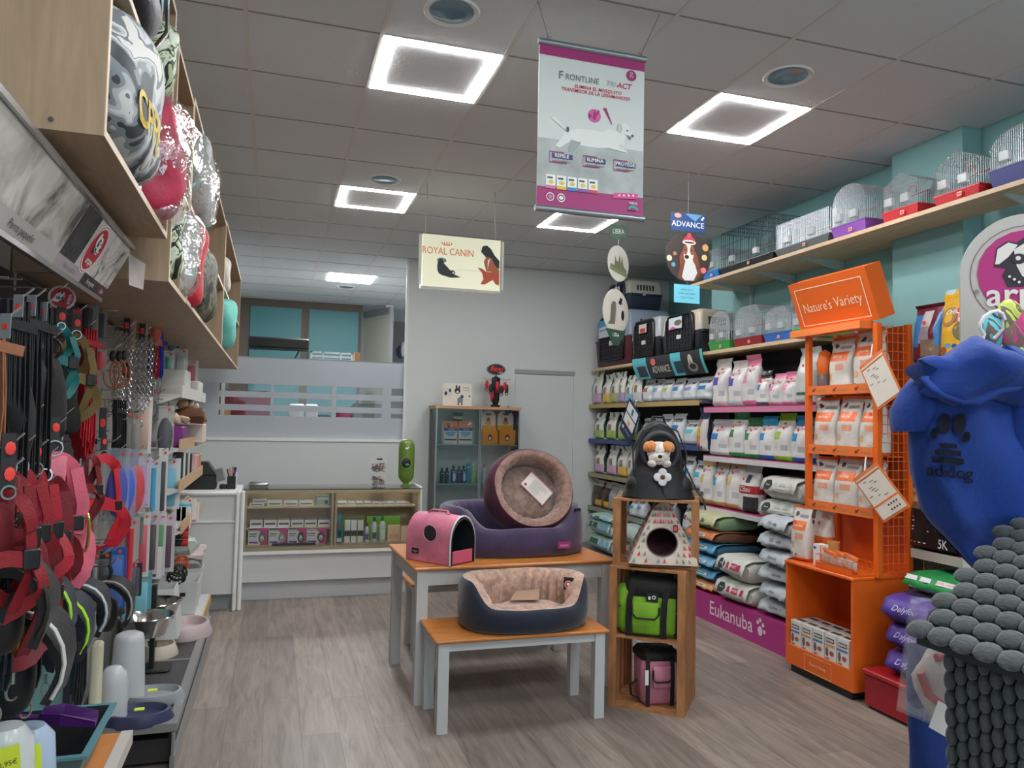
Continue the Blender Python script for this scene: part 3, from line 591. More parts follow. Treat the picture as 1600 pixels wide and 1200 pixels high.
# ---- leads, chains, packs on the pale panel
def chain(px, py, y, L, n, lb, wide=.014):
    p = hk(px, py, y); o = thing('chain_lead', lb, 'lead', tuple(p), group='chain leads'); m = MB(); r = wide
    for k in range(n):
        x0 = (k-n/2)*.022; z = 0; i = 0
        while z < L*(1-.08*(k % 3)): m.torus((x0, 0, -z), r*.55, .0028, STEEL, 1 if i % 2 else 0, 8, 4, 1, 1.35); z += r*1.25; i += 1
    m.build('chain', o, 60); m = MB(); m.torus((0, 0, -L-.02), .02, .003, STEEL, 1, 14, 5); m.build('ring', o, 60)
    m = MB(); m.rbox(-.014, .014, -.004, .004, .0, .07, BLACK, .003); m.rbox(-.009, .009, -.006, -.004, .02, .05, STICK, .002); m.build('hang_tag', o); hook(y, p.z+.03, p.x-PX+.03); return o
def pack(px, py, y, w_, h, c, cc, lb, nm='blister_pack', cat='packaged goods', shape='ell', rz=.1, group=None, d=.02):
    p = hk(px, py, y); o = thing(nm, lb, cat, tuple(p), rz=rz, group=group); m = MB(); m.rbox(-w_/2, w_/2, -.0015, .0015, -h, 0, M(cc, .3, 0, 'plastic', a=.32) if shape in ('ell', 'loop') else M(cc, .5), .006)
    m.build('backing_card', o); m = MB()
    if shape == 'ell': m.ell((0, -.012, -h*.58), w_*.44, .014, h*.36, M(c, .4), 14, 8)
    elif shape == 'tube': m.tube([(0, -.014, -h*.15), (0, -.014, -h*.9)], w_*.22, M(c, .4), 10)
    elif shape == 'loop': m.torus((0, -.01, -h*.6), w_*.36, .005, M(c, .5), 1, 18, 6, 1, h/w_*.8)
    elif shape == 'tall': m.rbox(-w_*.3, w_*.3, -d, -.002, -h*.92, -h*.2, M(c, .5), .008)
    m.build('product', o, 60); m = MB(); m.rbox(-w_*.4, w_*.4, -.028, -.002, -h*.95, -h*.12, M((255, 255, 255), .1, 0, 'plastic', a=.06), .01); m.build('clear_cover', o, 40)
    m = MB(); m.ell((w_*.2, -.004, -h*.07), .008, .001, .008, STICK, 10, 4); m.build('price_dot', o)
    if y > 3.7: hook(y, p.z-.012, min(.45, max(.12, p.x-PX+.02)))
    return o
chain(198, 520, 4.05, .40, 4, 'thick braided chain lead left of the tan card'); chain(222, 528, 4.25, .42, 6, 'wide bunch of chain leads in the middle', .015); chain(238, 515, 4.6, .46, 4, 'chain leads beside the red packed brush'); chain(196, 590, 4.0, .16, 1, 'single choke chain hanging left with an open ring')
for k, (px, y) in enumerate(((176, 3.85), (186, 3.9), (193, 3.95))):
    p = hk(px, 553, y); o = thing('leather_collar_loop', 'tan leather collar loop with black cap, '+['leftmost', 'middle', 'rightmost'][k]+' of three', 'collar', tuple(p), group='tan collar loops'); m = MB(); m.torus((0, 0, -.09), .033, .0045, M((176, 104, 72), .5), 1, 18, 6, 1, 2.0); m.build('loop', o, 60); m = MB(); m.ell((0, 0, -.01), .014, .014, .026, BLACK, 10, 6); m.build('cap', o, 60)
pack(158, 480, 3.8, .055, .15, (24, 26, 30), (120, 124, 122), 'grey card with a black plastic buckle beside the post', shape='tall')
pack(158, 540, 3.8, .05, .12, (206, 60, 66), (196, 200, 198), 'clear pack with a red oval toy beside the post')
pack(206, 462, 4.1, .05, .27, (150, 110, 90), (176, 140, 104), 'tall tan card high beside the chains', shape='tall', d=.012); pack(225, 470, 4.3, .05, .24, (120, 104, 86), (190, 170, 122), 'tall yellowish card above the wide chains', shape='tall', d=.012)
pack(246, 478, 4.5, .06, .22, (206, 70, 40), (214, 168, 120), 'tan card with a glossy orange red product above the chains')
for k, (px, c) in enumerate(((246, (190, 30, 40)), (253, (30, 60, 190)), (236, (40, 60, 150)))): lead(hk(px, 520, 4.6+.1*k), c, .28, ('red', 'bright blue', 'dark blue')[k]+' thin lead hanging between the chains and the brushes', w_=.014, strands=2)
pack(264, 548, 5.2, .07, .30, (70, 180, 160), (214, 214, 210), 'white brush with a mint green grip in a clear pack', shape='tube'); pack(283, 545, 5.5, .09, .22, (196, 200, 198), (208, 212, 210), 'white carded pack above the upper white tray', shape='tall'); pack(300, 563, 6.0, .09, .2, (200, 90, 120), (206, 206, 204), 'small pink and white pack high near the far end', shape='tall')
pack(272, 520, 5.6, .07, .12, (80, 150, 190), (80, 84, 96), 'small blue and grey pack on the high hook', shape='tall')
pack(228, 620, 4.4, .07, .30, (204, 170, 150), (220, 220, 216), 'long white card pack with beige sleeve and red dot', shape='tall', d=.012); pack(212, 645, 4.2, .05, .28, (120, 110, 104), (150, 144, 138), 'slim grey clear pack left of the white card', shape='tall')
pack(240, 612, 4.6, .06, .16, (40, 44, 50), (40, 46, 60), 'black pack with a silver ring behind the white brush', shape='loop'); pack(260, 634, 4.7, .09, .30, (60, 62, 70), (212, 208, 204), 'white brush with a dark oval pad in a clear pack')
lead(hk(188, 625, 4.0), (24, 24, 28), .38, 'black webbing bundle beside the chain leads', w_=.03, strands=5); pack(200, 640, 4.1, .05, .34, (90, 84, 80), (110, 106, 102), 'tall brown grey pack behind the black bundle', shape='tall')
# blue and red packs mid height
pack(186, 700, 3.95, .10, .34, (36, 60, 170), (176, 190, 206), 'big blue oval toy in a clear pack behind the red harness'); pack(198, 702, 4.05, .10, .33, (40, 90, 206), (170, 186, 210), 'bright blue oval toy in a clear pack beside the red one'); pack(214, 702, 4.2, .10, .34, (206, 40, 50), (190, 196, 204), 'red oval toy in a clear pack')
pack(226, 715, 4.4, .07, .28, (196, 110, 190), (190, 186, 206), 'lilac patterned clear pack right of the red oval', shape='tube'); pack(240, 718, 4.5, .08, .30, (60, 150, 190), (186, 200, 206), 'pack with blue and red caps behind the black comb', shape='tube')
pack(256, 700, 4.65, .05, .38, (24, 24, 28), (210, 208, 206), 'long black comb on a white card with red price dot', shape='tall', d=.012); pack(266, 716, 4.9, .12, .30, (110, 180, 206), (206, 212, 214), 'white and light blue bag hanging above the third tray', shape='tall')
pack(220, 793, 4.3, .08, .20, (90, 90, 94), (120, 116, 112), 'grey metal clips pack below the blue toys', shape='tube')
# low row
pack(226, 800, 4.3, .06, .33, (206, 60, 80), (200, 206, 200), 'white toothbrush pack with crimson band low on the panel', shape='tall', d=.01); pack(205, 808, 4.1, .08, .36, (196, 40, 56), (170, 166, 160), 'red handled tool in a clear pack low on the panel', shape='tube'); pack(240, 800, 4.6, .06, .34, (44, 36, 44), (190, 176, 186), 'dark slim pack beside the toothbrush pack', shape='tall'); 
pack(252, 800, 4.75, .06, .36, (60, 140, 70), (206, 196, 206), 'green and white slim pack beside the maroon one', shape='tall'); pack(262, 803, 4.9, .09, .34, (66, 26, 48), (196, 186, 194), 'maroon comb pack with four dark bars', shape='tall')
pack(180, 855, 3.9, .10, .28, (30, 100, 190), (24, 84, 170), 'blue and white printed card low on the hooks', shape='tall', d=.006); pack(150, 862, 3.75, .03, .26, (120, 120, 122), (90, 88, 86), 'slim steel comb low beside the post', shape='tall'); pack(163, 862, 3.8, .06, .24, (30, 28, 30), (44, 42, 44), 'black brush low beside the post', shape='tall')
for k, (px, c) in enumerate(((275, (26, 26, 30)), (283, (26, 26, 30)), (291, (200, 34, 44)))):
    p = hk(px, 806, 5.5); o = thing('waste_bag_rolls', ['black triple roll pack, left one under the brown tray', 'black triple roll pack next to the red one', 'red triple roll pack low near the far end'][k], 'roll pack', tuple(p)); MB().rbox(-.03, .03, -.002, .002, -.08, .06, PAPER, .005).build('backing_card', o)
    for j in range(3): MB().tube([(-.02, -.02, -.06-.048*j-.02), (.02, -.02, -.06-.048*j-.02)], .022, M(c, .5), 12).build('roll', o, 40)
pack(290, 780, 5.6, .14, .14, (70, 170, 180), (226, 220, 214), 'aqua and white carded toy above the red rolls', shape='tall'); pack(300, 785, 5.9, .10, .14, (226, 120, 120), (232, 222, 216), 'white and pink box tucked on the fourth tray', shape='tall')
for (px, py, y) in ((140, 640, 3.4), (172, 560, 3.85), (185, 690, 3.95), (250, 690, 4.6), (255, 615, 4.7), (270, 510, 5.2), (285, 545, 5.6), (150, 830, 3.7), (215, 800, 4.2), (255, 795, 4.7), (240, 820, 4.5), (290, 780, 5.6), (60, 650, 2.2), (110, 650, 2.9), (80, 840, 2.8), (130, 835, 3.4), (60, 870, 2.2), (95, 860, 2.9)):
    p = hk(px, py, y); hook(y, p.z, p.x-PX)
# ---- white wire-front trays on the panel
def tray(y0, y1, z, lb, wood=False, x1=-.52):
    o = thing('shelf_tray', lb, 'shelf', (PX, y0, z)); m = MB(); m.box(0, x1-PX, 0, y1-y0, -.015, 0, M((206, 204, 198), .5)); m.build('deck', o)
    MB().box(x1-PX, x1-PX+.008, 0, y1-y0, -.02, .05, M((200, 166, 128), .5) if wood else M((214, 214, 208), .4)).build('front_lip', o)
    m = MB(); m.add([(0, .0, -.02), (x1-PX, 0, -.015), (0, 0, -.12)], [(0, 1, 2)], OFFW); m.build('bracket', o, solid=.004); return o
for k, (r, y0, wd) in enumerate(((625, 4.75, False), (688, 4.75, True), (737, 4.8, True), (792, 5.0, True))):
    z = at(316, r, 1, 6.3).z; tray(y0, 6.3, z, ['topmost white tray with brush packs behind the chains', 'second tray with chew bones and a purple box', 'third tray with a tan front and small packs', 'fourth tray with a tan front near the far end'][k], wd)
# goods on the trays (far left end)
def goods(px, py, y, dx, dy, h, c, nm, lb, cat, z=None, wobb=0, r=.01):
    p = hk(px, py, y); zz = z if z is not None else p.z; m = MB(); m.rbox(-dx/2, dx/2, -dy/2, dy/2, 0, h, M(c, .5), r)
    if wobb: m.wob(wobb, 14, px)
    return tag(m.build(nm, None, 40, loc=(p.x, y, zz+.002)), lb, cat)
Z1, Z2, Z3, Z4 = [at(316, r, 1, 6.3).z for r in (625, 688, 737, 792)]
goods(275, 600, 5.2, .14, .3, .16, (206, 204, 196), 'white_carton', 'white slanted carton on the topmost tray', 'box', Z1); goods(298, 600, 5.9, .14, .3, .12, (214, 210, 200), 'toy_box', 'cream carton at the far end of the topmost tray', 'box', Z1)
goods(272, 680, 5.0, .12, .26, .12, (124, 40, 124), 'flower_box', 'purple box with small flowers on the second tray', 'box', Z2); goods(298, 675, 5.7, .18, .25, .13, (214, 196, 190), 'treat_box', 'pale pink treat box on the second tray', 'box', Z2)
goods(296, 650, 5.4, .2, .35, .1, (110, 72, 52), 'brown_bag', 'crumpled brown paper bag on top of the treat boxes', 'bag', Z2+.135, .05, .04); goods(310, 660, 6.1, .10, .14, .18, (186, 92, 40), 'orange_pack', 'orange brown pack at the far end of the second tray', 'packaged goods', Z2, .02)
for k in range(6):
    o = goods(268+7*k, 668, 5.0+.16*k, .05, .12, .05, (196, 180, 150) if k % 2 else (176, 150, 118), 'chew_bone', ['leftmost cream knotted chew bone', 'second tan chew bone', 'third cream chew bone', 'fourth tan chew bone', 'fifth cream chew bone', 'last tan chew bone'][k]+' in front of the brown bag', 'chew', Z2+.145 if k in () else Z2+.02, .03, .02); o.location.x = -.545+.03*(k % 2)-.03; o.location.z = Z2+.002 if k < 0 else Z2+.136+(.1 if 1 < k else 0); o['group'] = 'chew bones on the second tray'
for k in range(9):
    c = [(40, 40, 44), (200, 200, 200), (60, 56, 60), (190, 186, 186), (34, 34, 38), (206, 160, 160), (176, 176, 176), (220, 170, 160), (228, 140, 130)][k]
    o = goods(280+3*k, 730, 5.1+.13*k, .14, .05, .2-.008*k, c, 'slim_pack', 'slim standing pack on the third tray, '+['black, foremost', 'white, second', 'charcoal, third', 'pale grey, fourth', 'black, fifth', 'dusty pink, sixth', 'grey, seventh', 'salmon, eighth', 'coral, last before the tan box'][k], 'packaged goods', Z3); o.location.x = -.6; o['group'] = 'slim packs on the third tray'
o = goods(312, 735, 6.24, .10, .08, .14, (190, 146, 96), 'card_box', 'tan cardboard box closing the third tray', 'box', Z3); o.location.x = -.575
o = goods(300, 790, 5.8, .16, .2, .12, (180, 156, 134), 'brown_pouch', 'brown pouch lying on the fourth tray', 'bag', Z4, .02, .03); o.location.x = -.62
# ---- base shelf with bowls
o = thing('base_shelf', 'low grey metal shelf with dark deck carrying bowls and feeders', 'shelf', (0, 3.67, 0)); gm2 = M((150, 152, 152), .4, .5)
MB().box(PX+.02, -.40, .02, 1.9, .178, .19, M((58, 56, 58), .5)).build('deck', o)
MB().box(-.40, -.36, 0, 1.9, .165, .2, gm2).box(PX, -.40, 0, .04, .165, .2, gm2).box(PX, -.40, .95, .97, .18, .195, gm2).build('rim', o)
MB().box(PX+.02, -.38, .05, 1.9, 0.02, .12, M((44, 42, 44), .6)).build('plinth', o); MB().box(-.385, -.365, 0, 1.9, .0, .06, gm2).box(-.38, -.37, 0, .05, .06, .17, gm2).build('lower_rail', o)
o = thing('white_base_unit', 'white low unit with a pale wood edge beyond the bowls', 'shelf', (0, 5.58, 0)); MB().box(PX, -.43, 0, .75, 0, .18, M((206, 208, 206), .5)).build('body', o); MB().box(-.43, -.418, 0, .75, .10, .18, M((206, 176, 120), .5)).build('wood_edge', o)
BZ = .191
def lipbowl(px, py, y, R, h, c, lb, sx=1.0):
    p = hk(px, py, y); o = thing('pet_bowl', lb, 'bowl', (p.x, y, BZ)); m = MB(); m.lathe([(R*1.06, 0), (R*1.08, .008), (R*.9, h*.9), (R*.86, h), (R*.80, h*.97), (R*.7, h*.4), (.02, h*.35)], M(c, .35), n=28, sx=sx, cap1=True); m.build('bowl', o, 50); return o
lipbowl(247, 1015, 4.75, .11, .07, (206, 196, 180), 'cream oval plastic bowl between the feeder and steel bowls', .9); o = lipbowl(291, 985, 5.15, .17, .085, (196, 176, 176), 'dusty pink oval plastic bowl nearest the floor edge', .85)
# steel bowls on a black stand
ps = hk(240, 960, 4.5); o = thing('bowl_stand', 'black adjustable post of the steel bowl stand', 'stand', (ps.x, 4.5, BZ)); zt_ = at(237, 914, 1, 4.5).z; MB().box(-.012, .012, -.02, .02, 0, zt_-BZ, BLACK).build('post', o); MB().rbox(-.1, .1, -.08, .08, 0, .012, BLACK, .03).build('foot', o); m = MB(); m.tube([(0, 0, .2), (0, .05, .2)], .006, BLACK); m.build('ring_holder', o, 60)
for (px, py, y, R, lb) in ((243, 945, 4.66, .13, 'far stainless steel bowl on the black stand'), (229, 968, 4.32, .125, 'near stainless steel bowl on the black stand')):
    p = hk(px, py, y); m = MB(); m.lathe([(R*.62, -.10), (R*.74, -.095), (R*.98, -.008), (R*1.06, 0), (R*1.04, .003), (R*.95, -.006), (R*.70, -.088), (.01, -.09)], M((200, 198, 194), .14, 1.0), n=36); tag(m.build('steel_bowl', None, 40, loc=(p.x, y, p.z+.02)), lb, 'bowl', 'steel bowls on the stand')
def feeder(px, py, y, R, H, c, top, lb, a=.75):
    p = at(px, py, 1, y); o = thing('gravity_feeder', lb, 'feeder', (p.x, y, BZ)); m = MB(); m.lathe([(R*1.08, 0), (R*1.12, .008), (R*.98, .05), (R*.90, .052), (R*.8, .025), (.01, .022)], M(c, .35), n=32, sx=1.35, sy=.95); m.build('dish', o, 50, loc=(.06, 0, 0))
    m = MB(); m.lathe([(R*.78, .03), (R*.76, .07), (R*.66, H*.9), (R*.60, H*.97), (R*.4, H), (.01, H)] if top == 'flat' else [(R*.62, .03), (R*.60, H*.72), (R*.52, H*.88), (R*.3, H*.98), (.01, H)], M((214, 218, 220), .25, 0, 'plastic', a=a), n=26); m.build('tank', o, 50, loc=(-.045, 0, 0))
    m = MB(); m.box(.05, .09, -.05, -.02, .062, .066, YNOTE); m.build('price_note', o); return o
feeder(214, 1100, 4.0, .10, .33, (150, 156, 160), 'flat', 'tall grey gravity feeder with flat topped hopper'); feeder(192, 1120, 3.76, .10, .25, (60, 62, 96), 'dome', 'navy based feeder with a domed clear hopper'); 
# white bins and boxes behind
def bin_(px, y, w_, d, z0, h, c, lb, nm='storage_bin', taper=.85, note=False):
    p = at(px, 900, 1, y); o = thing(nm, lb, 'bin', (p.x, y, z0)); m = MB(); a, b = w_/2, d/2
    def rg(k, z): return [(x*k, yy*k, z) for x, yy in ((-a, -b), (a, -b), (a, b), (-a, b))]
    m.loft([rg(taper, 0), rg(1, h), rg(.95, h), rg(taper*.9, .02)], M(c, .35), True, True); m.build('body', o)
    if note: MB().add([(0, 0, 0), (.04, -.0, .005), (.042, -.0, -.05), (.005, -.0, -.055)], [(0, 1, 2, 3)], YNOTE).build('price_note', o, loc=(a*.75, -b*1.02-.003, h*.45))
    return o
o = bin_(243, 4.93, .23, .2, .26, .28, (206, 210, 208), 'upside down white bucket with a yellow price note', 'white_bucket', 1.28, True); tag(MB().box(PX+.03, -.6, 4.8, 5.1, .2, .258, M((60, 60, 62), .6)).build('black_crate', None), 'dark crate under the upside down white bucket', 'crate')
o = bin_(283, 5.85, .26, .36, .183, .22, (212, 214, 212), 'front white open bin with slot handle and black muzzles'); MB().box(-.05, .05, -.185, -.18, .13, .155, BLACK).build('handle_slot', o); bin_(290, 6.18, .24, .22, .183, .24, (214, 216, 214), 'rear white open bin with packaged ropes')
m = MB()
for k in range(5): m.torus((0, 0, .02*k), .05+.01*(k % 2), .006, BLACK, 2, 14, 5, 1, 1.2)
for k in range(6): a = PI*k/6; m.tube([(.06*math.cos(a), .07*math.sin(a), 0), (.03*math.cos(a), .04*math.sin(a), .09), (-.03*math.cos(a), -.04*math.sin(a), .09), (-.06*math.cos(a), -.07*math.sin(a), 0)], .004, BLACK)
p = at(275, 900, 1, 5.75); tag(m.build('dog_muzzle', None, 60, loc=(p.x, 5.73, .42), rot=(.5, .3, 0)), 'black basket muzzle lying in the front white bin', 'muzzle')
m = MB()
for k in range(4): m.torus((0, 0, .018*k), .055-.004*k, .005, M((176, 84, 40), .5), 2, 14, 5)
for k in range(6): a = PI*k/6; m.tube([(.055*math.cos(a), .055*math.sin(a), 0), (0, 0, .08), (-.055*math.cos(a), -.055*math.sin(a), 0)], .004, M((176, 84, 40), .5))
p = at(282, 888, 1, 6.0); tag(m.build('leather_muzzle', None, 60, loc=(p.x, 5.98, .47), rot=(.6, 0, .3)), 'orange brown leather muzzle on top of the white bins', 'muzzle')
for k, (px, py, y, lb) in enumerate(((280, 852, 6.15, 'mint tinted plastic bag heaped over the far bin'), (295, 864, 6.2, 'pinkish white plastic bag heaped over the far bin'))):
    p = hk(px, py, y); m = MB(); m.ell((0, 0, 0), .12, .08, .075, M((196, 214, 206) if k == 0 else (222, 206, 204), .3, 0, 'foil'), 16, 10, .8); m.wob(.07, 11, k+3); tag(m.build('plastic_bag', None, 40, loc=(p.x, y, p.z)), lb, 'bag')
p = hk(225, 870, 4.6); m = MB(); m.lathe([(.055, 0), (.056, .13), (.06, .135), (.058, .145), (.01, .147)], M((66, 60, 60), .4), n=20); o = tag(m.build('canister', None, 40, loc=(p.x, 4.75, p.z-.09)), 'dark canister with white lid behind the white bucket', 'canister')
pack(233, 855, 4.7, .14, .18, (40, 40, 42), (210, 210, 208), 'white box printed with a black bone shape behind the canister', shape='tall', d=.006); pack(258, 840, 5.0, .10, .14, (30, 130, 60), (190, 200, 196), 'green disc toy pack above the white bucket'); pack(205, 880, 4.1, .10, .16, (30, 34, 60), (34, 36, 50), 'navy clear pack above the steel bowls', shape='tall')
pack(222, 895, 4.45, .10, .24, (100, 180, 196), (90, 150, 160), 'pale blue pack standing behind the white bucket', shape='tall')
# ---- near bottom left: litter tray and feeders on a shelf with a wooden front
ZS = .50
o = thing('near_shelf', 'white edged near shelf with an orange wood strip under the litter tray', 'shelf', (0, 0, 0)); p1 = at(205, 1143, 2, ZS)
MB().box(PX, p1.x-.03, 1.2, p1.y, ZS-.03, ZS, M((196, 128, 66), .45)).build('wood_deck', o); MB().box(p1.x-.03, p1.x+.005, 1.2, p1.y+.005, ZS-.04, ZS+.003, M((196, 192, 184), .4)).build('front_rim', o); MB().box(PX, p1.x-.06, 1.2, p1.y, 0, ZS-.04, M((150, 150, 148), .6)).build('base', o)
zr = ZS+.13; A = at(183, 1098, 2, zr); B_ = at(142, 1182, 2, zr); C_ = at(40, 1107, 2, zr)
o = thing('litter_tray', 'open teal rimmed litter tray with dark inside on the near shelf', 'tray', (0, 0, ZS)); x1, y1 = A.x, A.y; x0 = -.775; y0 = B_.y
def rr(ins, z): return [(x0+ins, y0+ins, z), (x1-ins, y0+ins, z), (x1-ins, y1-ins, z), (x0+ins, y1-ins, z)]
MB().loft([rr(.05, 0.002), rr(.012, .12)], M((70, 112, 116), .4), True).build('shell', o); MB().loft([rr(.012, .12), rr(0, .124), rr(0, .132), rr(.018, .132)], M((86, 140, 150), .35)).build('rim', o); MB().loft([rr(.018, .131), rr(.06, .012)], M((28, 28, 32), .5), False, True).build('liner', o)
m = MB()
for k in range(9): m.box(x1-.16+.012*k, x1-.155+.012*k, y0+.10, y0+.2, .013, .02, M((60, 60, 64), .5))
m.build('grate', o)
o = thing('litter_scoop', 'purple litter scoop lying across the litter tray', 'scoop', tuple(at(66, 1126, 2, zr+.03)), rz=.1); pm = M((82, 34, 110), .35)
MB().tube([(-.16, .0, .02), (-.08, 0, .022), (0, 0, .01)], [.014, .012, .013], pm, 8, flat=.5).build('handle', o, 60)
MB().add([(0, -.03, .03), (0, -.026, 0), (0, .026, 0), (0, .03, .03), (.05, -.045, .028), (.05, -.04, -.006), (.05, .04, -.006), (.05, .045, .028), (.14, -.043, -.004), (.14, -.038, -.022), (.14, .038, -.022), (.14, .043, -.004)], [(0, 1, 2, 3), (0, 1, 5, 4), (1, 2, 6, 5), (2, 3, 7, 6), (4, 5, 9, 8), (5, 6, 10, 9), (6, 7, 11, 10)], pm).build('scoop_head', o, solid=.003)
for k, (px, py, R, hh, y, lb) in enumerate(((40, 1190, .052, .15, 1.95, 'pale blue jug shaped feeder with a yellow price note'), (6, 1190, .05, .16, 1.85, 'pale dome feeder with a yellow price note at the left edge'))):
    p = at(px, py, 1, y); o = thing('water_fountain', lb, 'feeder', (p.x, y, ZS+.003)); m = MB(); zc_ = at(px, 1137, 1, y).z-ZS; m.lathe([(R*1.1, 0), (R*1.05, zc_*.7), (R*.95, zc_*.93), (R*.6, zc_), (.01, zc_)], M((176, 196, 222) if k == 0 else (206, 212, 214), .2, 0, 'plastic', a=.9), n=24, sx=1.1, sy=1.1); m.build('tank', o, 50)
    F = Face((.0, -R*1.35, zc_-.085), (.05, .002, .012), (-.006, .0, .06), mb=MB()); F.rect(0, 1, 0, 1, YNOTE, 0); F.text('12,95€' if k else '9€', .5, .45, .010, M((60, 60, 30), .6), 1); F.build('price_note', o)
# ================================================================== counter at the back
CW = M((214, 217, 216), .45); beige = M((204, 184, 150), .6, 0, 'wood', sz=6, s=4, lo=.92)
x0 = -.215; x1 = at(657, 764, 1, 6.75).x; zt = .935; zb = at(376, 862, 1, 6.75).z
o = thing('left_counter', 'plain white cash desk panel left of the glass showcase', 'counter', (XL+.03, 6.52, 0)); w_ = -.27-(XL+.03)
MB().box(0, w_, 0, .6, .13, .915, CW).build('cabinet_body', o); MB().rbox(-.0, w_+.03, -.03, .63, .915, .95, WHITE, .02).build('worktop', o, 40); MB().box(0, w_, .06, .6, 0, .13, M((150, 154, 156), .5)).build('kick_board', o); MB().box(0, w_, -.012, 0, .70, .715, WHITE).build('panel_moulding', o)
for k, dx in enumerate((.012, .05)): MB().rbox(w_+dx-.016, w_+dx+.016, -.03, .02, 0, .95, WHITE, .012).build('corner_post', o, 40)
o = thing('showcase_counter', 'white counter with a glass fronted showcase of small boxes', 'counter', (x0, 6.75, 0)); W = x1-x0
MB().box(0, W, .04, .55, .16, zb-.03, CW).build('lower_panel', o); MB().rbox(-.01, W+.0, -.01, .55, zb-.035, zb-.0, WHITE, .01).build('ledge_moulding', o, 40); MB().box(0, W, .10, .5, 0, .16, M((196, 200, 202), .5)).build('kick_board', o)
MB().box(0, W, .36, .38, zb, zt-.01, beige).build('back_board', o); MB().box(0, W, .0, .36, zb, zb+.03, beige).build('floor_board', o)
MB().box(0, .02, .01, .36, zb+.03, zt-.01, beige).build('side_board', o); MB().box(W-.02, W, .01, .36, zb+.03, zt-.01, beige).build('side_board', o)
xd = at(522, 800, 1, 6.75).x-x0
MB().rbox(xd-.022, xd-.002, .0, .36, zb+.03, zt-.01, beige, .006).build('divider', o, 40); MB().rbox(xd+.006, xd+.026, .0, .36, zb+.03, zt-.01, beige, .006).build('divider', o, 40)
zA = at(450, 790, 1, 6.95).z; zB_ = at(450, 823, 1, 6.95).z
MB().box(.02, xd-.022, .12, .36, zA-.012, zA, beige).build('glass_shelf', o); MB().box(xd+.026, W-.02, .12, .36, zA-.012, zA, beige).build('glass_shelf', o); MB().box(.02, xd-.022, .12, .36, zB_-.012, zB_, beige).build('glass_shelf', o)
MB().box(0, W, -.01, -.004, zb, zt, M((226, 238, 232), .1, 0, 'glass')).build('front_glass', o); m = MB().box(-.01, W+.01, -.012, .5, zt, zt+.008, M((196, 222, 214), .1, 0, 'glass')); m.box(-.01, W+.01, -.014, -.0125, zt, zt+.008, M((44, 66, 60), .2)); m.build('top_glass', o)
MB().box(W, W+.02, .02, .5, 0, zt+.02, WHITE).build('end_panel', o); MB().box(0, W, -.008, .01, zt-.03, zt-.002, beige).build('top_rail', o)
YC = 6.75
def smallbox(px0, px1, pt, y, z, d, c, nm, lb, cat, face=None, grp=None):
    a = at(px0, pt, 1, y); b = at(px1, pt, 1, y); o = thing(nm, lb, cat, (a.x, y, z+.001), group=grp); w_ = b.x-a.x-.003; h = a.z-z
    MB().box(0, w_, 0, d, 0, h, c).build('carton', o)
    if face: F = Face((0, -.0005, 0), (w_, 0, 0), (0, 0, h), mb=MB()); face(F, w_, h); F.build('print', o)
    return o
cw = M((226, 226, 222), .6); txt = M((90, 94, 100), .6); pk = M((206, 60, 130), .5); tl = M((60, 120, 120), .5)
def f1(F, w_, h): F.rect(.1, .9, .35, .6, txt, 1)
def ffr(col):
    def f(F, w_, h):
        F.poly([(.45, 1), (1, 1), (1, 0), (.6, 0), (.8, .5)], pk, 1); F.text('FRONTLINE', .33, .86, .016, M((150, 30, 90), .5), 2, sx=.75); F.ell(.72, .42, .19, .34, M(col, .6), 2); F.ell(.72, .38, .09, .18, M((220, 220, 220), .6), 3); F.ell(.72, .3, .04, .05, BLACK, 4); F.rect(.05, .45, .62, .68, txt, 1); F.rect(.05, .4, .5, .54, txt, 1); F.poly([(.05, .12), (.5, .08), (.5, .2), (.05, .2)], M((120, 60, 160), .5), 2)
    return f
ff = zb+.031
for k, (a, b, c) in enumerate(((388, 419, (120, 110, 104)), (420, 449.5, (150, 150, 154)), (450, 479, (60, 60, 64)), (479.5, 511, (70, 66, 66)))): smallbox(a, b, 825.5, YC+.12, ff, .12, cw, 'medicine_box', 'white and magenta parasite treatment carton with a dog picture, %s on the showcase floor' % ['leftmost', 'second', 'third', 'rightmost'][k], 'box', ffr(c), 'magenta dog cartons')
for k, (a, b) in enumerate(((391, 411), (412.5, 433), (434, 454), (455, 475), (476, 495.5), (497, 516))): smallbox(a, b, 812.5, YC+.16, zB_, .15, cw, 'display_tray', 'small open white tray on the showcase middle shelf, %s of six' % ['leftmost', 'second', 'third', 'fourth', 'fifth', 'rightmost'][k], 'box', f1, 'six small white trays')
for k, (a, b, t, zz) in enumerate(((390, 413, 786.5, 0), (418, 441, 784, 0), (444, 466, 784.5, 0), (468, 490, 784, 0), (395, 417, 781, .028))): smallbox(a, b, t, YC+.18, zA+zz, .14, cw, 'medicine_box', 'flat white box on the showcase top shelf, %s' % ['lowest at the left', 'second from left', 'third from left', 'beside the green one', 'stacked on the leftmost'][k], 'box', f1, 'flat white boxes in the left bay')
smallbox(494, 516, 775, YC+.16, zA, .1, M((160, 190, 170), .5), 'medicine_box', 'taller pale green box at the right of the left bay top shelf', 'box', lambda F, w_, h: (F.rect(.1, .9, .6, .85, cw, 1), F.ell(.75, .35, .12, .2, txt, 1)))
for k, (a, b) in enumerate(((524, 543), (545, 556), (557, 568), (570, 581), (583, 594), (595, 606), (607, 618), (619, 641))): smallbox(a, b, 785, YC+.18, zA, .14, cw, 'medicine_box', 'low white box in the right bay, %s' % ['leftmost and largest', 'second', 'third', 'fourth', 'fifth', 'sixth', 'seventh', 'rightmost'][k], 'box', f1, 'low white boxes in the right bay')
gz = at(540, 838, 1, YC+.25).z
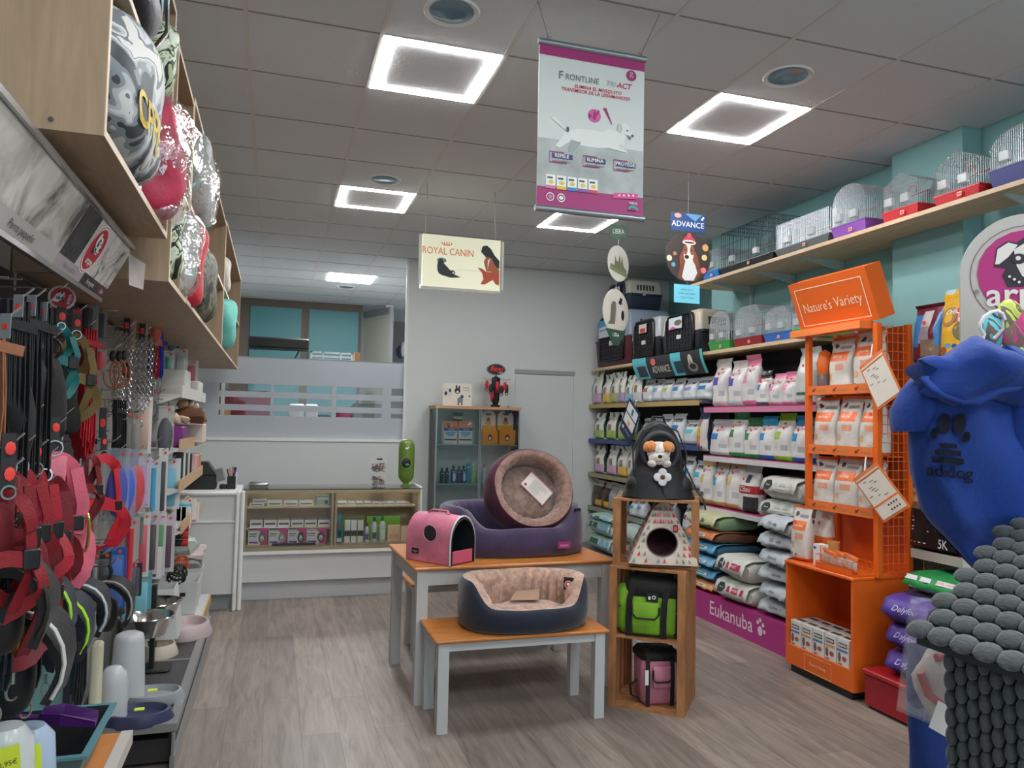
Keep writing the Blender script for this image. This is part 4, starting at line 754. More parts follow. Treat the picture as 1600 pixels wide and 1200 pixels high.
o = thing('green_box', 'long bright green box lying behind the bottles in the right bay', 'box', (at(535, 820, 1, YC+.25).x, YC+.25, ff)); MB().box(0, .17, 0, .08, 0, at(540, 811, 1, YC+.25).z-ff, M((120, 190, 60), .5)).build('carton', o)
o = thing('green_box', 'upper bright green box stepped up behind the spray bottles', 'box', (at(573, 820, 1, YC+.24).x, YC+.24, ff)); MB().box(0, .30, 0, .09, 0, at(590, 806, 1, YC+.24).z-ff, M((126, 200, 56), .5)).build('carton', o); MB().box(.02, .28, -.001, 0, .12, .125, WHITE).build('stripe', o)
def bottle(px, py_top, y, z, R, c, cap, nm, lb, cat='bottle', prof=None, face=None, grp=None, h=None):
    p = at(px, py_top, 1, y); hh = h or p.z-z; o = thing(nm, lb, cat, (p.x, y, z+.001), group=grp); nk = .72
    MB().lathe(prof or [(R*.95, 0), (R, .006), (R, hh*.68), (R*.8, hh*.76), (R*.45, hh*.80), (R*.42, hh*.84)], M(c, .4), n=16).build('bottle_body', o, 50)
    MB().lathe([(R*.5, hh*.83), (R*.5, hh), (.001, hh)], M(cap, .4), n=14).build('cap', o, 50)
    if face: F = Face((-R*.8, -R-.002, 0), (R*1.6, 0, 0), (0, 0, hh), mb=MB()); face(F, R*1.6, hh); F.build('label_print', o)
    return o
bottle(531, 804, YC+.12, ff, .026, (30, 130, 150), (60, 150, 200), 'spray_can', 'tall teal can with white collar standing leftmost in the right bay', face=lambda F, w, h: (F.rect(0, 1, .05, .18, cw, 1), F.ell(.5, .35, .3, .12, BLACK, 1), F.ell(.5, .6, .25, .08, M((200, 60, 60)), 1)))
for k, px in enumerate((543.5, 553.5, 564)): smallbox(px-4.6, px+4.6, 814, YC+.12, ff, .05, cw, 'shampoo_box', 'slim white carton with a black band, %s of three' % ['left', 'middle', 'right'][k], 'box', lambda F, w_, h: F.rect(0, 1, .3, .55, M((40, 44, 40)), 1), 'slim white cartons')
bottle(573.5, 817, YC+.12, ff, .018, (206, 206, 214), (80, 60, 130), 'small_bottle', 'small white bottle with a purple cap', face=lambda F, w, h: F.rect(0, 1, .15, .45, M((70, 80, 150)), 1)); bottle(585, 808, YC+.12, ff, .022, (214, 214, 218), (24, 50, 150), 'pump_bottle', 'white pump bottle with a big round blue cap', face=lambda F, w, h: F.rect(0, 1, .15, .4, M((70, 80, 140)), 1)); bottle(598, 807, YC+.12, ff, .027, (206, 212, 212), (30, 110, 70), 'trigger_bottle', 'white bottle with a green nozzle', face=lambda F, w, h: F.rect(.1, .9, .12, .5, cw, 1))
smallbox(606, 626, 821, YC+.14, ff, .05, M((226, 190, 150), .6), 'peach_box', 'peach coloured box beside the green nozzle bottle', 'box', lambda F, w_, h: [F.ring(.25+.25*i, .3, .09, .14, .03, M((200, 80, 60)), 1) for i in range(3)]); smallbox(626.5, 640, 822, YC+.16, ff, .05, M((226, 196, 156), .6), 'peach_box', 'second peach box half hidden by the pink carrier', 'box')
o = thing('black_tray_strip', 'long black strip lying before the magenta cartons', 'strip', (at(425, 848, 1, YC+.06).x, YC+.05, ff)); MB().box(0, .36, 0, .03, 0, .018, BLACK).build('strip', o)
# things on the counter tops
o = thing('card_terminal', 'black cash register box with a grey screen on the left counter', 'register', (at(318, 760, 1, 6.75).x, 6.75, .951))
MB().rbox(-.16, .10, -.1, .14, 0, .12, BLACK, .015).build('body', o, 40); MB().loft([[(.0, -.1, .12), (.10, -.1, .12), (.10, .1, .12), (0, .1, .12)], [(-.03, -.07, .22), (.03, -.07, .22), (.03, .1, .22), (-.03, .1, .22)]], BLACK, True, True).build('upper_case', o); MB().box(.10, .17, -.06, .08, .0, .10, M((120, 122, 124), .4)).build('keypad', o, rot=(0, -.25, 0), loc=(.0, 0, .03))
p = at(361, 758, 1, 6.7); o = thing('pen_cup', 'black square cup full of pens with a dark clip dispenser', 'pen cup', (p.x, 6.7, .951))
MB().box(-.03, .035, -.03, .03, 0, .105, BLACK).build('cup', o); MB().rbox(-.09, -.031, -.03, .02, 0, .04, BLACK, .015).build('dispenser', o, 40)
for k, (dx, c) in enumerate(((-.02, (30, 30, 34)), (-.008, (206, 140, 90)), (.004, (190, 120, 80)), (.014, (40, 40, 44)), (.022, (120, 60, 140)))): MB().tube([(dx, .0, .1), (dx*1.7, -.01+.006*k, .165+.01*(k % 3))], .005, M(c, .4), 8).build('pen', o, 50)
p = at(367, 745, 1, 6.85); o = bottle(367, 730, 6.85, .951, .022, (200, 200, 206), (70, 30, 90), 'pump_bottle', 'clear hand gel bottle with dark purple pump behind the pen cup')
p = at(404, 757, 1, 7.0); o = thing('tin_box', 'shiny metallic rounded box on the glass counter top', 'box', (p.x, 7.0, zt+.009)); MB().rbox(-.085, .085, -.05, .05, 0, .04, STEEL, .02).build('body', o, 50)
tz = zt+.0085
for k, (pt, z0, ww, c, lb) in enumerate(((706, .125, .068, (150, 110, 110), 'upper clear tub of brown chew sticks'), (736, 0, .075, (130, 116, 96), 'lower clear tub of thin twigs'))):
    p = at(591, 740, 1, 7.0); o = thing('clear_tub', lb, 'tub', (p.x, 7.0, tz+z0), group='stacked clear tubs'); MB().loft([[(s*ww*.8, t*ww*.8, .001) for s, t in ((-1, -1), (1, -1), (1, 1), (-1, 1))], [(s*ww, t*ww, .12) for s, t in ((-1, -1), (1, -1), (1, 1), (-1, 1))]], M((236, 232, 230), .15, 0, 'plastic', a=.10), True, True).build('tub', o)
    m = MB(); rr_ = random.Random(k)
    for i in range(80):
        a = Vector((rr_.uniform(-.05, .05), rr_.uniform(-.05, .05), rr_.uniform(.01, .08))); d = Vector((rr_.uniform(-1, 1), rr_.uniform(-1, 1), rr_.uniform(-.3, .6))).normalized()*.02; m.tube([a-d, a+d], .004, M(tuple(int(v*.6) for v in c) if i % 3 else (186, 170, 160), .6), 5)
    q = m.build('chew_sticks', o); q['kind'] = 'stuff'
    if k == 0: MB().box(-.025, .025, -.071, -.068, .115, .13, BLACK).build('handle', o)
p = at(634, 758, 1, 6.98); zt2 = at(634, 686, 1, 6.98).z-tz; o = thing('bag_dispenser', 'tall green capsule shaped dispenser with round opening on the glass top', 'dispenser', (p.x, 6.98, tz)); gr = M((96, 126, 44), .35)
H_ = zt2; R = .073
MB().lathe([(.052, 0), (.055, .006), (.03, .02), (.028, .03), (.05, .05), (.068, .08), (R, .12), (R, H_-.08), (R*.93, H_-.045), (R*.7, H_-.015), (R*.35, H_-.002), (.001, H_)], gr, n=32).build('body', o, 60)
q = MB(); q.ell((0, 0, 0), .045, .012, .050, BLACK, 24, 8); q.build('opening', o, 60, loc=(-.015, -R+.006, H_*.5)); q = MB(); q.torus((0, 0, 0), .046, .004, M((120, 140, 90), .3), 1, 24, 5, 1, 1.1); q.build('opening_rim', o, 60, loc=(-.015, -R+.002, H_*.5)); m = MB(); m.ell((.0, 0, 0), .02, .01, .012, M((40, 140, 110), .4)); m.build('bag_roll', o, 60, loc=(-.005, -R-.005, H_*.46))
F = Face((-.03, -R-.003, H_*.74), (.05, 0, 0), (0, 0, .05), mb=MB()); F.ell(.28, .6, .2, .14, WHITE, 1); F.poly([(.4, .3), (.55, .4), (.85, .95), (.5, .8)], WHITE, 1); F.build('leaf_mark', o)
# ---- glass cabinet
yv = 7.9; a = at(682, 636, 1, yv); b = at(813, 636, 1, yv); ztp = a.z; o = thing('glass_cabinet', 'tall glass display cabinet with a wooden top board', 'cabinet', (a.x, yv, 0)); W = b.x-a.x; D = .36
MB().box(-.01, W+.01, -.01, D, ztp-.012, ztp+.018, M((190, 146, 104), .5)).build('top_board', o); MB().box(0, W, 0, D, 0, .06, M((190, 146, 104), .5)).build('base_board', o)
alu = M((150, 166, 166), .35, .5)
for x in (0, W-.014):
    for y in (0, D-.014): MB().box(x, x+.014, y, y+.014, .06, ztp-.012, alu).build('corner_post', o)
xm = at(749, 700, 1, yv).x-a.x; MB().box(xm-.008, xm-.001, -.006, .006, .06, ztp-.012, alu).build('door_stile', o); MB().box(xm+.010, xm+.017, -.006, .006, .06, ztp-.012, alu).build('door_stile', o)
gl = M((206, 226, 222), .1, 0, 'glass'); MB().box(.014, xm-.008, 0, .004, .06, ztp-.015, gl).build('glass_door', o); MB().box(xm+.017, W-.014, 0, .004, .06, ztp-.015, gl).build('glass_door', o); MB().box(0, .004, .014, D-.014, .06, ztp-.015, gl).build('side_glass', o); MB().box(W-.004, W, .014, D-.014, .06, ztp-.015, gl).build('side_glass', o)
MB().box(.014, W-.014, D-.004, D, .06, ztp-.015, M((176, 190, 188), .3)).build('back_panel', o)
z1 = at(720, 694.5, 1, yv).z; z2 = at(720, 756, 1, yv).z
for z in (z1, z2, .62, .34): MB().box(.005, W-.005, .006, D-.006, z-.008, z, M((150, 180, 174), .2)).build('glass_shelf', o)
MB().torus((0, 0, 0), .012, .004, STEEL, 0, 12, 5).build('lock', o, 60, loc=(W+.004, .03, at(806, 716, 1, yv).z))
YV = yv+.10
def dispbox(px0, px1, pt, c1, c2, c3, lb, txt_=None, k=0):
    def f(F, w_, h):
        F.rect(0, 1, .70, 1, M(c1, .6), 1); F.rect(0, 1, .58, .70, M(c2, .5), 1); F.ell(.5, .55, .4, .22, M(c3, .5), 2, t0=PI, t1=2*PI); F.rect(.05, .95, .16, .22, BLACK, 2); rr_ = random.Random(k)
        for i in range(9): F.ell(rr_.uniform(.1, .9), rr_.uniform(.76, .94), .07, .05, M(rr_.choice([(230, 120, 40), (240, 240, 236), (60, 50, 44), (60, 170, 160)]), .6), 2)
        F.text('Seresto', .55, .64, .014, WHITE, 3)
    return smallbox(px0, px1, pt, YV, z1, .12, cw, 'collar_display', lb, 'box', f, 'blue and white display boxes')
dispbox(694, 715.5, 658, (226, 120, 60), (20, 80, 150), (120, 180, 220), 'left blue and white display box with dog pictures in the glass cabinet', k=3); dispbox(717, 739, 658, (214, 130, 80), (20, 80, 150), (120, 180, 220), 'right blue and white display box with dog pictures in the glass cabinet', k=5)
p = at(717, 658, 1, YV); q = MB(); q.lathe([(.05, 0), (.055, .01), (.05, .07), (.06, .075), (.06, .09), (.02, .095)], M((40, 60, 74), .3), n=20); o = thing('round_tin', 'small dark round tin on top of the blue display boxes', 'tin', (p.x, YV+.05, p.z+.001)); q.build('body', o, 50); MB().lathe([(.056, .02), (.057, .05)], M((170, 180, 120), .4), n=20, cap0=False, cap1=False).build('label_band', o)
for k, (pa, pb) in enumerate(((754.5, 778.5), (781, 806))):
    a_ = at(pa, 641, 1, YV); b_ = at(pb, 641, 1, YV); w_ = b_.x-a_.x; hh = a_.z-z1; o = thing('yellow_display', ['left', 'right'][k]+' yellow and white arched display stand in the glass cabinet', 'display', (a_.x, YV, z1+.001), group='yellow arched displays'); yel = M((222, 160, 40), .5)
    m = MB(); pts = [(0, 0, 0), (w_, 0, 0), (w_, 0, hh*.8)]+[(w_/2+w_/2*math.cos(t), 0, hh*.8+hh*.2*math.sin(t)) for t in [PI*i/10 for i in range(1, 10)]]+[(0, 0, hh*.8)]; m.loft([pts, [(x, y+.004, z) for x, y, z in pts]], cw, True, True); m.build('arched_back', o, loc=(0, .08, 0)); MB().box(0, w_, 0, .08, 0, hh*.42, yel).build('tray', o)
    F = Face((0, -.001, 0), (w_, 0, 0), (0, 0, hh), mb=MB()); F.rect(.05, .95, .08, .38, M((236, 150, 40), .5), 1); F.ell(.5, .2, .15, .09, BLACK, 2); F.ell(.5, .18, .08, .05, WHITE, 3); F.build('front_print', o); F = Face((0, .079, 0), (w_, 0, 0), (0, 0, hh), mb=MB()); F.rect(0, 1, .42, .56, yel, 1); F.ell(.5, .68, .12, .12, M((120, 70, 50)), 1); F.ell(.5, .62, .2, .05, yel, 2); F.ell(.5, .88, .2, .03, txt, 1); F.build('back_print', o)
p = at(799, 645, 1, YV-.06); MB().ell((0, 0, 0), .04, .04, .045, M((24, 110, 160), .4, 0, 'camo', s=20, cols=[(20, 90, 150), (30, 150, 170), (20, 60, 120)])).build('ball', None, 60, loc=(p.x, YV+.06, p.z+.03)).name = 'blue_ball'; bpy.data.objects['blue_ball']['label'] = 'shiny blue ball at the top right of the glass cabinet'; bpy.data.objects['blue_ball']['category'] = 'ball'
def bl(c1, c2): return lambda F, w, h: (F.ell(.6, .35, .35, .25, M(c1, .5), 1), F.rect(.1, .9, .62, .66, M(c2, .5), 1))
for k, (px, pt, R, c, cap, lb) in enumerate(((690.5, 731, .024, (26, 26, 40), (18, 18, 24), 'black bottle at the left end of the shampoo shelf'), (698.5, 731, .026, (34, 26, 56), (20, 20, 30), 'dark violet bottle second on the shampoo shelf'), (708.5, 727, .028, (30, 80, 150), (20, 36, 70), 'blue bottle with pale oval label'), (717, 728, .024, (50, 30, 100), (30, 20, 60), 'violet bottle between the two oval labelled ones'), (724.5, 728, .026, (60, 40, 110), (30, 20, 60), 'violet bottle with pale oval label'), (731.5, 716, .020, (24, 130, 196), (150, 190, 210), 'tall slim bright blue spray can'), (739.5, 723, .026, (130, 196, 130), (190, 206, 200), 'pale green bottle with sprayer'), (752, 724, .018, (120, 170, 200), (210, 214, 214), 'slim light blue and white tube'), (756.5, 725, .014, (206, 206, 210), (200, 90, 60), 'thin white tube beside the cabinet stile'))): bottle(px, pt, YV, z2, R, c, cap, 'shampoo_bottle', lb, face=bl((190, 206, 220) if k in (2, 4) else c, (200, 200, 210)), grp='bottles on the shampoo shelf')
bottle(691, 790, YV, .62, .028, (214, 214, 214), (206, 210, 210), 'shampoo_bottle', 'white bottle low in the glass cabinet above the purple bed')
# on the cabinet
o = thing('breed_card', 'small white card with bulldog pictures standing on the glass cabinet', 'card', (at(691, 632, 1, YV).x, YV-.02, ztp+.019)); w_ = at(736, 632, 1, YV).x-at(691, 632, 1, YV).x; h = at(700, 599, 1, YV).z-ztp-.018; MB().box(0, w_, 0, .004, 0, h, M((220, 214, 202), .6)).build('card', o)
F = Face((0, -.001, 0), (w_, 0, 0), (0, 0, h), mb=MB()); dk = M((40, 50, 60)); F.text('Bulldog', .80, .82, .016, txt, 1); F.text('Francés', .80, .70, .016, txt, 1); F.rect(.03, .3, .42, .8, M((206, 206, 196)), 1); F.ell(.1, .55, .05, .09, dk, 2); F.ell(.24, .68, .04, .08, dk, 2); F.ell(.5, .68, .10, .14, dk, 1); F.ell(.46, .86, .03, .08, dk, 1); F.ell(.56, .84, .03, .07, dk, 1); F.ell(.5, .62, .04, .05, WHITE, 2); F.ell(.6, .28, .10, .13, M((120, 130, 146)), 1); F.ell(.66, .42, .05, .08, dk, 2); F.rect(.52, .56, .03, .2, dk, 1); F.rect(.64, .68, .03, .2, dk, 1); F.ell(.92, .45, .03, .04, dk, 1); F.build('print', o)
xf = at(774, 632, 1, YV).x; o = thing('leash_display', 'rotating black display stand of red retractable leashes on the glass cabinet', 'display', (xf, YV, ztp+.019)); hh = at(775, 568, 1, YV).z-ztp-.018
MB().lathe([(.055, 0), (.055, .02), (.03, .03), (.045, hh*.15), (.05, hh*.66), (.02, hh*.7)], BLACK, n=8).build('column', o, 40); MB().tube([(0, 0, hh*.66), (0, 0, hh*.8)], .007, BLACK).build('stem', o)
m = MB(); m.lathe([(.108, -.006), (.108, .006)], BLACK, n=32); m.build('sign_plate', o, 40, loc=(0, 0, hh*.86), rot=(PI/2, 0, 0)).scale = (1, .58, 1)
F = Face((-.105, -.0075, hh*.86-.06), (.21, 0, 0), (0, 0, .12), mb=MB()); F.ring(.5, .5, .5, .5, .03, STEEL, 1); F.text('flexi', .5, .54, .058, M((224, 40, 36), .5), 2, bold=.03, shear=.25, sx=1.1); F.poly([(.55, .18), (.72, .3), (.95, .22), (.85, .12)], STEEL, 2); F.build('lettering', o)
m = MB()
for s in (-1, 1): m.tube([(0, -.03, hh*.63), (s*.12, -.04, hh*.62), (s*.155, -.04, hh*.655)], .003, STEEL, 5)
m.build('hook_bar', o, 60)
for k, (dx, dz, c) in enumerate(((-.115, .44, (196, 24, 40)), (-.075, .36, (30, 30, 34)), (-.055, .20, (196, 24, 44)), (0, .42, (206, 30, 44)), (.05, .34, (30, 30, 34)), (.085, .42, (200, 26, 40)), (.11, .36, (36, 34, 38)))):
    l = MB(); l.ell((0, 0, 0), .020, .012, .048, M(c, .35), 12, 8, .8); q = l.build('leash', o, 60, loc=(dx, -.055-.01*(k % 2), hh*dz+.03)); q2 = MB(); q2.torus((0, 0, -.05), .016, .004, M((30, 30, 32) if k != 3 else (206, 30, 44)), 1, 12, 5, 1, 1.3).build('leash_handle', q, 60)
# ================================================================== table, benches and beds in the middle
tw = M((196, 124, 60), .35, 0, 'wood', sx=.8, sy=7, s=5, lo=.72); lw = M((198, 200, 200), .45)
def table(nm, lb, x, y, rz, L, D, H, leg, th, apron, seatcol=tw, ins=.02, bev=.01, cat='table'):
    o = thing(nm, lb, cat, (x, y, 0), rz=rz); MB().rbox(-L/2, L/2, -D/2, D/2, H-th, H, seatcol, bev).build('tabletop' if cat == 'table' else 'seat', o, 40)
    lx = L/2-ins-leg; ly = D/2-ins-leg
    for sx in (-1, 1):
        for sy in (-1, 1): a, b = sorted((sx*lx, sx*(lx+leg))); c, d = sorted((sy*ly, sy*(ly+leg))); MB().box(a, b, c, d, 0, H-th, lw).build('leg', o)
    for sy in (-1, 1): c, d = sorted((sy*(ly+.012), sy*(ly+leg-.01))); MB().box(-lx, lx, c, d, H-th-apron, H-th, lw).build('apron', o)
    for sx in (-1, 1): a, b = sorted((sx*(lx+.012), sx*(lx+leg-.01))); MB().box(a, b, -ly, ly, H-th-apron, H-th, lw).build('apron', o)
    return o
tb = table('display_table', 'white legged table with an orange brown wooden top holding the pet beds', 1.355, 4.565, .03, 1.22, .83, .745, .062, .02, .085)
bn = table('bench', 'near white legged bench with wooden seat carrying the navy bed', 1.268, 3.945, 0, .94, .44, .462, .055, .018, .045, cat='bench')
p = at(655, 905, 2, .462); bn2 = table('bench', 'far bench with wooden seat pushed under the table back', 1.40, 5.21, .02, 1.0, .34, .462, .05, .018, .045, cat='bench')
def bed(nm, lb, loc, rz, L, D, H, outer, inner, seat, dip=.45, dipw=.9, r=.08, seed=0, e=.82, wr=.012, rot=None, lining_full=True, fold=26):
    """oval bolster pet bed: wall with rounded rim, lower opening at the front (-y), wrinkled lining, cushion"""
    o = thing(nm, lb, 'pet bed', loc, rz=rz, rot=rot); n = 88
    def hz(a):  # rim height
        d = abs((a-1.5*PI+PI) % (2*PI)-PI); return H*(1-dip*max(0, min(1, (dipw-d)/.35+.5))**1.0) if d < dipw+.2 else H
    hs = [hz(2*PI*i/n) for i in range(n)]
    for _ in range(3): hs = [(hs[i-1]+hs[i]+hs[(i+1) % n])/3 for i in range(n)]
    def ring(ins, fz, wob=0):
        out = []
        for i in range(n):
            a = 2*PI*i/n; ca, sa = math.cos(a), math.sin(a); wv = wob*math.sin(fold*a+1.3*math.sin(5*a+seed))
            out.append(((L/2-ins+wv)*math.copysign(abs(ca)**e, ca), (D/2-ins+wv)*math.copysign(abs(sa)**e, sa), fz(hs[i])))
        return out
    R1 = [ring(.03, lambda h: 0), ring(.006, lambda h: .02), ring(-.006, lambda h: h*.4), ring(0, lambda h: h*.8), ring(.008, lambda h: h*.93), ring(r*.25, lambda h: h*.995)]
    m = MB(); m.loft(R1, outer, True); m.wob(.008, 6, seed); m.build('outer_wall', o, 70)
    R2 = [ring(r*.25, lambda h: h*.995), ring(r*.5, lambda h: h*1.0, wr*.3), ring(r*.8, lambda h: h*.96, wr*.7), ring(r, lambda h: h*.80, wr), ring(r*1.08, lambda h: h*.5, wr), ring(r*1.0, lambda h: h*.22, wr)]
    m = MB(); m.loft(R2, inner); m.wob(.006, 6, seed); m.build('lining', o, 70)
    R3 = [ring(r*.9, lambda h: .045), ring(r*1.05, lambda h: .075), ring(r*1.8, lambda h: .095), ring(D*.35, lambda h: .105), ring(D*.49, lambda h: .10)]
    m = MB(); m.loft(R3, seat, False, True); m.wob(.012, 9, seed+3); m.build('cushion', o, 70)
    return o
navyp = M((17, 27, 48), .8, 0, 'fabric', s=60, sheen=.35); beigep = M((186, 152, 134), .9, 0, 'plush'); purp = M((58, 44, 80), .8, 0, 'fabric', s=60, sheen=.4); brownp = M((150, 118, 106), .9, 0, 'plush'); seatb = M((134, 112, 100), .9, 0, 'plush'); wine = M((74, 24, 48), .8, 0, 'fabric', s=60)
a = at(721, 940, 1, 3.95); b = at(910, 940, 1, 3.95)
bd = bed('pet_bed', 'navy oval pet bed with dusty pink wrinkled lining on the near bench', ((a.x+b.x)/2, 3.955, .463), 0, b.x-a.x+.02, .50, .26, navyp, beigep, beigep, .52, .95, .09, 1, .9, .017)
def tagcard(parent, loc, rot, sc=1.0):
    c = thing('t', 't', 't'); del c['label']; del c['category']; c.name = 'brand_tag'; c.parent = parent; c.location = loc; c.rotation_euler = rot
    MB().box(-.022*sc, .022*sc, -.0015, .0015, -.045*sc, .012*sc, M((26, 24, 28), .5)).build('tag_card', c); F = Face((-.02*sc, -.002, -.04*sc), (.04*sc, 0, 0), (0, 0, .04*sc), mb=MB()); F.ell(.5, .5, .44, .44, WHITE, 1); F.ell(.5, .5, .38, .38, M((206, 40, 56)), 2); F.ell(.5, .55, .2, .16, WHITE, 3); F.build('tag_emblem', c); return c
tagcard(bd, (.235, -.07, .235), (0, 0, -.5), 1.2)
MB().add([(-.07, .02, .12), (.09, .0, .12), (.13, .10, .155), (-.01, .11, .15)], [(0, 1, 2, 3)], M((160, 128, 108), .7)).build('paper_insert', bd)
F = Face((0, 0, 0), (1, 0, 0), (0, 1, 0))
# big purple bed on the table and the round brown one leaning in it
a = at(697, 835, 1, 4.5); b = at(911, 835, 1, 4.5); zt_ = .746
pb = bed('pet_bed', 'large purple oval pet bed with grey lining on the table', ((a.x+b.x)/2+.0, 4.62, zt_), 0, b.x-a.x+.02, .66, .29, purp, purp, M((150, 164, 172), .9, 0, 'fabric'), .42, .8, .10, 2, .82, .004)
a_ = at(843, 851, 1, 4.28)
F = Face((.19, -.342, .055), (.082, 0, 0), (0, 0, .04), mb=MB()); F.rect(0, 1, 0, 1, M((160, 40, 120), .6), 1); F.text('arppe', .5, .5, .016, M((226, 180, 214), .6), 3, bold=.01); F.build('woven_label', pb)
tagcard(pb, (.37, -.20, .26), (.1, 0, .4), 1.3)
c = at(822, 775, 1, 4.55); o = bed('pet_bed', 'round brown pet bed with wine red outside leaning upright in the purple one', (c.x-.0, 4.63, c.z-.005), 0, .56, .52, .20, wine, brownp, seatb, .0, .9, .075, 5, .95, .004, rot=(1.22, .0, .10))
Fc = Face((-.02, -.16, .17), (.17, 0, 0), (0, .20, 0)); 
cd = thing('info_card', 'white information card lying diagonally inside the leaning round bed', 'card', (0, 0, 0)); cd.parent = None
R_ = o.rotation_euler.to_matrix().to_4x4(); cd.matrix_world = Matrix.Translation(o.location) @ R_ @ Matrix.Translation((.055, .015, .112)) @ Matrix.Rotation(-.82, 4, 'Z')
MB().box(-.095, .095, -.06, .06, 0, .003, M((214, 208, 200), .6)).build('card', cd); F = Face((-.095, -.06, .0035), (.19, 0, 0), (0, .12, 0), mb=MB())
F.rect(.0, 1, .93, 1, M((200, 150, 150)), 1); F.rect(.0, 1, 0, .06, M((200, 150, 150)), 1); F.ell(.12, .2, .05, .08, M((130, 60, 80)), 1)
rr_ = random.Random(4)
for i in range(9): F.rect(.25, .25+rr_.uniform(.35, .65), .16+.08*i, .185+.08*i, M((150, 160, 156)), 1)
F.build('print', cd); tagcard(o, (.215, -.20, .16), (-1.2, 0, 0), 1.2)
# pink carrier on the table
a = at(672, 870, 1, 4.30); o = thing('pet_carrier', 'small pink tunnel shaped carrier with black inside on the table corner', 'carrier', (at(688, 865, 1, 4.33).x, 4.34, zt_+.002), rz=.62)
pkm = M((212, 122, 148), .6, 0, 'fabric', s=120); Wd, Ln, Ht = .21, .34, .27
def arch(s, y, z0=0.0): return [(-Wd/2*s, y, z0), (-Wd/2*s, y, Ht*.45*s)]+[(Wd/2*s*math.cos(t), y, Ht*.45*s+Ht*.53*s*math.sin(t)) for t in [PI-PI*i/14 for i in range(1, 14)]]+[(Wd/2*s, y, Ht*.45*s), (Wd/2*s, y, z0)]
m = MB(); m.loft([arch(1, -Ln/2), arch(1.03, 0), arch(1, Ln/2)], pkm, False, True, closed=True); m.build('shell', o, 50)
m = MB(); m.loft([arch(.95, -Ln/2+.004, .005), arch(.92, Ln/2-.06, .006)], M((18, 30, 34), .8), False, True); m.build('dark_lining', o, 50)
m = MB(); m.tube(arch(1.0, -Ln/2), .006, M((206, 200, 206), .4), 6); m.build('piping', o, 60); m = MB(); m.tube(arch(.94, -Ln/2-.003), .005, BLACK, 6); m.build('zip', o, 60)
MB().rbox(-Wd/2+.02, Wd/2-.02, -Ln/2-.004, -Ln/2+.004, .004, .075, M((206, 90, 116), .6), .004).build('rolled_door', o, 40)
m = MB(); m.ell((0, 0, 0), .006, .055, .048, M((46, 44, 50), .5), 20, 8); m.build('mesh_window', o, 60, loc=(-Wd/2-.001, -.02, .165)); m = MB(); m.torus((0, 0, 0), .052, .003, M((206, 150, 170), .5), 0, 22, 5, 1, .9); m.build('window_rim', o, 60, loc=(-Wd/2-.004, -.02, .165))
F = Face((-Wd/2-.004, .12, .04), (0, -.055, 0), (0, 0, .03), mb=MB()); F.rect(0, 1, 0, 1, BLACK, 1); F.text('arppe', .5, .5, .012, WHITE, 2); F.build('brand_patch', o)
m = MB(); m.tube([(-.02, -.08, Ht*.99), (-.01, -.06, Ht+.015), (-.01, .06, Ht+.015), (-.02, .08, Ht*.99)], .008, M((206, 96, 120), .6), 8, flat=.6); m.build('carry_handle', o, 60)
# ---- wooden crates: lower stack holds the green and pink carriers, upper one the tent
cwood = M((176, 122, 78), .6, 0, 'wood', s=6, sx=3, sy=3, sz=.8, lo=.62)
def crate(lb, loc, rz, W, D, Hh, shelf=None, n=4, tilt=(0, 0)):
    "open face towards -y, slats on the sides, top and bottom, corner posts"
    o = thing('wooden_crate', lb, 'crate', loc, rot=(tilt[0], tilt[1], rz), group='wooden crates'); p = .03; s = (D-2*.0)/n; t = .012
    for sx in (-1, 1):
        for y in (-D/2, D/2-p): a, b = sorted((sx*(W/2-p-t), sx*(W/2-t))); MB().box(a, b, y+(.0 if y < 0 else 0), y+p, t, Hh-t, cwood).build('corner_post', o)
        for k in range(n): a, b = sorted((sx*(W/2-t), sx*W/2)); MB().box(a, b, -D/2+k*s+.002, -D/2+(k+1)*s-.034, 0, Hh, cwood).build('slat', o)
    for z in ((0, Hh-t) if shelf is None else (0, shelf, Hh-t)):
        for k in range(n): MB().box(-W/2+t, W/2-t, -D/2+k*s+.002, -D/2+(k+1)*s-.016, z, z+t, cwood).build('slat', o)
    return o
CRZ = -.695; cc_ = (2.098, 3.918)
cr1 = crate('lower wooden crate standing on the floor with a shelf between two carriers', (cc_[0], cc_[1], 0), CRZ, .419, .397, .765, .378)
cr2 = crate('upper wooden crate stacked on top with the tent inside', (2.134, 3.955, .766), -.55, .47, .38, .37)
def incrate(dx, dy, dz, base=cc_, rz=CRZ): c, s = math.cos(rz), math.sin(rz); return (base[0]+dx*c-dy*s, base[1]+dx*s+dy*c, dz)
# tent: four sided pyramid with printed cloth and round hole
o = thing('pet_tent', 'pyramid cat tent printed with little triangles in the upper crate', 'pet tent', (2.125, 3.885, .779), rz=-.40)
tm = M((196, 186, 172), .8, 0, 'fabric', s=60); tp = Vector((0, 0, .345)); B4 = [Vector((-.195, -.17, .01)), Vector((.195, -.17, .01)), Vector((.195, .17, .01)), Vector((-.195, .17, .01))]
T4 = [Vector((x*.20, y*.2, .335)) for x, y in ((-.195, -.17), (.195, -.17), (.195, .17), (-.195, .17))]
def fpt(i, u, v): a = B4[i].lerp(B4[(i+1) % 4], u); b = T4[i].lerp(T4[(i+1) % 4], u); return a.lerp(b, v)
m = MB()
hc = (.47, .33)
for i in range(1, 4): m.add([B4[i], B4[(i+1) % 4], T4[(i+1) % 4], T4[i]], [(0, 1, 2, 3)], tm)
m.add(T4, [(0, 1, 2, 3)], tm); m.add([b for b in B4], [(3, 2, 1, 0)], tm)
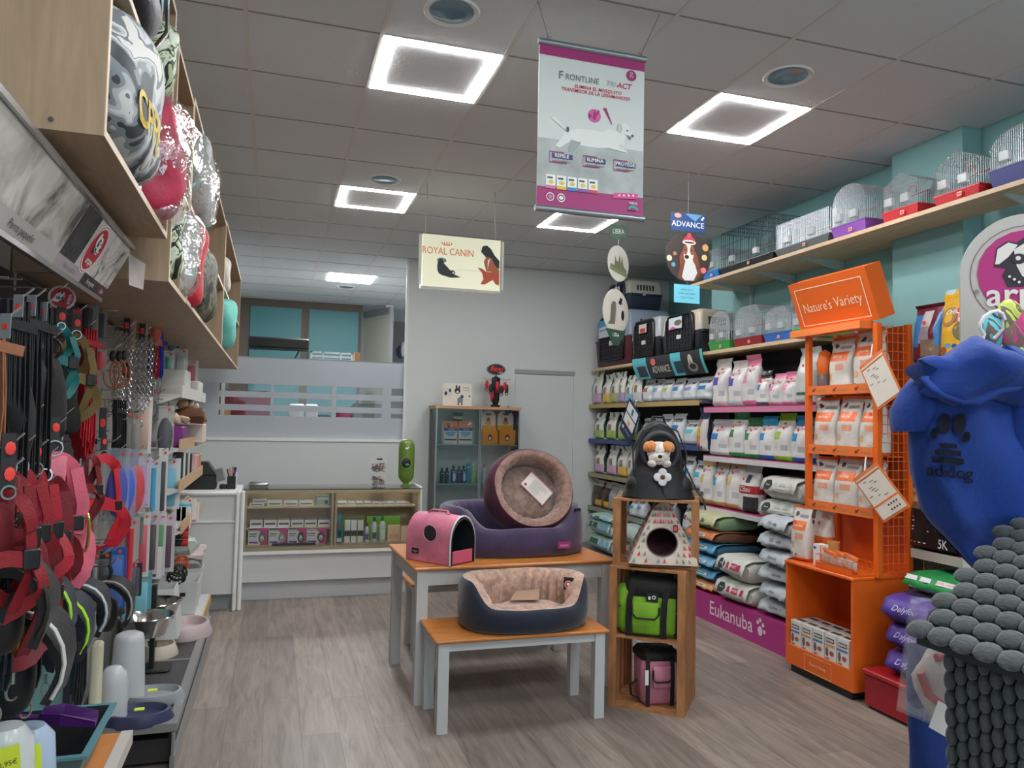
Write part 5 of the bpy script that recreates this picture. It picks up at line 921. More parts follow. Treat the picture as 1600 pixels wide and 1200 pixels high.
# front face with a hole: ring of quads between the outline and the circle
n = 32; C0 = fpt(0, .5, .0); out = []; inn = []
ctr = fpt(0, .46, .36); ux = Vector((1, 0, 0)); uz = (T4[0].lerp(T4[1], .5)-B4[0].lerp(B4[1], .5)).normalized(); fnrm = ux.cross(uz)
def hitedge(d):   # distance from ctr along d to outline
    best = 9
    P4 = [B4[0], B4[1], T4[1], T4[0]]
    for k in range(4):
        a, b = P4[k]-ctr, P4[(k+1) % 4]-ctr; a = (a.dot(ux), a.dot(uz)); b = (b.dot(ux), b.dot(uz)); e = (b[0]-a[0], b[1]-a[1]); den = d[0]*e[1]-d[1]*e[0]
        if abs(den) < 1e-9: continue
        t = (a[0]*e[1]-a[1]*e[0])/den; s = (a[0]*d[1]-a[1]*d[0])/den
        if t > 0 and -1e-6 <= s <= 1+1e-6: best = min(best, t)
    return best
for j in range(n):
    t = 2*PI*j/n; d = (math.cos(t), math.sin(t)); r = hitedge(d); out.append(ctr+ux*d[0]*r+uz*d[1]*r); inn.append(ctr+ux*d[0]*.085+uz*d[1]*.080)
m.loft([out, inn], tm); m.build('cloth_shell', o)
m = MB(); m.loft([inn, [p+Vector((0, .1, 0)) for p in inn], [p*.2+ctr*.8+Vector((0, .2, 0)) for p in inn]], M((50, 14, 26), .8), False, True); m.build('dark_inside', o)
MB().tube(inn, .004, M((120, 100, 96), .7), 5, closed=True).build('hole_piping', o, 60)
rr_ = random.Random(8)
def tris(i, nrm, nm, skip=None):
    m = MB(); cs = [M(c, .8) for c in ((200, 60, 80), (110, 116, 100), (214, 120, 130), (150, 140, 124), (120, 130, 130), (210, 70, 90))]
    for r in range(9):
        v = .03+.105*r; w_ = (1-.8*v)
        for q in range(11):
            u = .05+q*.09+(.045 if r % 2 else 0)
            if u > .95: continue
            s = .05/w_ if w_ > .2 else .1; a = fpt(i, u-s*.5, v); b = fpt(i, u+s*.5, v); c = fpt(i, u, v+.075)
            if skip and ((a+b+c)/3-ctr).length < .098: continue
            if rr_.random() < .15: continue
            m.add([p+nrm*.002 for p in (a, b, c)], [(0, 1, 2)], rr_.choice(cs))
    m.build(nm, o)
tris(0, fnrm, 'triangle_print', True)
for i in (1, 3): e1 = B4[(i+1) % 4]-B4[i]; e2 = T4[i]-B4[i]; tris(i, e1.cross(e2).normalized(), 'triangle_print')
MB().box(-.012, .012, -.003, 0, -.02, .02, BLACK).box(-.008, .008, -.004, -.003, -.012, .012, STICK).build('hang_tag', o, loc=tuple(ctr+ux*.075+uz*.075+fnrm*.012))
# green carrier
lime = M((118, 168, 34), .7, 0, 'fabric', s=60); blk = M((13, 13, 15), .7, 0, 'fabric')
o = thing('pet_carrier', 'lime green and black soft carrier bag inside the lower crate', 'carrier', incrate(-.01, -.04, .3915), rz=CRZ+.10)
m = MB(); m.rbox(-.19, .19, -.13, .13, 0, .27, lime, .06, 6); m.wob(.01, 8, 2); m.build('body', o, 50); m = MB(); m.rbox(-.13, .195, -.135, .125, .19, .32, blk, .05, 6); m.wob(.008, 8, 3); m.build('black_top', o, 50)
m = MB(); m.rbox(.13, .197, -.133, .135, 0, .27, blk, .04, 6); m.build('black_side', o, 50)
for x in (-.105, .085): MB().band([(x, -.137, .0), (x, -.142, .1), (x+.005, -.142, .2), (x+.02, -.136, .27), (x+.03, -.05, .335)], (.032, 0, 0), .006, blk).build('strap', o)
m = MB(); m.rbox(-.085, .065, -.155, -.13, .02, .19, lime, .02); m.build('front_pocket', o, 50); m = MB(); m.tube([(-.085, -.158, .17), (-.085, -.160, .13), (-.06, -.160, .105), (.04, -.16, .105), (.062, -.16, .13), (.064, -.158, .17)], .005, blk); m.build('pocket_trim', o, 60)
F = Face((.0, -.146, .20), (.05, .0, -.0), (0, 0, .04), mb=MB()); F.rect(-.2, 1.1, -.1, 1.1, BLACK, 1); F.ell(.65, .5, .22, .26, WHITE, 2); F.ell(.65, .5, .13, .15, BLACK, 3); F.rect(.05, .3, .15, .6, WHITE, 2); F.build('brand_patch', o)
for x, z in ((-.155, .16), (.155, .14)):
    m = MB(); m.ell((x, -.136, z), .008, .004, .008, DGREY, 12, 6); m.build('stud', o, 60)
# pink carrier in the bottom
pk2 = M((190, 120, 142), .7, 0, 'fabric', s=60); o = thing('pet_carrier', 'dusty pink and black soft carrier bag at the bottom of the lower crate', 'carrier', incrate(.02, -.02, .013), rz=CRZ+.55)
m = MB(); m.rbox(-.11, .11, -.1, .1, 0, .25, pk2, .04, 6); m.wob(.008, 8, 5); m.build('body', o, 50); m = MB(); m.rbox(-.115, .115, -.098, .104, .22, .29, blk, .04, 6); m.wob(.01, 8, 6); m.build('black_top', o, 50); m = MB(); m.rbox(.06, .125, -.095, .11, 0, .26, blk, .03, 6); m.build('black_side', o, 50)
for x in (-.085, .055): MB().band([(x, -.108, .0), (x, -.112, .15), (x, -.106, .25), (x+.01, -.05, .31)], (.022, 0, 0), .006, blk).build('strap', o)
m = MB(); m.rbox(-.06, .045, -.122, -.10, .10, .22, pk2, .015); m.build('front_pocket', o, 50); m = MB(); m.tube([(-.06, -.125, .2), (-.06, -.126, .15), (-.045, -.126, .135), (.03, -.126, .135), (.044, -.126, .15), (.045, -.125, .2)], .005, blk); m.build('pocket_trim', o, 60)
m = MB(); m.tube([(-.11, -.03, .02), (-.16, -.05, .05), (-.165, -.04, .10), (-.12, -.03, .12)], .012, blk, 6, flat=.4); m.build('shoulder_strap', o, 60); MB().box(-.105, -.085, -.12, -.118, .12, .20, WHITE).build('care_label', o)
# backpack with the plush dog
o = thing('pet_backpack', 'black backpack with round window standing on the stacked crates', 'backpack', (2.12, 3.93, 1.138), rz=-.36)
bk = M((12, 14, 17), .55, 0, 'fabric', s=60, sheen=.02); Wb = .30; Hb = .44
def bprof(z):  # half width, half depth
    t = z/Hb; wv = .135+.07*max(0, 1-t*2.6)**.7 if t < .45 else .135*max(.05, (1-((t-.45)/.55)**2.6))**.5; return wv, (.10+.045*max(0, 1-t*2.4))*max(.12, (1-t**4))**.5
R = []
for k in range(19):
    z = Hb*k/18; a, b = bprof(z); R.append([(a*math.copysign(abs(math.cos(q))**.75, math.cos(q)), b*math.copysign(abs(math.sin(q))**.75, math.sin(q)), z) for q in [2*PI*j/32 for j in range(32)]])
m = MB(); m.loft(R, bk, True, True); m.wob(.012, 9, 9); m.build('body', o, 60)
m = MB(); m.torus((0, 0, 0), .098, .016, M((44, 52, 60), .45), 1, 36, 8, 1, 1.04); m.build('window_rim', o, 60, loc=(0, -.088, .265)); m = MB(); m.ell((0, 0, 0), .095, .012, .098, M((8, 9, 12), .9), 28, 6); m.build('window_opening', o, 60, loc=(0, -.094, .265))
m = MB(); m.tube([(-.145, -.06, .08), (-.15, -.06, .26), (-.10, -.065, .38), (0, -.06, .425), (.10, -.065, .38), (.15, -.06, .26), (.145, -.06, .08)], .005, M((60, 62, 66), .4)); m.build('zip', o, 60)
m = MB(); m.ell((-.125, -.045, .065), .06, .065, .065, bk, 16, 8); m.wob(.01, 9, 3); m.build('side_pocket', o, 60); m = MB(); m.ell((.13, -.045, .065), .06, .065, .065, bk, 16, 8); m.wob(.01, 9, 4); m.build('side_pocket', o, 60)
m = MB(); m.tube([(-.04, .02, Hb-.02), (-.03, .02, Hb+.02), (.03, .02, Hb+.02), (.04, .02, Hb-.02)], .009, BLACK); m.build('grab_loop', o, 60)
m = MB(); m.band([(.13, .05, .25), (.2, .04, .1), (.225, -.02, .03), (.25, -.05, .0), (.262, -.055, -.06)], (.0, .03, 0), .006, BLACK); m.build('shoulder_strap', o, 60)
pz = thing('plush_dog', 'white and orange plush dog head looking out of the black backpack', 'plush toy', (0, 0, 0)); pz.matrix_world = Matrix.Translation((2.12, 3.93, 1.138)) @ Matrix.Rotation(-.36, 4, 'Z') @ Matrix.Translation((-.012, -.115, .262)); wh = M((226, 216, 208), .9, 0, 'plush'); orr = M((220, 140, 74), .9, 0, 'plush')
m = MB(); m.ell((0, 0, 0), .066, .042, .060, wh, 20, 12); m.ell((0, -.022, -.035), .060, .035, .036, wh, 18, 10); m.build('head', pz, 70)
for s in (-1, 1):
    m = MB(); m.ell((s*.043, -.012, .028), .030, .034, .036, orr, 16, 10); m.build('eye_patch', pz, 70); m = MB(); m.ell((s*.072, -.004, .012), .020, .018, .030, orr, 14, 8); m.build('ear', pz, 70, rot=(0, -s*.25, 0)); m = MB(); m.ell((s*.040, -.030, -.062), .026, .024, .022, wh, 14, 8); m.build('paw', pz, 70); m = MB(); m.ell((s*.030, -.044, .008), .006, .004, .004, BLACK, 10, 6); m.build('eye', pz, 70)
m = MB(); m.ell((0, -.058, -.022), .013, .008, .010, BLACK, 14, 8); m.build('nose', pz, 70); m = MB(); m.tube([(-.022, -.05, -.052), (0, -.057, -.045), (.022, -.05, -.052)], .0015, M((90, 70, 66), .6), 4); m.build('mouth', pz)
fl = thing('flower_tag', 'white four petal flower tag hanging on the backpack front', 'tag', (0, 0, 0)); fl.matrix_world = Matrix.Translation((2.12, 3.93, 1.138)) @ Matrix.Rotation(-.36, 4, 'Z') @ Matrix.Translation((.006, -.150, .125))
m = MB()
for k in range(4): m.ell((.026*math.cos(PI/2*k+PI/4*0), 0, .026*math.sin(PI/2*k)), .024, .004, .024, WHITE, 16, 6)
m.ell((0, 0, 0), .02, .005, .02, WHITE, 12, 6); m.build('petals', fl, 60); m = MB(); m.ell((0, -.006, 0), .014, .003, .014, M((120, 64, 40), .5), 14, 6); m.build('centre', fl, 60); m = MB(); m.tube([(0, 0, -.045), (.005, .01, -.09), (.03, .0, -.125)], .003, BLACK, 5); m.tube([(0, 0, .05), (0, .03, .08)], .002, BLACK, 5); m.build('cord', fl)
# ================================================================== right wall shelving
SX = 3.55; wood2 = M((206, 180, 146), .5, 0, 'wood', sy=.5, sx=6, s=6, lo=.85)
dkp = M((40, 38, 50), .6)
# upper and lower long boards
o = thing('long_shelf', 'top wooden wall shelf carrying the row of bird cages', 'shelf', (0, 0, 0)); MB().box(3.47, XR-.005 if False else 3.765, 2.2, 5.9, 2.775, 2.80, wood2).build('board', o); MB().box(3.765, 3.915, 3.905, 5.9, 2.775, 2.80, wood2).build('board_back', o); 
for y in (5.6, 5.05, 4.5, 2.9):
    m = MB(); m.add([(3.9 if y > 3.9 else 3.76, y, 2.775), (3.52, y, 2.775), (3.52, y, 2.765), (3.9 if y > 3.9 else 3.76, y, 2.70)], [(0, 1, 2, 3)], M((170, 190, 188), .4)); m.build('bracket', o, solid=.012)
    if y > 3.9: MB().box(3.895, 3.915, y-.012, y+.012, 2.2, 2.77, M((170, 194, 192), .4)).build('wall_rail', o)
o = thing('lower_long_shelf', 'wooden board over the dog food shelves carrying carriers and cages', 'shelf', (0, 0, 0)); MB().box(SX, 3.90, 4.42, 8.25, 2.17, 2.198, wood2).build('board', o); MB().box(3.90, 4.55, 6.3, 8.25, 2.17, 2.198, wood2).build('board_back', o)
# gondola
zL = [1.78, 1.38, .985, .60]; zR = [1.715, 1.303, .875]; yJ = 5.78; stripL = M((176, 152, 104), .5); 
o = thing('food_shelving', 'dark backed shop shelving filled with bags of dog food', 'shelving', (0, 0, 0)); MB().box(3.86, 3.89, 4.3, 8.27, 0, 2.165, dkp).build('back_panel', o)
for y in (8.26, yJ, 4.31): MB().box(3.80, 3.86, y-.02, y+.02, 0, 2.165, M((36, 36, 44), .5)).build('upright', o)
for z, c in zip(zL, ((176, 150, 96), (58, 78, 130), (150, 140, 108), (140, 146, 130))):
    MB().box(SX, 3.86, yJ+.02, 8.27, z-.025, z, M((96, 98, 104), .5)).build('shelf_deck', o); MB().box(SX-.006, SX, yJ+.06, 8.27, z-.046, z, M(c, .5)).build('price_strip', o)
for z, c in zip(zR, ((206, 130, 160), (206, 202, 206), (196, 198, 198))):
    MB().box(SX, 3.86, 4.33, yJ-.02, z-.025, z, M((150, 150, 156) if z > 1 else (150, 40, 90), .5)).build('shelf_deck', o); MB().box(SX-.006, SX, 4.33, yJ-.02, z-.046, z-.004, M(c, .5)).build('price_strip', o)
for z in zR[1:]+[1.715]: MB().box(SX-.002, SX+.004, 4.33, yJ-.02, z-.006, z+.004, M((176, 40, 100), .5)).build('magenta_lip', o)
MB().box(3.35, 3.86, 4.30, yJ, 0, .215, M((176, 52, 128), .5)).build('plinth', o); MB().box(3.35, 3.86, yJ+.02, 8.27, 0, .17, M((120, 120, 126), .5)).build('plinth_far', o)
F = Face((3.349, 5.47, .02), (0, -1.1, 0), (0, 0, .19), mb=MB()); F.text('Eukanuba', .38, .50, .105, M((232, 214, 226), .5), 1, sx=1.0, bold=.015, rot=0)
for a, b, r in ((.72, .45, .028), (.695, .74, .015), (.72, .85, .015), (.75, .70, .015), (.765, .47, .014)): F.ell(a, b, r/1.1, r/.19*(1.2 if r > .02 else 1), M((232, 214, 226), .5), 1)
F.build('lettering', o)
# ---- standing pouches facing -x
def pouch(nm, lb, y, z, w_, h, d, base, design=None, x=SX+.02, rz=0, top=None, grp=None, letters=None, seed=0, lean=0, cat='pet food bag', sticker=True, topm=.86):
    """gusseted bag: local -x is the front... built with front at y=-d/2 local, then turned"""
    o = thing(nm, lb, cat, (x+d/2, y, z+.001), rz=-PI/2+rz, group=grp); NU, NV = 12, 18
    def dep(v): return d/2*(1.0 if v < .45 else max(.05, 1-((v-.45)/(topm-.45))**1.6)) if v < topm else d/2*.05
    def half(v): return w_/2*(1-.06*math.sin(PI*v))*(1+.02*math.sin(9*v+seed))
    def front(u, v, k=0):   # u,v in 0..1
        s = 2*u-1; bul = (1-abs(s)**3.2)**.6 if abs(s) < 1 else 0
        dd = dep(v)*(.42+.58*bul)*(1-.5*max(0, .06-v)/.06); hx = half(v)
        yy = -dd-k
        if v > topm: yy += -.012*math.sin((v-topm)/(1-topm)*PI*.8+seed)
        p = Vector((s*hx, yy, v*h)); 
        nvec = noise.noise_vector(Vector((s*2.2+seed, v*4, seed*.37)))*(.010 if k == 0 else .010); p.y += nvec.y*.9; p.x += nvec.x*.3; return p
    m = MB(); bm_ = M(base, .32, 0, 'foil')
    vs = []; fs = []; ms = []
    for j in range(NV+1):
        for i in range(NU+1): vs.append(front(i/NU, j/NV))
    for j in range(NV):
        for i in range(NU):
            a = j*(NU+1)+i; fs.append((a, a+1, a+NU+2, a+NU+1)); c = design((i+.5)/NU, (j+.5)/NV) if design else None; ms.append(M(c, .32, 0, 'foil') if c else bm_)
    n0 = len(vs)
    for j in range(NV+1):
        for i in range(NU+1): p = front(i/NU, j/NV); q = p.copy(); q.y = -p.y if j/NV <= topm else p.y+.004; vs.append(q)
    for j in range(NV):
        for i in range(NU):
            a = n0+j*(NU+1)+i; fs.append((a+NU+1, a+NU+2, a+1, a)); c = design((i+.5)/NU, (j+.5)/NV) if (design and (j+.5)/NV > .8) else None; ms.append(M(c, .32, 0, 'foil') if c else bm_)
    for j in range(NV):
        c = design(.02, (j+.5)/NV) if design else None; mm = M(c, .32, 0, 'foil') if c else bm_
        a = j*(NU+1); fs.append((n0+a, a, a+NU+1, n0+a+NU+1)); ms.append(mm); a += NU; fs.append((a, n0+a, n0+a+NU+1, a+NU+1)); ms.append(mm)
    fs.append(tuple(list(range(NU, -1, -1))+[n0+i for i in range(NU+1)])); ms.append(bm_)
    m.add(vs, fs, ms); m.build('bag_body', o, 60)
    if letters:
        F = Face((0, 0, 0), (w_, 0, 0), (0, 0, h), mb=MB()); F.fn = lambda a, b, k: front(min(.98, max(.02, a)), min(.99, max(0, b)), k+.0018); letters(F, w_, h); F.build('printing', o)
    if sticker:
        q = MB(); c0 = front(.28+.1*(seed % 3), .68); F = Face(c0+Vector((0, -.004, 0)), (.012, 0, 0), (0, 0, .012), mb=q); F.ell(0, 0, 1, 1, STICK, 1, 10); F.build('price_dot', o)
    return o
def bags(rows): pass
ORD = ['first', 'second', 'third', 'fourth', 'fifth', 'sixth', 'seventh', 'eighth', 'ninth']
def row(pxs, ptop, z, x, colf, lbf, **k):
    "pxs: list of (left px, right px); all on the shelf plane x"
    for i, (a, b) in enumerate(pxs):
        r0 = ptop[i] if isinstance(ptop, (list, tuple)) else ptop
        A = at(a, r0, 0, x); B = at(b, r0, 0, x); w_ = abs(A.y-B.y); h = (A.z+B.z)/2-z; y = (A.y+B.y)/2; colf(i, y, z, w_*.97, h, x, lbf(i))
def libra_design(band):
    def f(u, v):
        if v > .86: return (70, 110, 84) if .3 < u < .6 else (214, 218, 212)
        if u < .26 and .05 < v < .8: return (60, 84, 66)
        if v < .32 and u > .3: return band
        if .35 < v < .55 and .45 < u < .75: return (150, 120, 96)
    return f
def libra(band, shelfname, dr=(.16, .13)):
    def g(i, y, z, w_, h, x, lb): pouch('food_bag', lb, y, z, min(w_, .24), h, .12, (214, 218, 212), libra_design(band[i]), x, seed=i*1.7+z, letters=lambda F, a, b: F.text('LIBRA', .14, .42, .032, M((226, 230, 226), .5), 1, rot=PI/2), topm=.8)
    return g
g1 = [(196, 160, 184), (220, 180, 80), (170, 176, 120), (170, 150, 190), (130, 176, 206), (196, 196, 200)]
row([(922, 938), (939, 950), (951, 963), (964, 973), (974, 986), (985, 999)], [580, 585, 582, 580, 586, 580], zL[0], SX+.03, libra(g1, ''), lambda i: 'narrow white and dark green bag with %s band, top left shelf' % ['pink', 'yellow', 'olive', 'lilac', 'light blue', 'silver'][i])
row([(924, 942), (943, 960), (961, 980), (980, 992)], [645, 644, 644, 646], zL[1], SX+.03, libra([(160, 190, 100)]*4, ''), lambda i: 'white bag with lime green band on the blue edged shelf, %s from the wall' % ORD[i])
row([(924, 943), (944, 961), (961, 977), (977, 988)], [696, 696, 697, 697], zL[2], SX+.03, libra([(206, 160, 184), (206, 160, 184), (226, 176, 70), (196, 196, 190)], ''), lambda i: 'white bag with %s on the third left shelf' % ['pink band nearest the wall', 'pink band, second from the wall', 'orange band', 'grey band behind the backpack'][i])
def brown(i, y, z, w_, h, x, lb): pouch('food_bag', lb, y, z, w_, h, .12, [(70, 54, 44), (64, 40, 34), (150, 156, 158), (206, 208, 208)][i], lambda u, v: (178, 174, 166) if v > .75 else ((206, 160, 60) if (v < .3 and u > .6) else None), x, seed=i+3, sticker=False)
row([(922, 937), (938, 949), (949, 960), (960, 972)], [750, 753, 754, 757], zL[3], SX+.03, brown, lambda i: ['brown bag with yellow cat patch nearest the wall, lowest left shelf', 'slim dark brown bag, lowest left shelf', 'grey bag with dark top behind the crate', 'pale bag partly behind the crate post'][i])
def adv_design(c, dark=True):
    def f(u, v):
        if v > .88: return (190, 194, 198)
        if .70 < v < .82 and .15 < u < .85 and dark: return (24, 26, 34)
        if .46 < v < .60 and .2 < u < .75: return c
        if v < .14: return (170, 176, 182)
    return f
def adv(cols, txts=True):
    def g(i, y, z, w_, h, x, lb): pouch('food_bag', lb, y, z, w_, h, .14, (206, 210, 214), adv_design(cols[i]), x, seed=i*2.3+z, letters=lambda F, a, b: F.text('ADVANCE', .5, .76, .022, WHITE, 2, sx=.8), topm=.85, sticker=False)
    return g
row([(1001, 1015), (1016, 1030), (1031, 1045), (1046, 1062), (1064, 1083), (1084, 1108)], [592, 592, 592, 591, 591, 588], zL[0], SX+.03, adv([(180, 90, 60), (100, 160, 180), (160, 180, 60), (40, 120, 180), (140, 130, 180), (40, 120, 180)]), lambda i: 'silver white pouch with %s on the top left shelf' % ['rust base patch', 'pale teal patch', 'lime patch', 'blue patch, fourth', 'lilac patch', 'blue patch beside the magenta shelf'][i])
row([(999, 1012), (1013, 1026), (1027, 1043), (1044, 1063), (1064, 1086)], [653, 653, 647, 646, 656], zL[1], SX+.03, adv([(170, 176, 186), (170, 176, 186), (120, 130, 170), (40, 110, 180), (70, 190, 200)]), lambda i: 'silver white pouch on the second left shelf, %s' % ['above the backpack left side', 'over the backpack top', 'third, with bluish patch', 'with blue patch right of the backpack', 'with turquoise patch and clip'][i])
row([(1062, 1078), (1079, 1096)], [712, 720], zL[2], SX+.03, adv([(40, 150, 190), (60, 170, 200)]), lambda i: 'silver white pouch with turquoise patch right of the backpack, %s' % ['left one', 'right one'][i])
row([(981, 991), (992, 1003), (1036, 1047), (1064, 1077), (1078, 1090)], [779, 779, 781, 789, 790], zL[3], SX+.03, adv([(60, 150, 190), (60, 150, 190), (180, 190, 196), (120, 60, 120), (150, 100, 80)]), lambda i: 'white pouch seen through the upper crate, %s' % ['far left', 'second left', 'middle', 'with purple corner', 'rightmost'][i])
# Royal Canin like bags on the magenta shelves
rct = M((196, 40, 50), .5)
def rc(cols, tops, names, dots=None):
    def f(i):
        c, t, b = cols[i], tops[i], names[i]
        def g(u, v):
            if v > .80+.04*math.sin(i*2): return t
            if v < .13: return b
            if .45 < v < .60 and u < .52: return c
            if .2 < v < .34 and .55 < u < .9: return (176, 180, 184)
        return g
    def g(i, y, z, w_, h, x, lb):
        def L(F, a, b): F.rect(.06, .94, .665, .672, rct, 1); F.text('ROYAL CANIN', .5, .71, .018, rct, 2, sx=.72); F.ell(.5, .78, .07, .02, rct, 1)
        pouch('food_bag', lb, y, z, w_, h, .15, (216, 214, 212), f(i), x, seed=i*1.9+z, letters=L, topm=.84)
    return g
W1 = (216, 208, 208)
row([(1109, 1132), (1133, 1157), (1156, 1178), (1178, 1195), (1196, 1216), (1217, 1238)], [560, 563, 554, 579, 583, 580], zR[0], SX+.02, rc([(90, 80, 170), (90, 80, 170), (230, 150, 175), (40, 110, 180), (230, 120, 160), (230, 120, 160)], [W1, W1, (232, 130, 165), (60, 60, 66), (232, 140, 170), (232, 140, 170)], [(216, 180, 190), (200, 200, 206), (230, 120, 160), (90, 90, 94), (232, 150, 175), (232, 150, 175)]), lambda i: 'white pouch with %s on the pink edged shelf' % ['purple label, left one', 'purple label, right one', 'tall pink top', 'dark top and blue oval', 'short pink top, left one', 'short pink top, right one'][i])
pouch('food_bag', 'tall white bag with running deer picture beside the orange display', (at(1238, 620, 0, SX).y+at(1262, 620, 0, SX).y)/2, zR[0], .22, at(1250, 542, 0, SX).z-zR[0], .14, (206, 212, 208), lambda u, v: (60, 110, 84) if .18 < v < .24 else ((190, 100, 130) if v < .06 else None), SX+.02, seed=4)
row([(1104, 1136), (1134, 1158), (1158, 1181), (1181, 1205), (1204, 1231), (1231, 1258)], [655, 644, 652, 650, 645, 649], zR[1], SX+.02, rc([(60, 120, 190), (50, 130, 80), (50, 130, 80), (30, 140, 200), (150, 190, 60), (30, 140, 200)], [(200, 190, 196), (40, 150, 80), (30, 110, 60), (50, 160, 210), (160, 200, 40), (40, 140, 200)], [(180, 176, 180), (40, 150, 70), (40, 140, 70), (40, 90, 180), (150, 190, 50), (40, 100, 180)]), lambda i: 'white pouch with %s on the middle right shelf' % ['white top and blue scroll', 'bright green top', 'dark green top', 'sky blue top, left one', 'lime top', 'sky blue top beside the orange display'][i])
pouch('food_bag', 'slim navy bag with coloured squares between the two shelf sections', at(1096, 690, 0, SX+.02).y, 1.335, .16, .38, .12, (206, 200, 196), lambda u, v: (28, 34, 70) if v > .72 or u < .15 else ([(206, 80, 90), (214, 140, 60), (220, 180, 60), (150, 120, 110)][min(3, int(v/.18))] if u < .55 else None), SX-.0, seed=6, sticker=False)
gold = (206, 176, 116)
row([(1089, 1109), (1109, 1129), (1130, 1154)], [712, 717, 712], zR[2], SX+.02, rc([(206, 176, 110), (50, 150, 200), (206, 180, 120)], [gold, gold, gold], [(190, 150, 90)]*3), lambda i: 'gold topped white pouch with %s on the third right shelf' % ['cream label', 'bright blue label', 'beige label'][i])
pouch('food_bag', 'white and red bag with a black dog picture leaning on the third right shelf', at(1163, 790, 0, SX+.02).y, zR[2], .25, at(1163, 725, 0, SX+.02).z-zR[2], .15, (206, 206, 206), lambda u, v: (166, 44, 50) if .38 < v < .58 else ((50, 48, 50) if v < .33 and u > .4 else ((60, 60, 62) if .62 < v < .8 and .45 < u < .7 else None)), SX+.02, seed=9, letters=lambda F, a, b: F.text('Cibau', .5, .48, .04, WHITE, 2, shear=.2))
# ---- lying sacks
def sack(lb, c, w_, d, h, loc, flap=None, side=None, letters=None, seed=0, rz=0, nm='food_sack', grp=None, emblem=None):
    "sack lying flat: local -x end faces the room (short folded end), y is its width"
    o = thing(nm, lb, 'pet food sack', loc, rz=rz, group=grp); NU, NV = 14, 10; m = MB(); R = []
    for i in range(NU+1):
        x = i/NU; e = min(1, math.sin(PI*min(1, max(0, .06+x*.94)))**.35 if x > .5 else min(1, .55+x*3)); ring = []
        for j in range(20):
            a = 2*PI*j/20; cy = math.copysign(abs(math.cos(a))**.3, math.cos(a)); cz = math.copysign(abs(math.sin(a))**.42, math.sin(a)); ring.append((x*d, w_/2*cy*(.97+.03*e), h/2+h/2*cz*e))
        R.append(ring)
    m.loft(R, M(c, .4, 0, 'foil', b=.4), True, True); m.wob(.018, 6, seed); m.build('sack_body', o, 60)
    fl = M(flap or c, .45, 0, 'foil', b=.25); q = MB(); rows_ = [(.30, h+.004), (.15, h+.012), (.05, h+.012), (-.008, h*.96), (-.028, h*.66), (-.042, h*.42)]
    g = [[(x+.006*math.sin(3*k+seed), -w_*.46+w_*.92*k/8, z+.006*math.sin(k*2.1+seed)) for k in range(9)] for x, z in rows_]
    q.loft([r for r in g], fl, closed=False); q.build('folded_flap', o, 60, solid=.004)
    if letters:
        F = Face((-.050, w_*.46, h*.42), (0, -w_*.92, 0), (.040, 0, h*.56), mb=MB()); letters(F, w_*.92, h*.5); F.build('printing', o)
    return o
def near(px, py, x, z=None): p = at(px, py, 0, x); return p
dkg = M((34, 50, 46), .6)
def acana(tx, c):
    def L(F, w_, h): F.poly([(.08, .5), (.12, .9), (.26, .95), (.32, .55), (.26, .12), (.12, .08)], dkg, 1); F.text('Natura', .2, .52, .014, WHITE, 2, sx=.8); F.rect(.38, .86, .25, .75, M(c, .5), 1); (F.text(tx, .62, .5, .022, WHITE, 2) if c[1] < 100 else F.rect(.44, .80, .44, .56, M((150, 154, 150)), 2))
    return L
xs_ = 3.50
pz0 = zR[2]+.002
ya = at(1215, 790, 0, xs_).y
sack('lower white sack of the pair on the third right shelf', (202, 204, 196), .42, .36, .13, (SX-.03, ya-.0, pz0), seed=1, rz=.06, letters=acana('Adult', (190, 194, 186)), grp='white sacks on the third right shelf')
sack('upper white sack of the pair on the third right shelf', (206, 206, 198), .44, .36, .15, (SX-.04, ya-.03, pz0+.15), seed=5, rz=-.04, letters=acana('Adult', (196, 198, 190)), grp='white sacks on the third right shelf')
bx = 3.36; z0 = .217
yb = at(1127, 880, 0, bx).y
specs = [((214, 150, 110), (226, 160, 110), .07, 'orange sack at the bottom of the coloured pile'), ((70, 110, 130), (100, 170, 210), .085, 'lowest blue sack of the coloured pile'), ((66, 100, 120), (120, 180, 214), .09, 'middle blue sack of the coloured pile'), ((60, 96, 116), (96, 170, 214), .10, 'top blue sack of the coloured pile'), ((110, 78, 60), (206, 126, 84), .085, 'brown and orange sack under the green one'), ((120, 150, 114), (190, 190, 150), .115, 'pale green sack on top of the coloured pile')]
z = z0
for k, (c, f, h, lb) in enumerate(specs): sack(lb, c, .46, .42, h, (bx+.03+.01*(k % 2), 5.52-.0, z), flap=f, seed=k, letters=(lambda F, w_, h: (F.rect(.3, .75, .3, .7, M((206, 206, 196), .5), 1), F.rect(.38, .66, .42, .58, txt, 2))) if k < 5 else (lambda F, w_, h: F.ell(.5, .5, .12, .3, txt, 1))); z += h+.012
y2 = at(1160, 950, 0, bx).y
for k, hh in enumerate((.15, .16)): sack(['lower', 'upper'][k]+' white sack with crimson label in front of the grey pile', (200, 200, 190), .42, .40, hh, (bx-.0+.005*k, 5.02+.02*k, z0+.17*k), flap=(210, 212, 204), seed=11+k, rz=.05-.1*k, letters=acana('SWEET', (180, 40, 80)))
z = z0
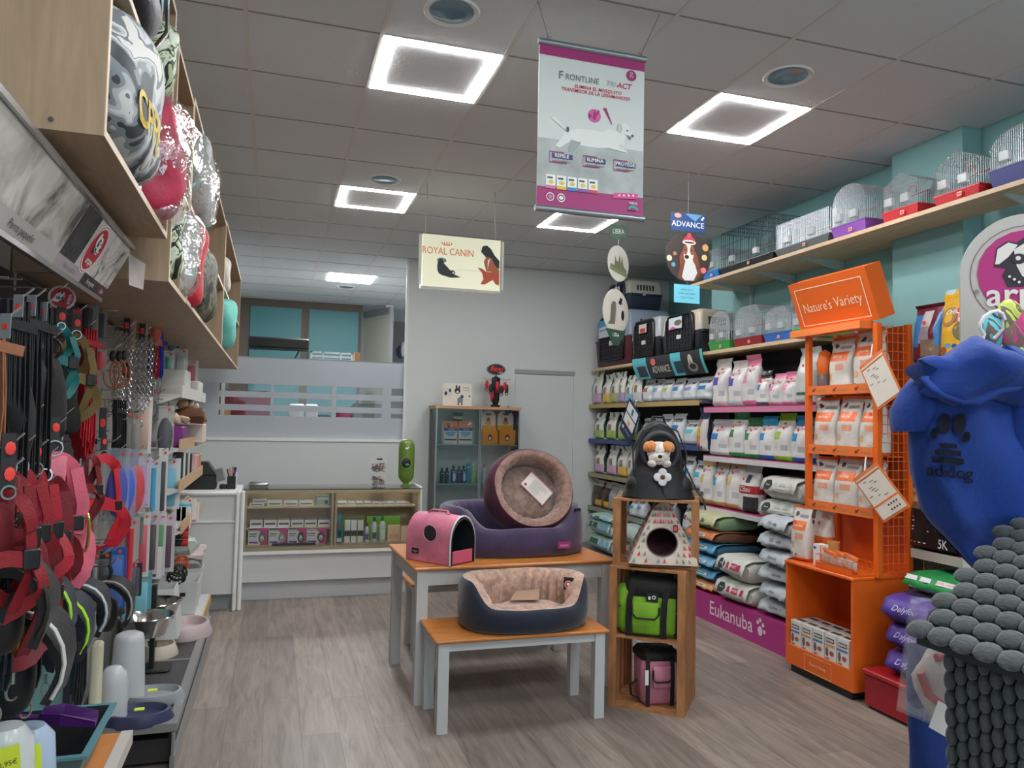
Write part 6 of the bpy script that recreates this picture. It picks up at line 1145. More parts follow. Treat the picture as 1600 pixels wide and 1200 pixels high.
for k in range(6):
    hh = (.115, .115, .115, .12, .115, .125)[k]; sack('silvery grey plastic sack beside the orange display, %s of six' % ['lowest', 'second from the bottom', 'third from the bottom', 'fourth from the bottom', 'fifth from the bottom', 'topmost'][k], (176, 184, 190), .36, .40, hh-.01, (bx+.05-.02*(k % 2), 4.56, z), flap=(190, 198, 204), seed=20+k, rz=.1*(-1)**k, letters=lambda F, w_, h: F.text('Eukanuba', .5, .5, .026, M((40, 44, 50), .5), 2, sx=.8, shear=.2), grp='silvery sacks beside the display'); z += hh
# big sacks at floor level in the far section
for k, (dy, zz, hh) in enumerate(((0, .172, .16), (.02, .345, .16), (-.02, .52, .04))):
    sack(['lower pale blue and green sack low in the far section', 'middle pale blue and green sack low in the far section', 'flat topmost pale sack under the lowest far shelf'][k], (190, 206, 206), .62, .42, hh, (3.40, 7.55+dy, zz), flap=(176, 206, 200), seed=30+k, letters=lambda F, w_, h: (F.rect(.1, .5, .2, .8, M((50, 90, 70), .5), 1), F.rect(.55, .9, .2, .8, M((120, 176, 206), .5), 1)))
for k, (dy, zz, hh) in enumerate(((0, .172, .17), (.03, .36, .17))): sack(['lower', 'upper'][k]+' pale sack behind the wooden crates', (186, 200, 196), .62, .42, hh, (3.40, 6.75+dy, zz), flap=(180, 200, 196), seed=35+k)
# curved ADVANCE shelf header and clip cards
o = thing('shelf_header', 'curved black and turquoise header sign above the silver pouches', 'sign', (0, 0, 0)); ha = at(988, 575, 0, 3.50); hb = at(1097, 560, 0, 3.50); y0, y1 = ha.y, hb.y; zt_, zb_ = at(988, 562, 0, 3.5).z, at(1000, 592, 0, 3.5).z; U = Vector((0, y1-y0, 0))
def hp(a, b, k): return Vector((3.50-.07*math.sin(b*PI*.5)*1.0+.07-.07*(1-b)*0-k, y0+(y1-y0)*a, zb_+(zt_-zb_)*b))
m = MB(); g = [[hp(a/12, b/6, 0) for a in range(13)] for b in range(7)]; m.loft(g, M((46, 46, 50), .45), closed=False); m.build('curved_board', o, solid=.004)
F = Face((0, 0, 0), (0, (y1-y0), 0), (0, 0, (zt_-zb_)), mb=MB()); F.fn = lambda a, b, k: hp(a, b, k+.003); F.u = Vector((0, -abs(y1-y0), 0)); tq = M((90, 186, 200), .5)
def srect(a0, a1, b0, b1, mat, k):
    for i in range(4): F.rect(a0, a1, b0+(b1-b0)*i/4, b0+(b1-b0)*(i+1)/4, mat, k)
srect(0, .22, 0, 1, tq, 1); srect(.06, .2, .1, .6, M((50, 60, 70), .5), 2); srect(.58, .72, 0, 1, tq, 1); srect(.62, .74, .1, .62, M((40, 70, 80), .5), 2); srect(.97, 1, 0, 1, tq, 1); F.ell(.33, .74, .035, .17, M((226, 110, 96), .5), 2)
F.text('ADVANCE', .42, .36, .062, M((226, 226, 214), .5), 2, sx=.85); F.ell(.84, .55, .03, .3, M((206, 200, 180), .5), 2); F.ell(.85, .3, .06, .2, M((150, 144, 130), .5), 2); F.ell(.85, .32, .04, .12, M((46, 46, 50), .5), 3)
F.build('printing', o)
def clipcard(lb, c, wv, hv, rot, fr, bg, f): 
    o = thing('clip_card', lb, 'card', c, rot=rot); MB().box(-.002, .002, -wv/2, wv/2, -hv, 0, M(fr, .5)).build('card', o); F = Face((-.003, wv/2, -hv), (0, -wv, 0), (0, 0, hv), mb=MB()); f(F); F.build('printing', o)
    q = MB(); q.tube([(0, 0, .0), (0, 0, .05)], .004, WHITE, 6); q.ell((0, 0, .06), .012, .012, .012, WHITE, 10, 6); q.build('clip', o, 60); return o
c0 = at(992, 634, 0, SX-.05); o = clipcard('tilted navy card with two white panels clipped over the left shelves', tuple(c0), .30, .40, (.62, 0, 0), (34, 42, 80), 0, lambda F: (F.rect(.08, .92, .66, .93, WHITE, 1), F.rect(.08, .92, .34, .62, WHITE, 1), F.rect(.45, .6, .7, .88, M((40, 130, 150)), 2), F.rect(.4, .6, .38, .5, M((226, 180, 110)), 2), F.text('ADVANCE', .6, .2, .02, WHITE, 2), F.ell(.2, .2, .08, .05, WHITE, 2)))
# ---- plastic kennels
def kennel(lb, px0, px1, pt, pb, z, D, base, top, door_frame, front_card=None, x=SX+.01, rz=0, depth_px=None, bars=9):
    A = at(px0, pb, 0, x); B = at(px1, pb, 0, x); w_ = abs(A.y-B.y); h = at((px0+px1)/2, pt, 0, x).z-z; o = thing('plastic_kennel', lb, 'kennel', (x, (A.y+B.y)/2, z+.001), rz=-PI/2+rz, group='plastic pet kennels'); hw = w_/2
    def ring(k, zz, yo=0): 
        r = .03; out = []
        for cx, cy, a0 in ((hw*k-r, D-yo-r, 0), (-hw*k+r, D-yo-r, PI/2), (-hw*k+r, yo+r, PI), (hw*k-r, yo+r, 1.5*PI)):
            for q in range(4): a = a0+PI/2*q/3; out.append((cx+r*math.cos(a), cy+r*math.sin(a), zz))
        return out
    bm_ = M(base, .45); tm_ = M(top, .45)
    MB().loft([ring(.82, 0, .02), ring(.90, .02, .01), ring(.97, h*.5, 0)], bm_, True, True).build('base_shell', o, 50); MB().loft([ring(1.03, h*.5-.012), ring(1.03, h*.5+.006)], bm_, True, True).build('rim', o, 50); MB().loft([ring(.97, h*.5+.006), ring(.92, h*.88, .01), ring(.84, h*.97, .03), ring(.7, h, .06)], tm_, True, True).build('top_shell', o, 50)
    df = M(door_frame, .4)
    m = MB(); a, b = hw*.66, h*.92; z_ = h*.10; pts = [(-a, -.008, z_), (-a*1.05, -.008, h*.5), (-a*.98, -.006, b-.04), (-a*.8, -.004, b), (a*.8, -.004, b), (a*.98, -.006, b-.04), (a*1.05, -.008, h*.5), (a, -.008, z_)]; m.tube(pts, .014, df, 6, closed=True); m.build('door_frame', o, 60)
    MB().box(-a, a, -.004, -.002, z_, b, M((24, 24, 30), .7)).build('door_opening', o)
    m = MB()
    for k in range(bars): xx = -a+2*a*(k+.5)/bars; m.box(xx-.003, xx+.003, -.010, -.006, z_, b, df)
    for k in range(6): zz = z_+(b-z_)*(k+.5)/6; m.box(-a, a, -.010, -.006, zz-.003, zz+.003, df)
    q = m.build('door_grille', o)
    for s in (-1, 1):
        m = MB()
        for k in range(6): yy = D*(.25+.09*k); a1, b1 = sorted((s*(hw*.955), s*(hw*.93))); m.box(s*hw*.95-.006, s*hw*.95+.006, yy, yy+.018, h*.62, h*.80, M(tuple(int(v*.35) for v in top), .6))
        m.build('vent_slots', o)
    MB().box(-.04, .04, -.014, -.010, h*.38, h*.47, M((206, 206, 200), .5)).build('latch', o)
    for s in (-1, 1): MB().box(s*hw*1.03-.008, s*hw*1.03+.008, D*.4, D*.4+.03, h*.45, h*.56, M((170, 176, 180), .5)).build('side_clip', o)
    if front_card: F = Face((-a*1.0, -.022, h*.55), (2*a, .0, 0), (0, 0, h*.33), mb=MB()); front_card(F); F.build('cardboard_label', o)
    return o
zk = 2.199
def cardA(F): F.rect(0, 1, 0, 1, M((206, 214, 222), .5), 1); F.poly([(0, .6), (0, 1), (1, 1), (1, .75)], M((90, 160, 214), .5), 2); F.ell(.7, .22, .16, .16, M((110, 70, 60), .5), 2); F.poly([(.8, 0), (1, 0), (1, .4)], M((206, 60, 120), .5), 2); F.poly([(.88, 0), (1, 0), (1, .2)], M((226, 190, 60), .5), 3); F.rect(.05, .4, .4, .46, M((60, 110, 180)), 2)
def cardB(F): F.rect(.3, .7, .3, .9, M((206, 190, 186), .5), 1); F.rect(.36, .64, .35, .6, M((190, 60, 50)), 2)
def cardC(F): F.rect(.15, .65, .2, 1, M((190, 206, 210), .5), 1); F.ell(.5, .6, .14, .2, M((110, 90, 80)), 2); F.poly([(.15, .2), (.5, .2), (.3, .4)], M((206, 70, 120)), 2)
kennel('tall kennel with wine red base, grey top and bright card by the wall', 929, 984, 488, 573, zk, .52, (84, 30, 44), (136, 150, 168), (26, 26, 34), cardA)
kennel('middle kennel with black door and pale grey top', 985, 1030, 497, 566, zk, .5, (32, 34, 40), (166, 172, 176), (24, 24, 28), cardB)
kennel('kennel with beige top and navy base next to the cages', 1032, 1095, 487, 560, zk, .34, (30, 36, 46), (190, 178, 162), (26, 28, 32), cardC)
kennel('small kennel with pale top and navy base stacked on the others', 947, 982, 441, 492, at(960, 489, 0, SX+.1).z, .42, (44, 54, 72), (190, 190, 178), (50, 60, 76), lambda F: F.rect(.1, .8, 0, .8, M((206, 214, 216), .5), 1), x=SX+.10)
# ---- bird cages
def cage(lb, px0, px1, pbot, ptop, z, x, D, tray, style='house', wire=WIRE, tz=.06, dens=.017, door=True, nm='bird_cage', r=.0022, deco=None):
    A = at(px0, pbot, 0, x); B = at(px1, pbot, 0, x); w_ = abs(A.y-B.y); h = at(px0*.5+px1*.5, ptop, 0, x).z-z; o = thing(nm, lb, 'cage', (x, (A.y+B.y)/2, z+.001), rz=-PI/2, group='cages on the wall shelves'); hw = w_/2; tm_ = M(tray, .4)
    MB().loft([[(s*hw*.92, D/2+t*D*.46, 0) for s, t in ((-1, -1), (1, -1), (1, 1), (-1, 1))], [(s*hw, D/2+t*D*.5, tz) for s, t in ((-1, -1), (1, -1), (1, 1), (-1, 1))], [(s*hw*1.03, D/2+t*D*.51, tz+.002) for s, t in ((-1, -1), (1, -1), (1, 1), (-1, 1))], [(s*hw*1.03, D/2+t*D*.51, tz+.01) for s, t in ((-1, -1), (1, -1), (1, 1), (-1, 1))]], tm_, True, True).build('tray', o); hb = hw*.96; zs_ = tz+.01
    def prof(t):  # outline in x,z, t from 0..1 across the width: returns top height at x
        x_ = -hb+2*hb*t
        if style == 'dome': return zs_+(h-zs_)*(.55+.45*math.sqrt(max(0, 1-(x_/hb)**2)))
        if style == 'house': return zs_+(h-zs_)*(.68+.32*(1-abs(x_)/hb))
        if style == 'trap': return zs_+(h-zs_)*min(1, .72+.6*(1-abs(x_)/hb))
        return h
    def seg(m, pts): m.tube(pts, r, wire, 4)
    n = max(5, int(w_/dens)); nd = max(4, int(D/(dens*1.2)))
    for nm_, yy in (('front_wires', .0), ('back_wires', D)):
        m = MB()
        for k in range(n+1): t = k/n; x_ = -hb+2*hb*t; seg(m, [(x_, yy+.004, zs_), (x_, yy+.004, prof(t))])
        for zz in (.25, .62): seg(m, [(-hb, yy+.004, zs_+(h-zs_)*zz), (hb, yy+.004, zs_+(h-zs_)*zz)])
        m.build(nm_, o)
    m = MB()
    for k in range(nd+1):
        yy = .004+(D-.008)*k/nd; seg(m, [(-hb, yy, zs_), (-hb, yy, prof(0))]+[(-hb+2*hb*t, yy, prof(t)) for t in [q/12 for q in range(13)]]+[(hb, yy, zs_)])
    m.build('hoop_wires', o)
    m = MB()
    for q in range(0, 13, 2): t = q/12; x_ = -hb+2*hb*t; seg(m, [(x_, 0, prof(t)), (x_, D, prof(t))])
    m.build('roof_wires', o)
    if door:
        for s in (-.45, .45): MB().rbox(s*hw-.03, s*hw+.03, -.028, .0, zs_+.02, zs_+.07, M((206, 214, 216), .2, 0, 'plastic', a=.55), .005).build('feeder_cup', o)
    m = MB(); m.tube([(-hb*.8, D*.5, zs_+(h-zs_)*.45), (hb*.8, D*.5, zs_+(h-zs_)*.45)], .004, M((196, 60, 60) if deco == 'r' else (180, 150, 130), .5)); m.build('perch', o, 60)
    if deco: m = MB(); m.torus((0, 0, 0), .03, .003, M((206, 60, 70), .4) if deco == 'r' else wire, 1, 18, 5); m.build('swing', o, 60, loc=(.02, .08, zs_+(h-zs_)*.5))
    q = Face((hw*.1, -.007, .02), (.03, 0, 0), (0, 0, .022), mb=MB()); q.rect(0, 1, 0, 1, M((236, 200, 190), .5), 1); q.rect(.15, .85, .2, .8, STICK, 2); q.build('price_label', o)
    return o
zc_ = 2.801
cage('low wire cage with bright blue tray at the far end of the top shelf', 1098, 1122, 425, 392, zc_, 3.50, .36, (36, 120, 200), 'box')
cage('large black wire cage with black tray on the top shelf', 1125, 1208, 418, 350, zc_, 3.49, .34, (30, 32, 36), 'box', M((60, 66, 74), .4, .4), .05, .03, r=.0026)
cage('long silver wire cage with grey tray and many feeder cups', 1211, 1295, 405, 338, zc_, 3.49, .22, (90, 94, 98), 'box', WIRE, .05, .017)
cage('dome topped white wire cage with purple tray', 1299, 1352, 380, 288, zc_, 3.49, .36, (140, 84, 176), 'dome', WIRE, .07, .015)
cage('house shaped cage with red tray left of the taller one', 1378, 1434, 352, 270, zc_, 3.49, .24, (196, 44, 50), 'house', WIRE, .055, .014, deco='r')
cage('house shaped cage with red tray standing beside the pillar edge', 1459, 1530, 322, 235, zc_, 3.49, .24, (196, 44, 50), 'house', WIRE, .05, .014, deco='r')
cage('big dome cage with dark blue tray cut by the right edge', 1545, 1660, 290, 190, zc_, 3.49, .27, (34, 44, 120), 'dome', WIRE, .09, .012)
cage('wire cage with green tray next to the beige kennel', 1107, 1140, 541, 487, zk, 3.58, .30, (60, 150, 70), 'dome', WIRE, .065, .014)
cage('trapezoid roofed cage with dark red tray and red perch', 1146, 1190, 532, 478, zk, 3.58, .30, (150, 40, 50), 'trap', WIRE, .06, .016, deco='r')
cage('pale cage with blue tray beside the dark red one', 1193, 1235, 528, 480, zk, 3.58, .30, (56, 110, 190), 'trap', WIRE, .06, .016)
cage('pale cage with light green tray behind the orange sign', 1238, 1275, 520, 476, zk, 3.58, .30, (90, 196, 90), 'house', WIRE, .06, .016)
# ================================================================== orange display stand
og = M((230, 104, 28), .42); ogd = M((216, 92, 24), .42); LBL = M((206, 196, 180), .6)
o = thing('orange_display', 'tall orange display stand with header sign, pouches and cartons', 'display stand', (0, 0, 0)); OX, Y0_, Y1_ = 3.2, 3.60, 4.20
MB().box(OX, 3.60, Y0_, Y1_, .05, .17, og).build('foot_box', o); MB().box(OX, 3.60, Y1_-.02, Y1_, .17, .68, og).build('side_panel', o); MB().box(OX, 3.60, Y0_, Y0_+.02, .17, .68, og).build('side_panel', o); MB().box(3.585, 3.60, Y0_+.02, Y1_-.02, .17, .68, ogd).build('back_panel', o); MB().rbox(OX-.01, 3.60, Y0_-.005, Y1_+.005, .68, .70, og, .008).build('top_board', o, 40)
MB().box(OX+.02, 3.58, Y0_+.03, Y1_-.03, 0, .05, BLACK).build('castor_base', o)
px_ = 3.345; yl, yr = 4.18, 3.585
for y in (yl, yr): MB().box(px_, px_+.03, y-.018, y+.018, .70, 2.18, og).build('front_post', o); MB().box(3.57, 3.60, y-.018, y+.018, .70, 2.18, og).build('rear_post', o)
MB().box(3.592, 3.6, yr+.02, yl-.02, .70, 2.18, ogd).build('rear_panel', o)
zs3 = [at(1316, r, 0, px_).z for r in (608, 704, 795)]
def dogstrip(F, n=3):
    for k in range(n): a = .06+.34*k; F.ell(a+.03, .5, .022, .13, M((120, 60, 30)), 1, 10); F.rect(a+.01, a+.018, .25, .5, M((120, 60, 30)), 1); F.rect(a+.042, a+.05, .25, .5, M((120, 60, 30)), 1); F.ell(a+.058, .66, .012, .1, M((120, 60, 30)), 1, 8); F.rect(a+.09, a+.24, .4, .58, M((196, 130, 80)), 1)
for z in zs3:
    MB().box(px_, 3.59, yr+.018, yl-.018, z-.03, z-.022, og).build('shelf_deck', o); MB().box(px_-.004, px_+.002, yr+.018, yl-.018, z-.03, z+.028, M((236, 120, 56), .45)).build('shelf_lip', o); F = Face((px_-.0045, yl-.02, z-.03), (0, -(yl-yr-.04), 0), (0, 0, .058), mb=MB()); dogstrip(F); F.build('lip_print', o)
F = Face((OX-.001, 4.02, .055), (0, -.24, 0), (0, 0, .10), mb=MB()); F.frame(0, 1, 0, 1, .012, M((246, 200, 160)), 1, .03); F.text("Nature's Variety", .5, .5, .018, M((250, 220, 190)), 1, sx=.85); F.build('front_label', o)
for k, (z0, z1) in enumerate(((.70, 2.17),)):
    m = MB(); x0_, x1_ = px_+.03, 3.57
    for i in range(5): x = x0_+(x1_-x0_)*(i+.5)/5; m.box(x-.002, x+.002, yr-.002, yr+.002, z0, z1, M((216, 110, 60), .45))
    for i in range(27): z = z0+.054*i+.02; m.box(x0_, x1_, yr-.004, yr-.001, z-.002, z+.002, M((216, 110, 60), .45))
    m.build('side_mesh', o)
m = MB()
for i in range(6): x = 3.61+.03*i; m.box(x-.002, x+.002, 3.50, 3.504, .3, 2.16, M((216, 110, 60), .45))
for i in range(34): z = .33+.054*i; m.box(3.61, 3.77, 3.497, 3.500, z-.002, z+.002, M((216, 110, 60), .45))
m.box(3.60, 3.77, 3.496, 3.51, 2.13, 2.17, og); m.build('rear_mesh', o)
# header box leaning forward
hb = MB(); a = [Vector((3.35, yl+.06, 2.20)), Vector((3.35, yr-.03, 2.195)), Vector((3.24, yr-.03, 2.50)), Vector((3.24, yl+.06, 2.50))]; nb = (a[1]-a[0]).cross(a[3]-a[0]).normalized()
hb.add([p for p in a]+[p-nb*.12 for p in a], [(0, 1, 2, 3), (7, 6, 5, 4), (0, 4, 5, 1), (1, 5, 6, 2), (2, 6, 7, 3), (3, 7, 4, 0)], og); hb.build('header_box', o)
F = Face(a[0], a[1]-a[0], a[3]-a[0], mb=MB()); wo = M((250, 226, 196), .5); F.frame(.06, .93, .08, .86, .010, wo, 1, .018); F.text("Nature's", .31, .44, .060, wo, 2, sx=.88); F.text("Variety", .71, .46, .062, wo, 2, sx=.92); F.build('lettering', o)
MB().box(3.27, 3.37, yr+.04, yl+.075, 2.15, 2.195, M((238, 128, 56), .45)).build('header_ledge', o)
# pouches
nv = M((232, 116, 60), .4)
def nvd(u, v):
    if v > .93: return (226, 110, 56)
    if .56 < v < .72 and .08 < u < .95: return (236, 118, 62)
    if v < .06: return (226, 110, 50)
    if .38 < v < .48 and .45 < u < .85: return (226, 160, 130)
    if .2 < v < .32 and .1 < u < .3: return (216, 176, 130)
    if .76 < v < .86 and .4 < u < .9: return (140, 140, 142)
def nvl(F, w_, h): F.text("Nature's Variety", .5, .64, .016, WHITE, 2, sx=.55); F.ell(.25, .84, .09, .045, M((70, 66, 64)), 1, 12); F.rect(.12, .24, .1, .14, txt, 1); F.ell(.45, .11, .08, .02, M((90, 150, 60)), 1, 10)
xf_ = px_+.01
def nrow(items, z, shelf):
    for k, (pa, pb, pt, lb) in enumerate(items):
        A = at(pa, pt, 0, xf_); B = at(pb, pt, 0, xf_); pouch('food_bag', lb+shelf, (A.y+B.y)/2, z, abs(A.y-B.y)*.99, A.z-z, .13, (212, 206, 198), nvd, xf_, seed=k*2.1+z, letters=nvl, topm=.86, grp=None, sticker=(k == 2))
nrow(((1289, 1323, 528, 'grey topped white pouch with orange band, left one'), (1326, 1370, 516, 'white pouch with orange band behind the hanging card')), zs3[0]-.021, ' on the top orange shelf')
nrow(((1265, 1300, 621, 'white pouch with red oval label'), (1301, 1336, 619, 'white pouch with purple oval label'), (1337, 1371, 619, 'white pouch with blue oval label')), zs3[1]-.021, ' on the middle orange shelf')
nrow(((1265, 1297, 712, 'slim white pouch with orange band, left one'), (1297, 1335, 712, 'wide white pouch with orange top'), (1335, 1371, 716, 'white pouch half hidden by the lower card')), zs3[2]-.021, ' on the lowest orange shelf')
p = at(1277, 595, 0, xf_); t = thing('scoop_bottle', 'orange scoop bottle with smoky base at the top shelf left', 'bottle', (xf_+.06, p.y, zs3[0]-.021)); MB().lathe([(.045, 0), (.05, .02), (.045, .12), (.02, .16)], M((120, 100, 96), .2, 0, 'plastic', a=.8), n=18).build('smoky_base', t, 50); MB().lathe([(.03, .10), (.045, .14), (.05, .2), (.035, .27), (.001, .29)], ORANGE, n=18).build('orange_scoop', t, 50)
zt0 = .702
A = at(1230, 870, 0, 3.24); pouch('food_bag', 'white pouch with orange top standing at the base corner of the stand', at(1245, 870, 0, 3.24).y, zt0, .15, at(1245, 790, 0, 3.24).z-zt0, .10, (212, 206, 198), nvd, 3.235, seed=3, letters=nvl, topm=.86, rz=.1)
pouch('food_bag', 'orange backed pouch behind the cup on the display base', at(1278, 850, 0, 3.38).y, zt0, .16, at(1278, 790, 0, 3.38).z-zt0, .10, (226, 106, 50), lambda u, v: (212, 206, 198) if .45 < v < .93 else None, 3.38, seed=5, topm=.86)
p = at(1283, 868, 0, 3.28); t = thing('leaflet_box', 'small white leaflet box on the orange base', 'box', (3.28, p.y, zt0)); MB().box(-.03, .03, -.035, .035, 0, .13, WHITE).build('carton', t); MB().box(-.0315, -.03, .01, .03, .10, .115, M((60, 80, 160))).box(-.0315, -.03, -.036, -.03, 0, .13, ORANGE).build('print', t)
p = at(1296, 860, 0, 3.31); t = thing('paper_cup', 'tan paper cup with orange mark behind the packets', 'cup', (3.34, p.y-.0, zt0)); MB().lathe([(.03, 0), (.037, .145), (.039, .15), (.034, .15), (.03, .02)], M((206, 156, 90), .6), n=20).build('cup_body', t, 50); MB().box(-.040, -.034, -.02, .02, .07, .09, ORANGE).build('band', t)
# wire basket with packets
by0, by1 = Y0_+.02, 3.93; t = thing('wire_basket', 'orange wire basket on the display base', 'basket', (OX+.01, by0, zt0)); L_ = by1-by0; m = MB()
for z in (.04, .08): m.tube([(0, 0, z), (0, L_, z), (.14, L_, z), (.14, 0, z)], .002, og, 5, closed=True)
for k in range(9): y = L_*k/8; m.tube([(0, y, 0), (0, y, .08)], .0018, og, 4)
for k in range(5): x = .14*k/4; m.tube([(x, 0, 0), (x, 0, .08)], .0018, og, 4)
m.build('wires', t); MB().box(0, .14, 0, L_, .0, .006, og).build('base', t); MB().box(-.002, 0, 0, L_, .006, .035, og).build('front_plate', t)
rr_ = random.Random(3)
for k in range(9):
    q = MB(); f = [[(0, i*.045-.045, j*.03) for i in range(3)] for j in range(5)]; m2 = M((226, 214, 200), .35, 0, 'foil'); vs = [Vector((.006*math.sin(j*2+i), i*.04-.04, j*.028)) for j in range(5) for i in range(3)]; fs = []; ms = []
    for j in range(4):
        for i in range(2): fs.append((j*3+i, j*3+i+1, j*3+i+4, j*3+i+3)); ms.append(M((232, 112, 52), .4) if j in (0, 3) else m2)
    q.add(vs, fs, ms); ob = q.build('treat_packet', None, 60, loc=(OX+.045+.01*(k % 3), by0+.05+(L_-.10)*k/8, zt0+.010), rot=(.25, -.15-.15*rr_.random(), .15*rr_.random()), solid=.012)
    tag(ob, 'white and orange treat packet in the wire basket, '+['nearest the mesh side', 'second from the mesh side', 'third from the mesh side', 'fourth', 'middle one', 'sixth', 'seventh', 'eighth', 'nearest the cup'][k], 'treat packet', 'treat packets in the basket')
# cartons in the niche
for r in range(2):
    for k in range(5):
        t = thing('food_carton', 'white carton with dog and bowl picture in the orange niche, %s row, %s' % (['front', 'back'][r], ['far left', 'second', 'middle', 'fourth', 'right end'][k]), 'carton', (OX+.012+.10*r, Y1_-.04-.105*k-.09, .171), group='cartons in the orange niche'); MB().box(0, .09, 0, .094, 0, .155, M((222, 220, 216), .5)).build('carton', t)
        if r == 0 or True:
            F = Face((-.0006, .094, 0), (0, -.094, 0), (0, 0, .155), mb=MB()); F.rect(.1, .85, .68, .84, M((50, 50, 54)), 1); F.rect(.14, .8, .72, .80, M((206, 206, 200)), 2); F.rect(.0, .9, .52, .60, M([(90, 120, 170), (226, 140, 70)][k % 2]), 1); F.ell(.62, .28, .2, .09, M((176, 84, 60)), 1, 12); F.ell(.2, .3, .13, .18, M((110, 90, 80)), 1, 12); F.rect(.1, .4, .03, .07, BLACK, 1); F.build('front_print', t); F = Face((0, .094, .1556), (0, -.094, 0), (.09, 0, 0), mb=MB()); F.rect(.1, .9, .3, .7, M((80, 74, 72)), 1); F.build('top_print', t)
# hanging cards
def quadcard(lb, pts, x, f):
    w = [at(a, b, 0, x) for a, b in pts]; t = thing('hanging_card', lb, 'card', tuple(w[0])); c = [p-w[0] for p in w]; U = c[1]; V = c[3]; m = MB(); nn = Vector((-.003, 0, 0)); m.add([q for q in (c[0], U, U+V, V)]+[q+nn for q in (c[0], U, U+V, V)], [(0, 1, 2, 3), (7, 6, 5, 4), (0, 4, 5, 1), (1, 5, 6, 2), (2, 6, 7, 3), (3, 7, 4, 0)], M((226, 120, 60), .5)); m.build('card', t); F = Face(Vector((-.004, 0, 0)), U, V, mb=MB(), lift=.0015 if U.cross(V).x < 0 else -.0015); f(F); F.build('printing', t)
    m = MB(); m.tube([U*.5+V*1.0+Vector((0, 0, .0)), U*.5+V*1.05+Vector((.02, 0, .07))], .004, WHITE, 6); m.build('clip', t); return t
def cardf(split):
    def f(F):
        F.rect(.05, .95, .04, .86, M((216, 208, 196), .6), 1); F.rect(.05, .95, .89, .93, LBL, 1)
        if split: F.rect(.05, .95, .30, .33, ORANGE, 2)
        rr_ = random.Random(6)
        for i in range(9): a = rr_.uniform(.12, .7); b = .4+.05*i; F.rect(a, a+rr_.uniform(.06, .16), b, b+.014, M((120, 110, 104)), 2)
        if split:
            for i in range(4):
                for j in range(2): F.ell(.5+.1*i, .12+.1*j, .03, .02, M((100, 60, 40)), 2, 10)
    return f
quadcard('upper white and orange card hanging askew on the stand post', [(1372, 641), (1410, 613), (1379, 545), (1343, 574)], 3.30, cardf(False))
quadcard('lower white and orange card hanging askew on the stand post', [(1382, 817), (1423, 791), (1381, 722), (1333, 749)], 3.29, cardf(True))
# ---- red container, purple sacks, near shelving
rb = at(1350, 1104, 2, 0); zrb = at(1350, 1043, 1, rb.y).z
t = thing('red_container', 'dark red lidded container on the floor right of the stand', 'container', (rb.x, 3.05, 0)); MB().rbox(.0, .34, 0, rb.y-3.05, .015, zrb-.03, M((150, 22, 34), .4), .01).build('body', t, 40); MB().rbox(-.012, .352, -.01, rb.y-3.05+.006, zrb-.03, zrb, M((166, 28, 38), .4), .012).build('lid', t, 40); MB().box(.02, .32, .02, rb.y-3.07, 0, .015, BLACK).build('feet', t)
zz = zrb+.004
for k, hh in enumerate((.13, .14, .14)):
    sack(['lowest', 'middle', 'topmost'][k]+' glossy purple sack stacked on the red container', (62, 44, 120), .30, .26, hh-.01, (rb.x+.07-.01*k, 3.27, zz), flap=(84, 60, 150), seed=40+k, rz=.08*(-1)**k, letters=lambda F, w_, h: F.text('Delyfou', .5, .5, .034, M((206, 200, 226), .5), 2, shear=.3)); zz += hh+.006
t = thing('near_shelving', 'near dog food shelving with magenta lips at the right', 'shelving', (0, 0, 0)); MB().box(3.86, 3.89, 2.2, 3.36, 0, 2.3, dkp).build('back_panel', t)
for z in (1.94, .87): MB().box(SX, 3.86, 2.2, 3.36 if z<1 else 3.36, z-.025, z, M((110, 40, 70), .5)).build('shelf_deck', t); MB().box(SX-.006, SX, 2.2, 3.53, z-.05, z+.002, M((150, 60, 96) if z > 1 else (176, 170, 160), .5)).build('price_strip', t); MB().box(SX, 3.772, 3.36, 3.49, z-.025, z, M((110, 40, 70), .5)).build('shelf_end', t)
y_ = lambda px, r=520: at(px, r, 0, SX+.02).y
pouch('food_bag', 'burgundy and blue dog food bag on the near top shelf', (y_(1421)+y_(1464))/2, 1.942, .21, at(1440, 474, 0, SX).z-1.942, .13, (104, 24, 44), lambda u, v: ((60, 130, 200) if .3 < v < .85 and (u < .35 or u > .8) else ((196, 190, 186) if .62 < v < .9 and .35 < u < .7 else ((130, 110, 90) if .12 < v < .4 and u > .4 else ((150, 140, 150) if .35 < v < .62 and .3 < u < .7 else None)))), SX+.02, seed=5, topm=.92)
def yel(F, w_, h): F.text('CHICKEN', .5, .66, .028, WHITE, 2, bold=.02); F.ell(.68, .38, .26, .14, M((120, 110, 80)), 1); F.ell(.66, .55, .12, .06, M((206, 216, 226)), 2); F.ell(.66, .55, .08, .04, M((50, 80, 140)), 3); F.ell(.28, .6, .2, .14, M((150, 110, 70)), 1); F.ell(.3, .2, .07, .03, M((60, 150, 200)), 1); F.ell(.45, .19, .06, .03, M((30, 60, 120)), 1); F.ell(.18, .14, .09, .05, M((160, 70, 40)), 1)
pouch('food_bag', 'yellow dog food bag with kibble picture on the near top shelf', (y_(1463)+y_(1530))/2-.02, 1.942, .28, at(1490, 446, 0, SX-.03).z-1.942, .15, (214, 166, 40), lambda u, v: (150, 180, 200) if v > .93 and u < .25 else ((190, 90, 60) if .5 < v < .68 and u > .45 else None), SX-.01, seed=8, letters=yel, topm=.84)
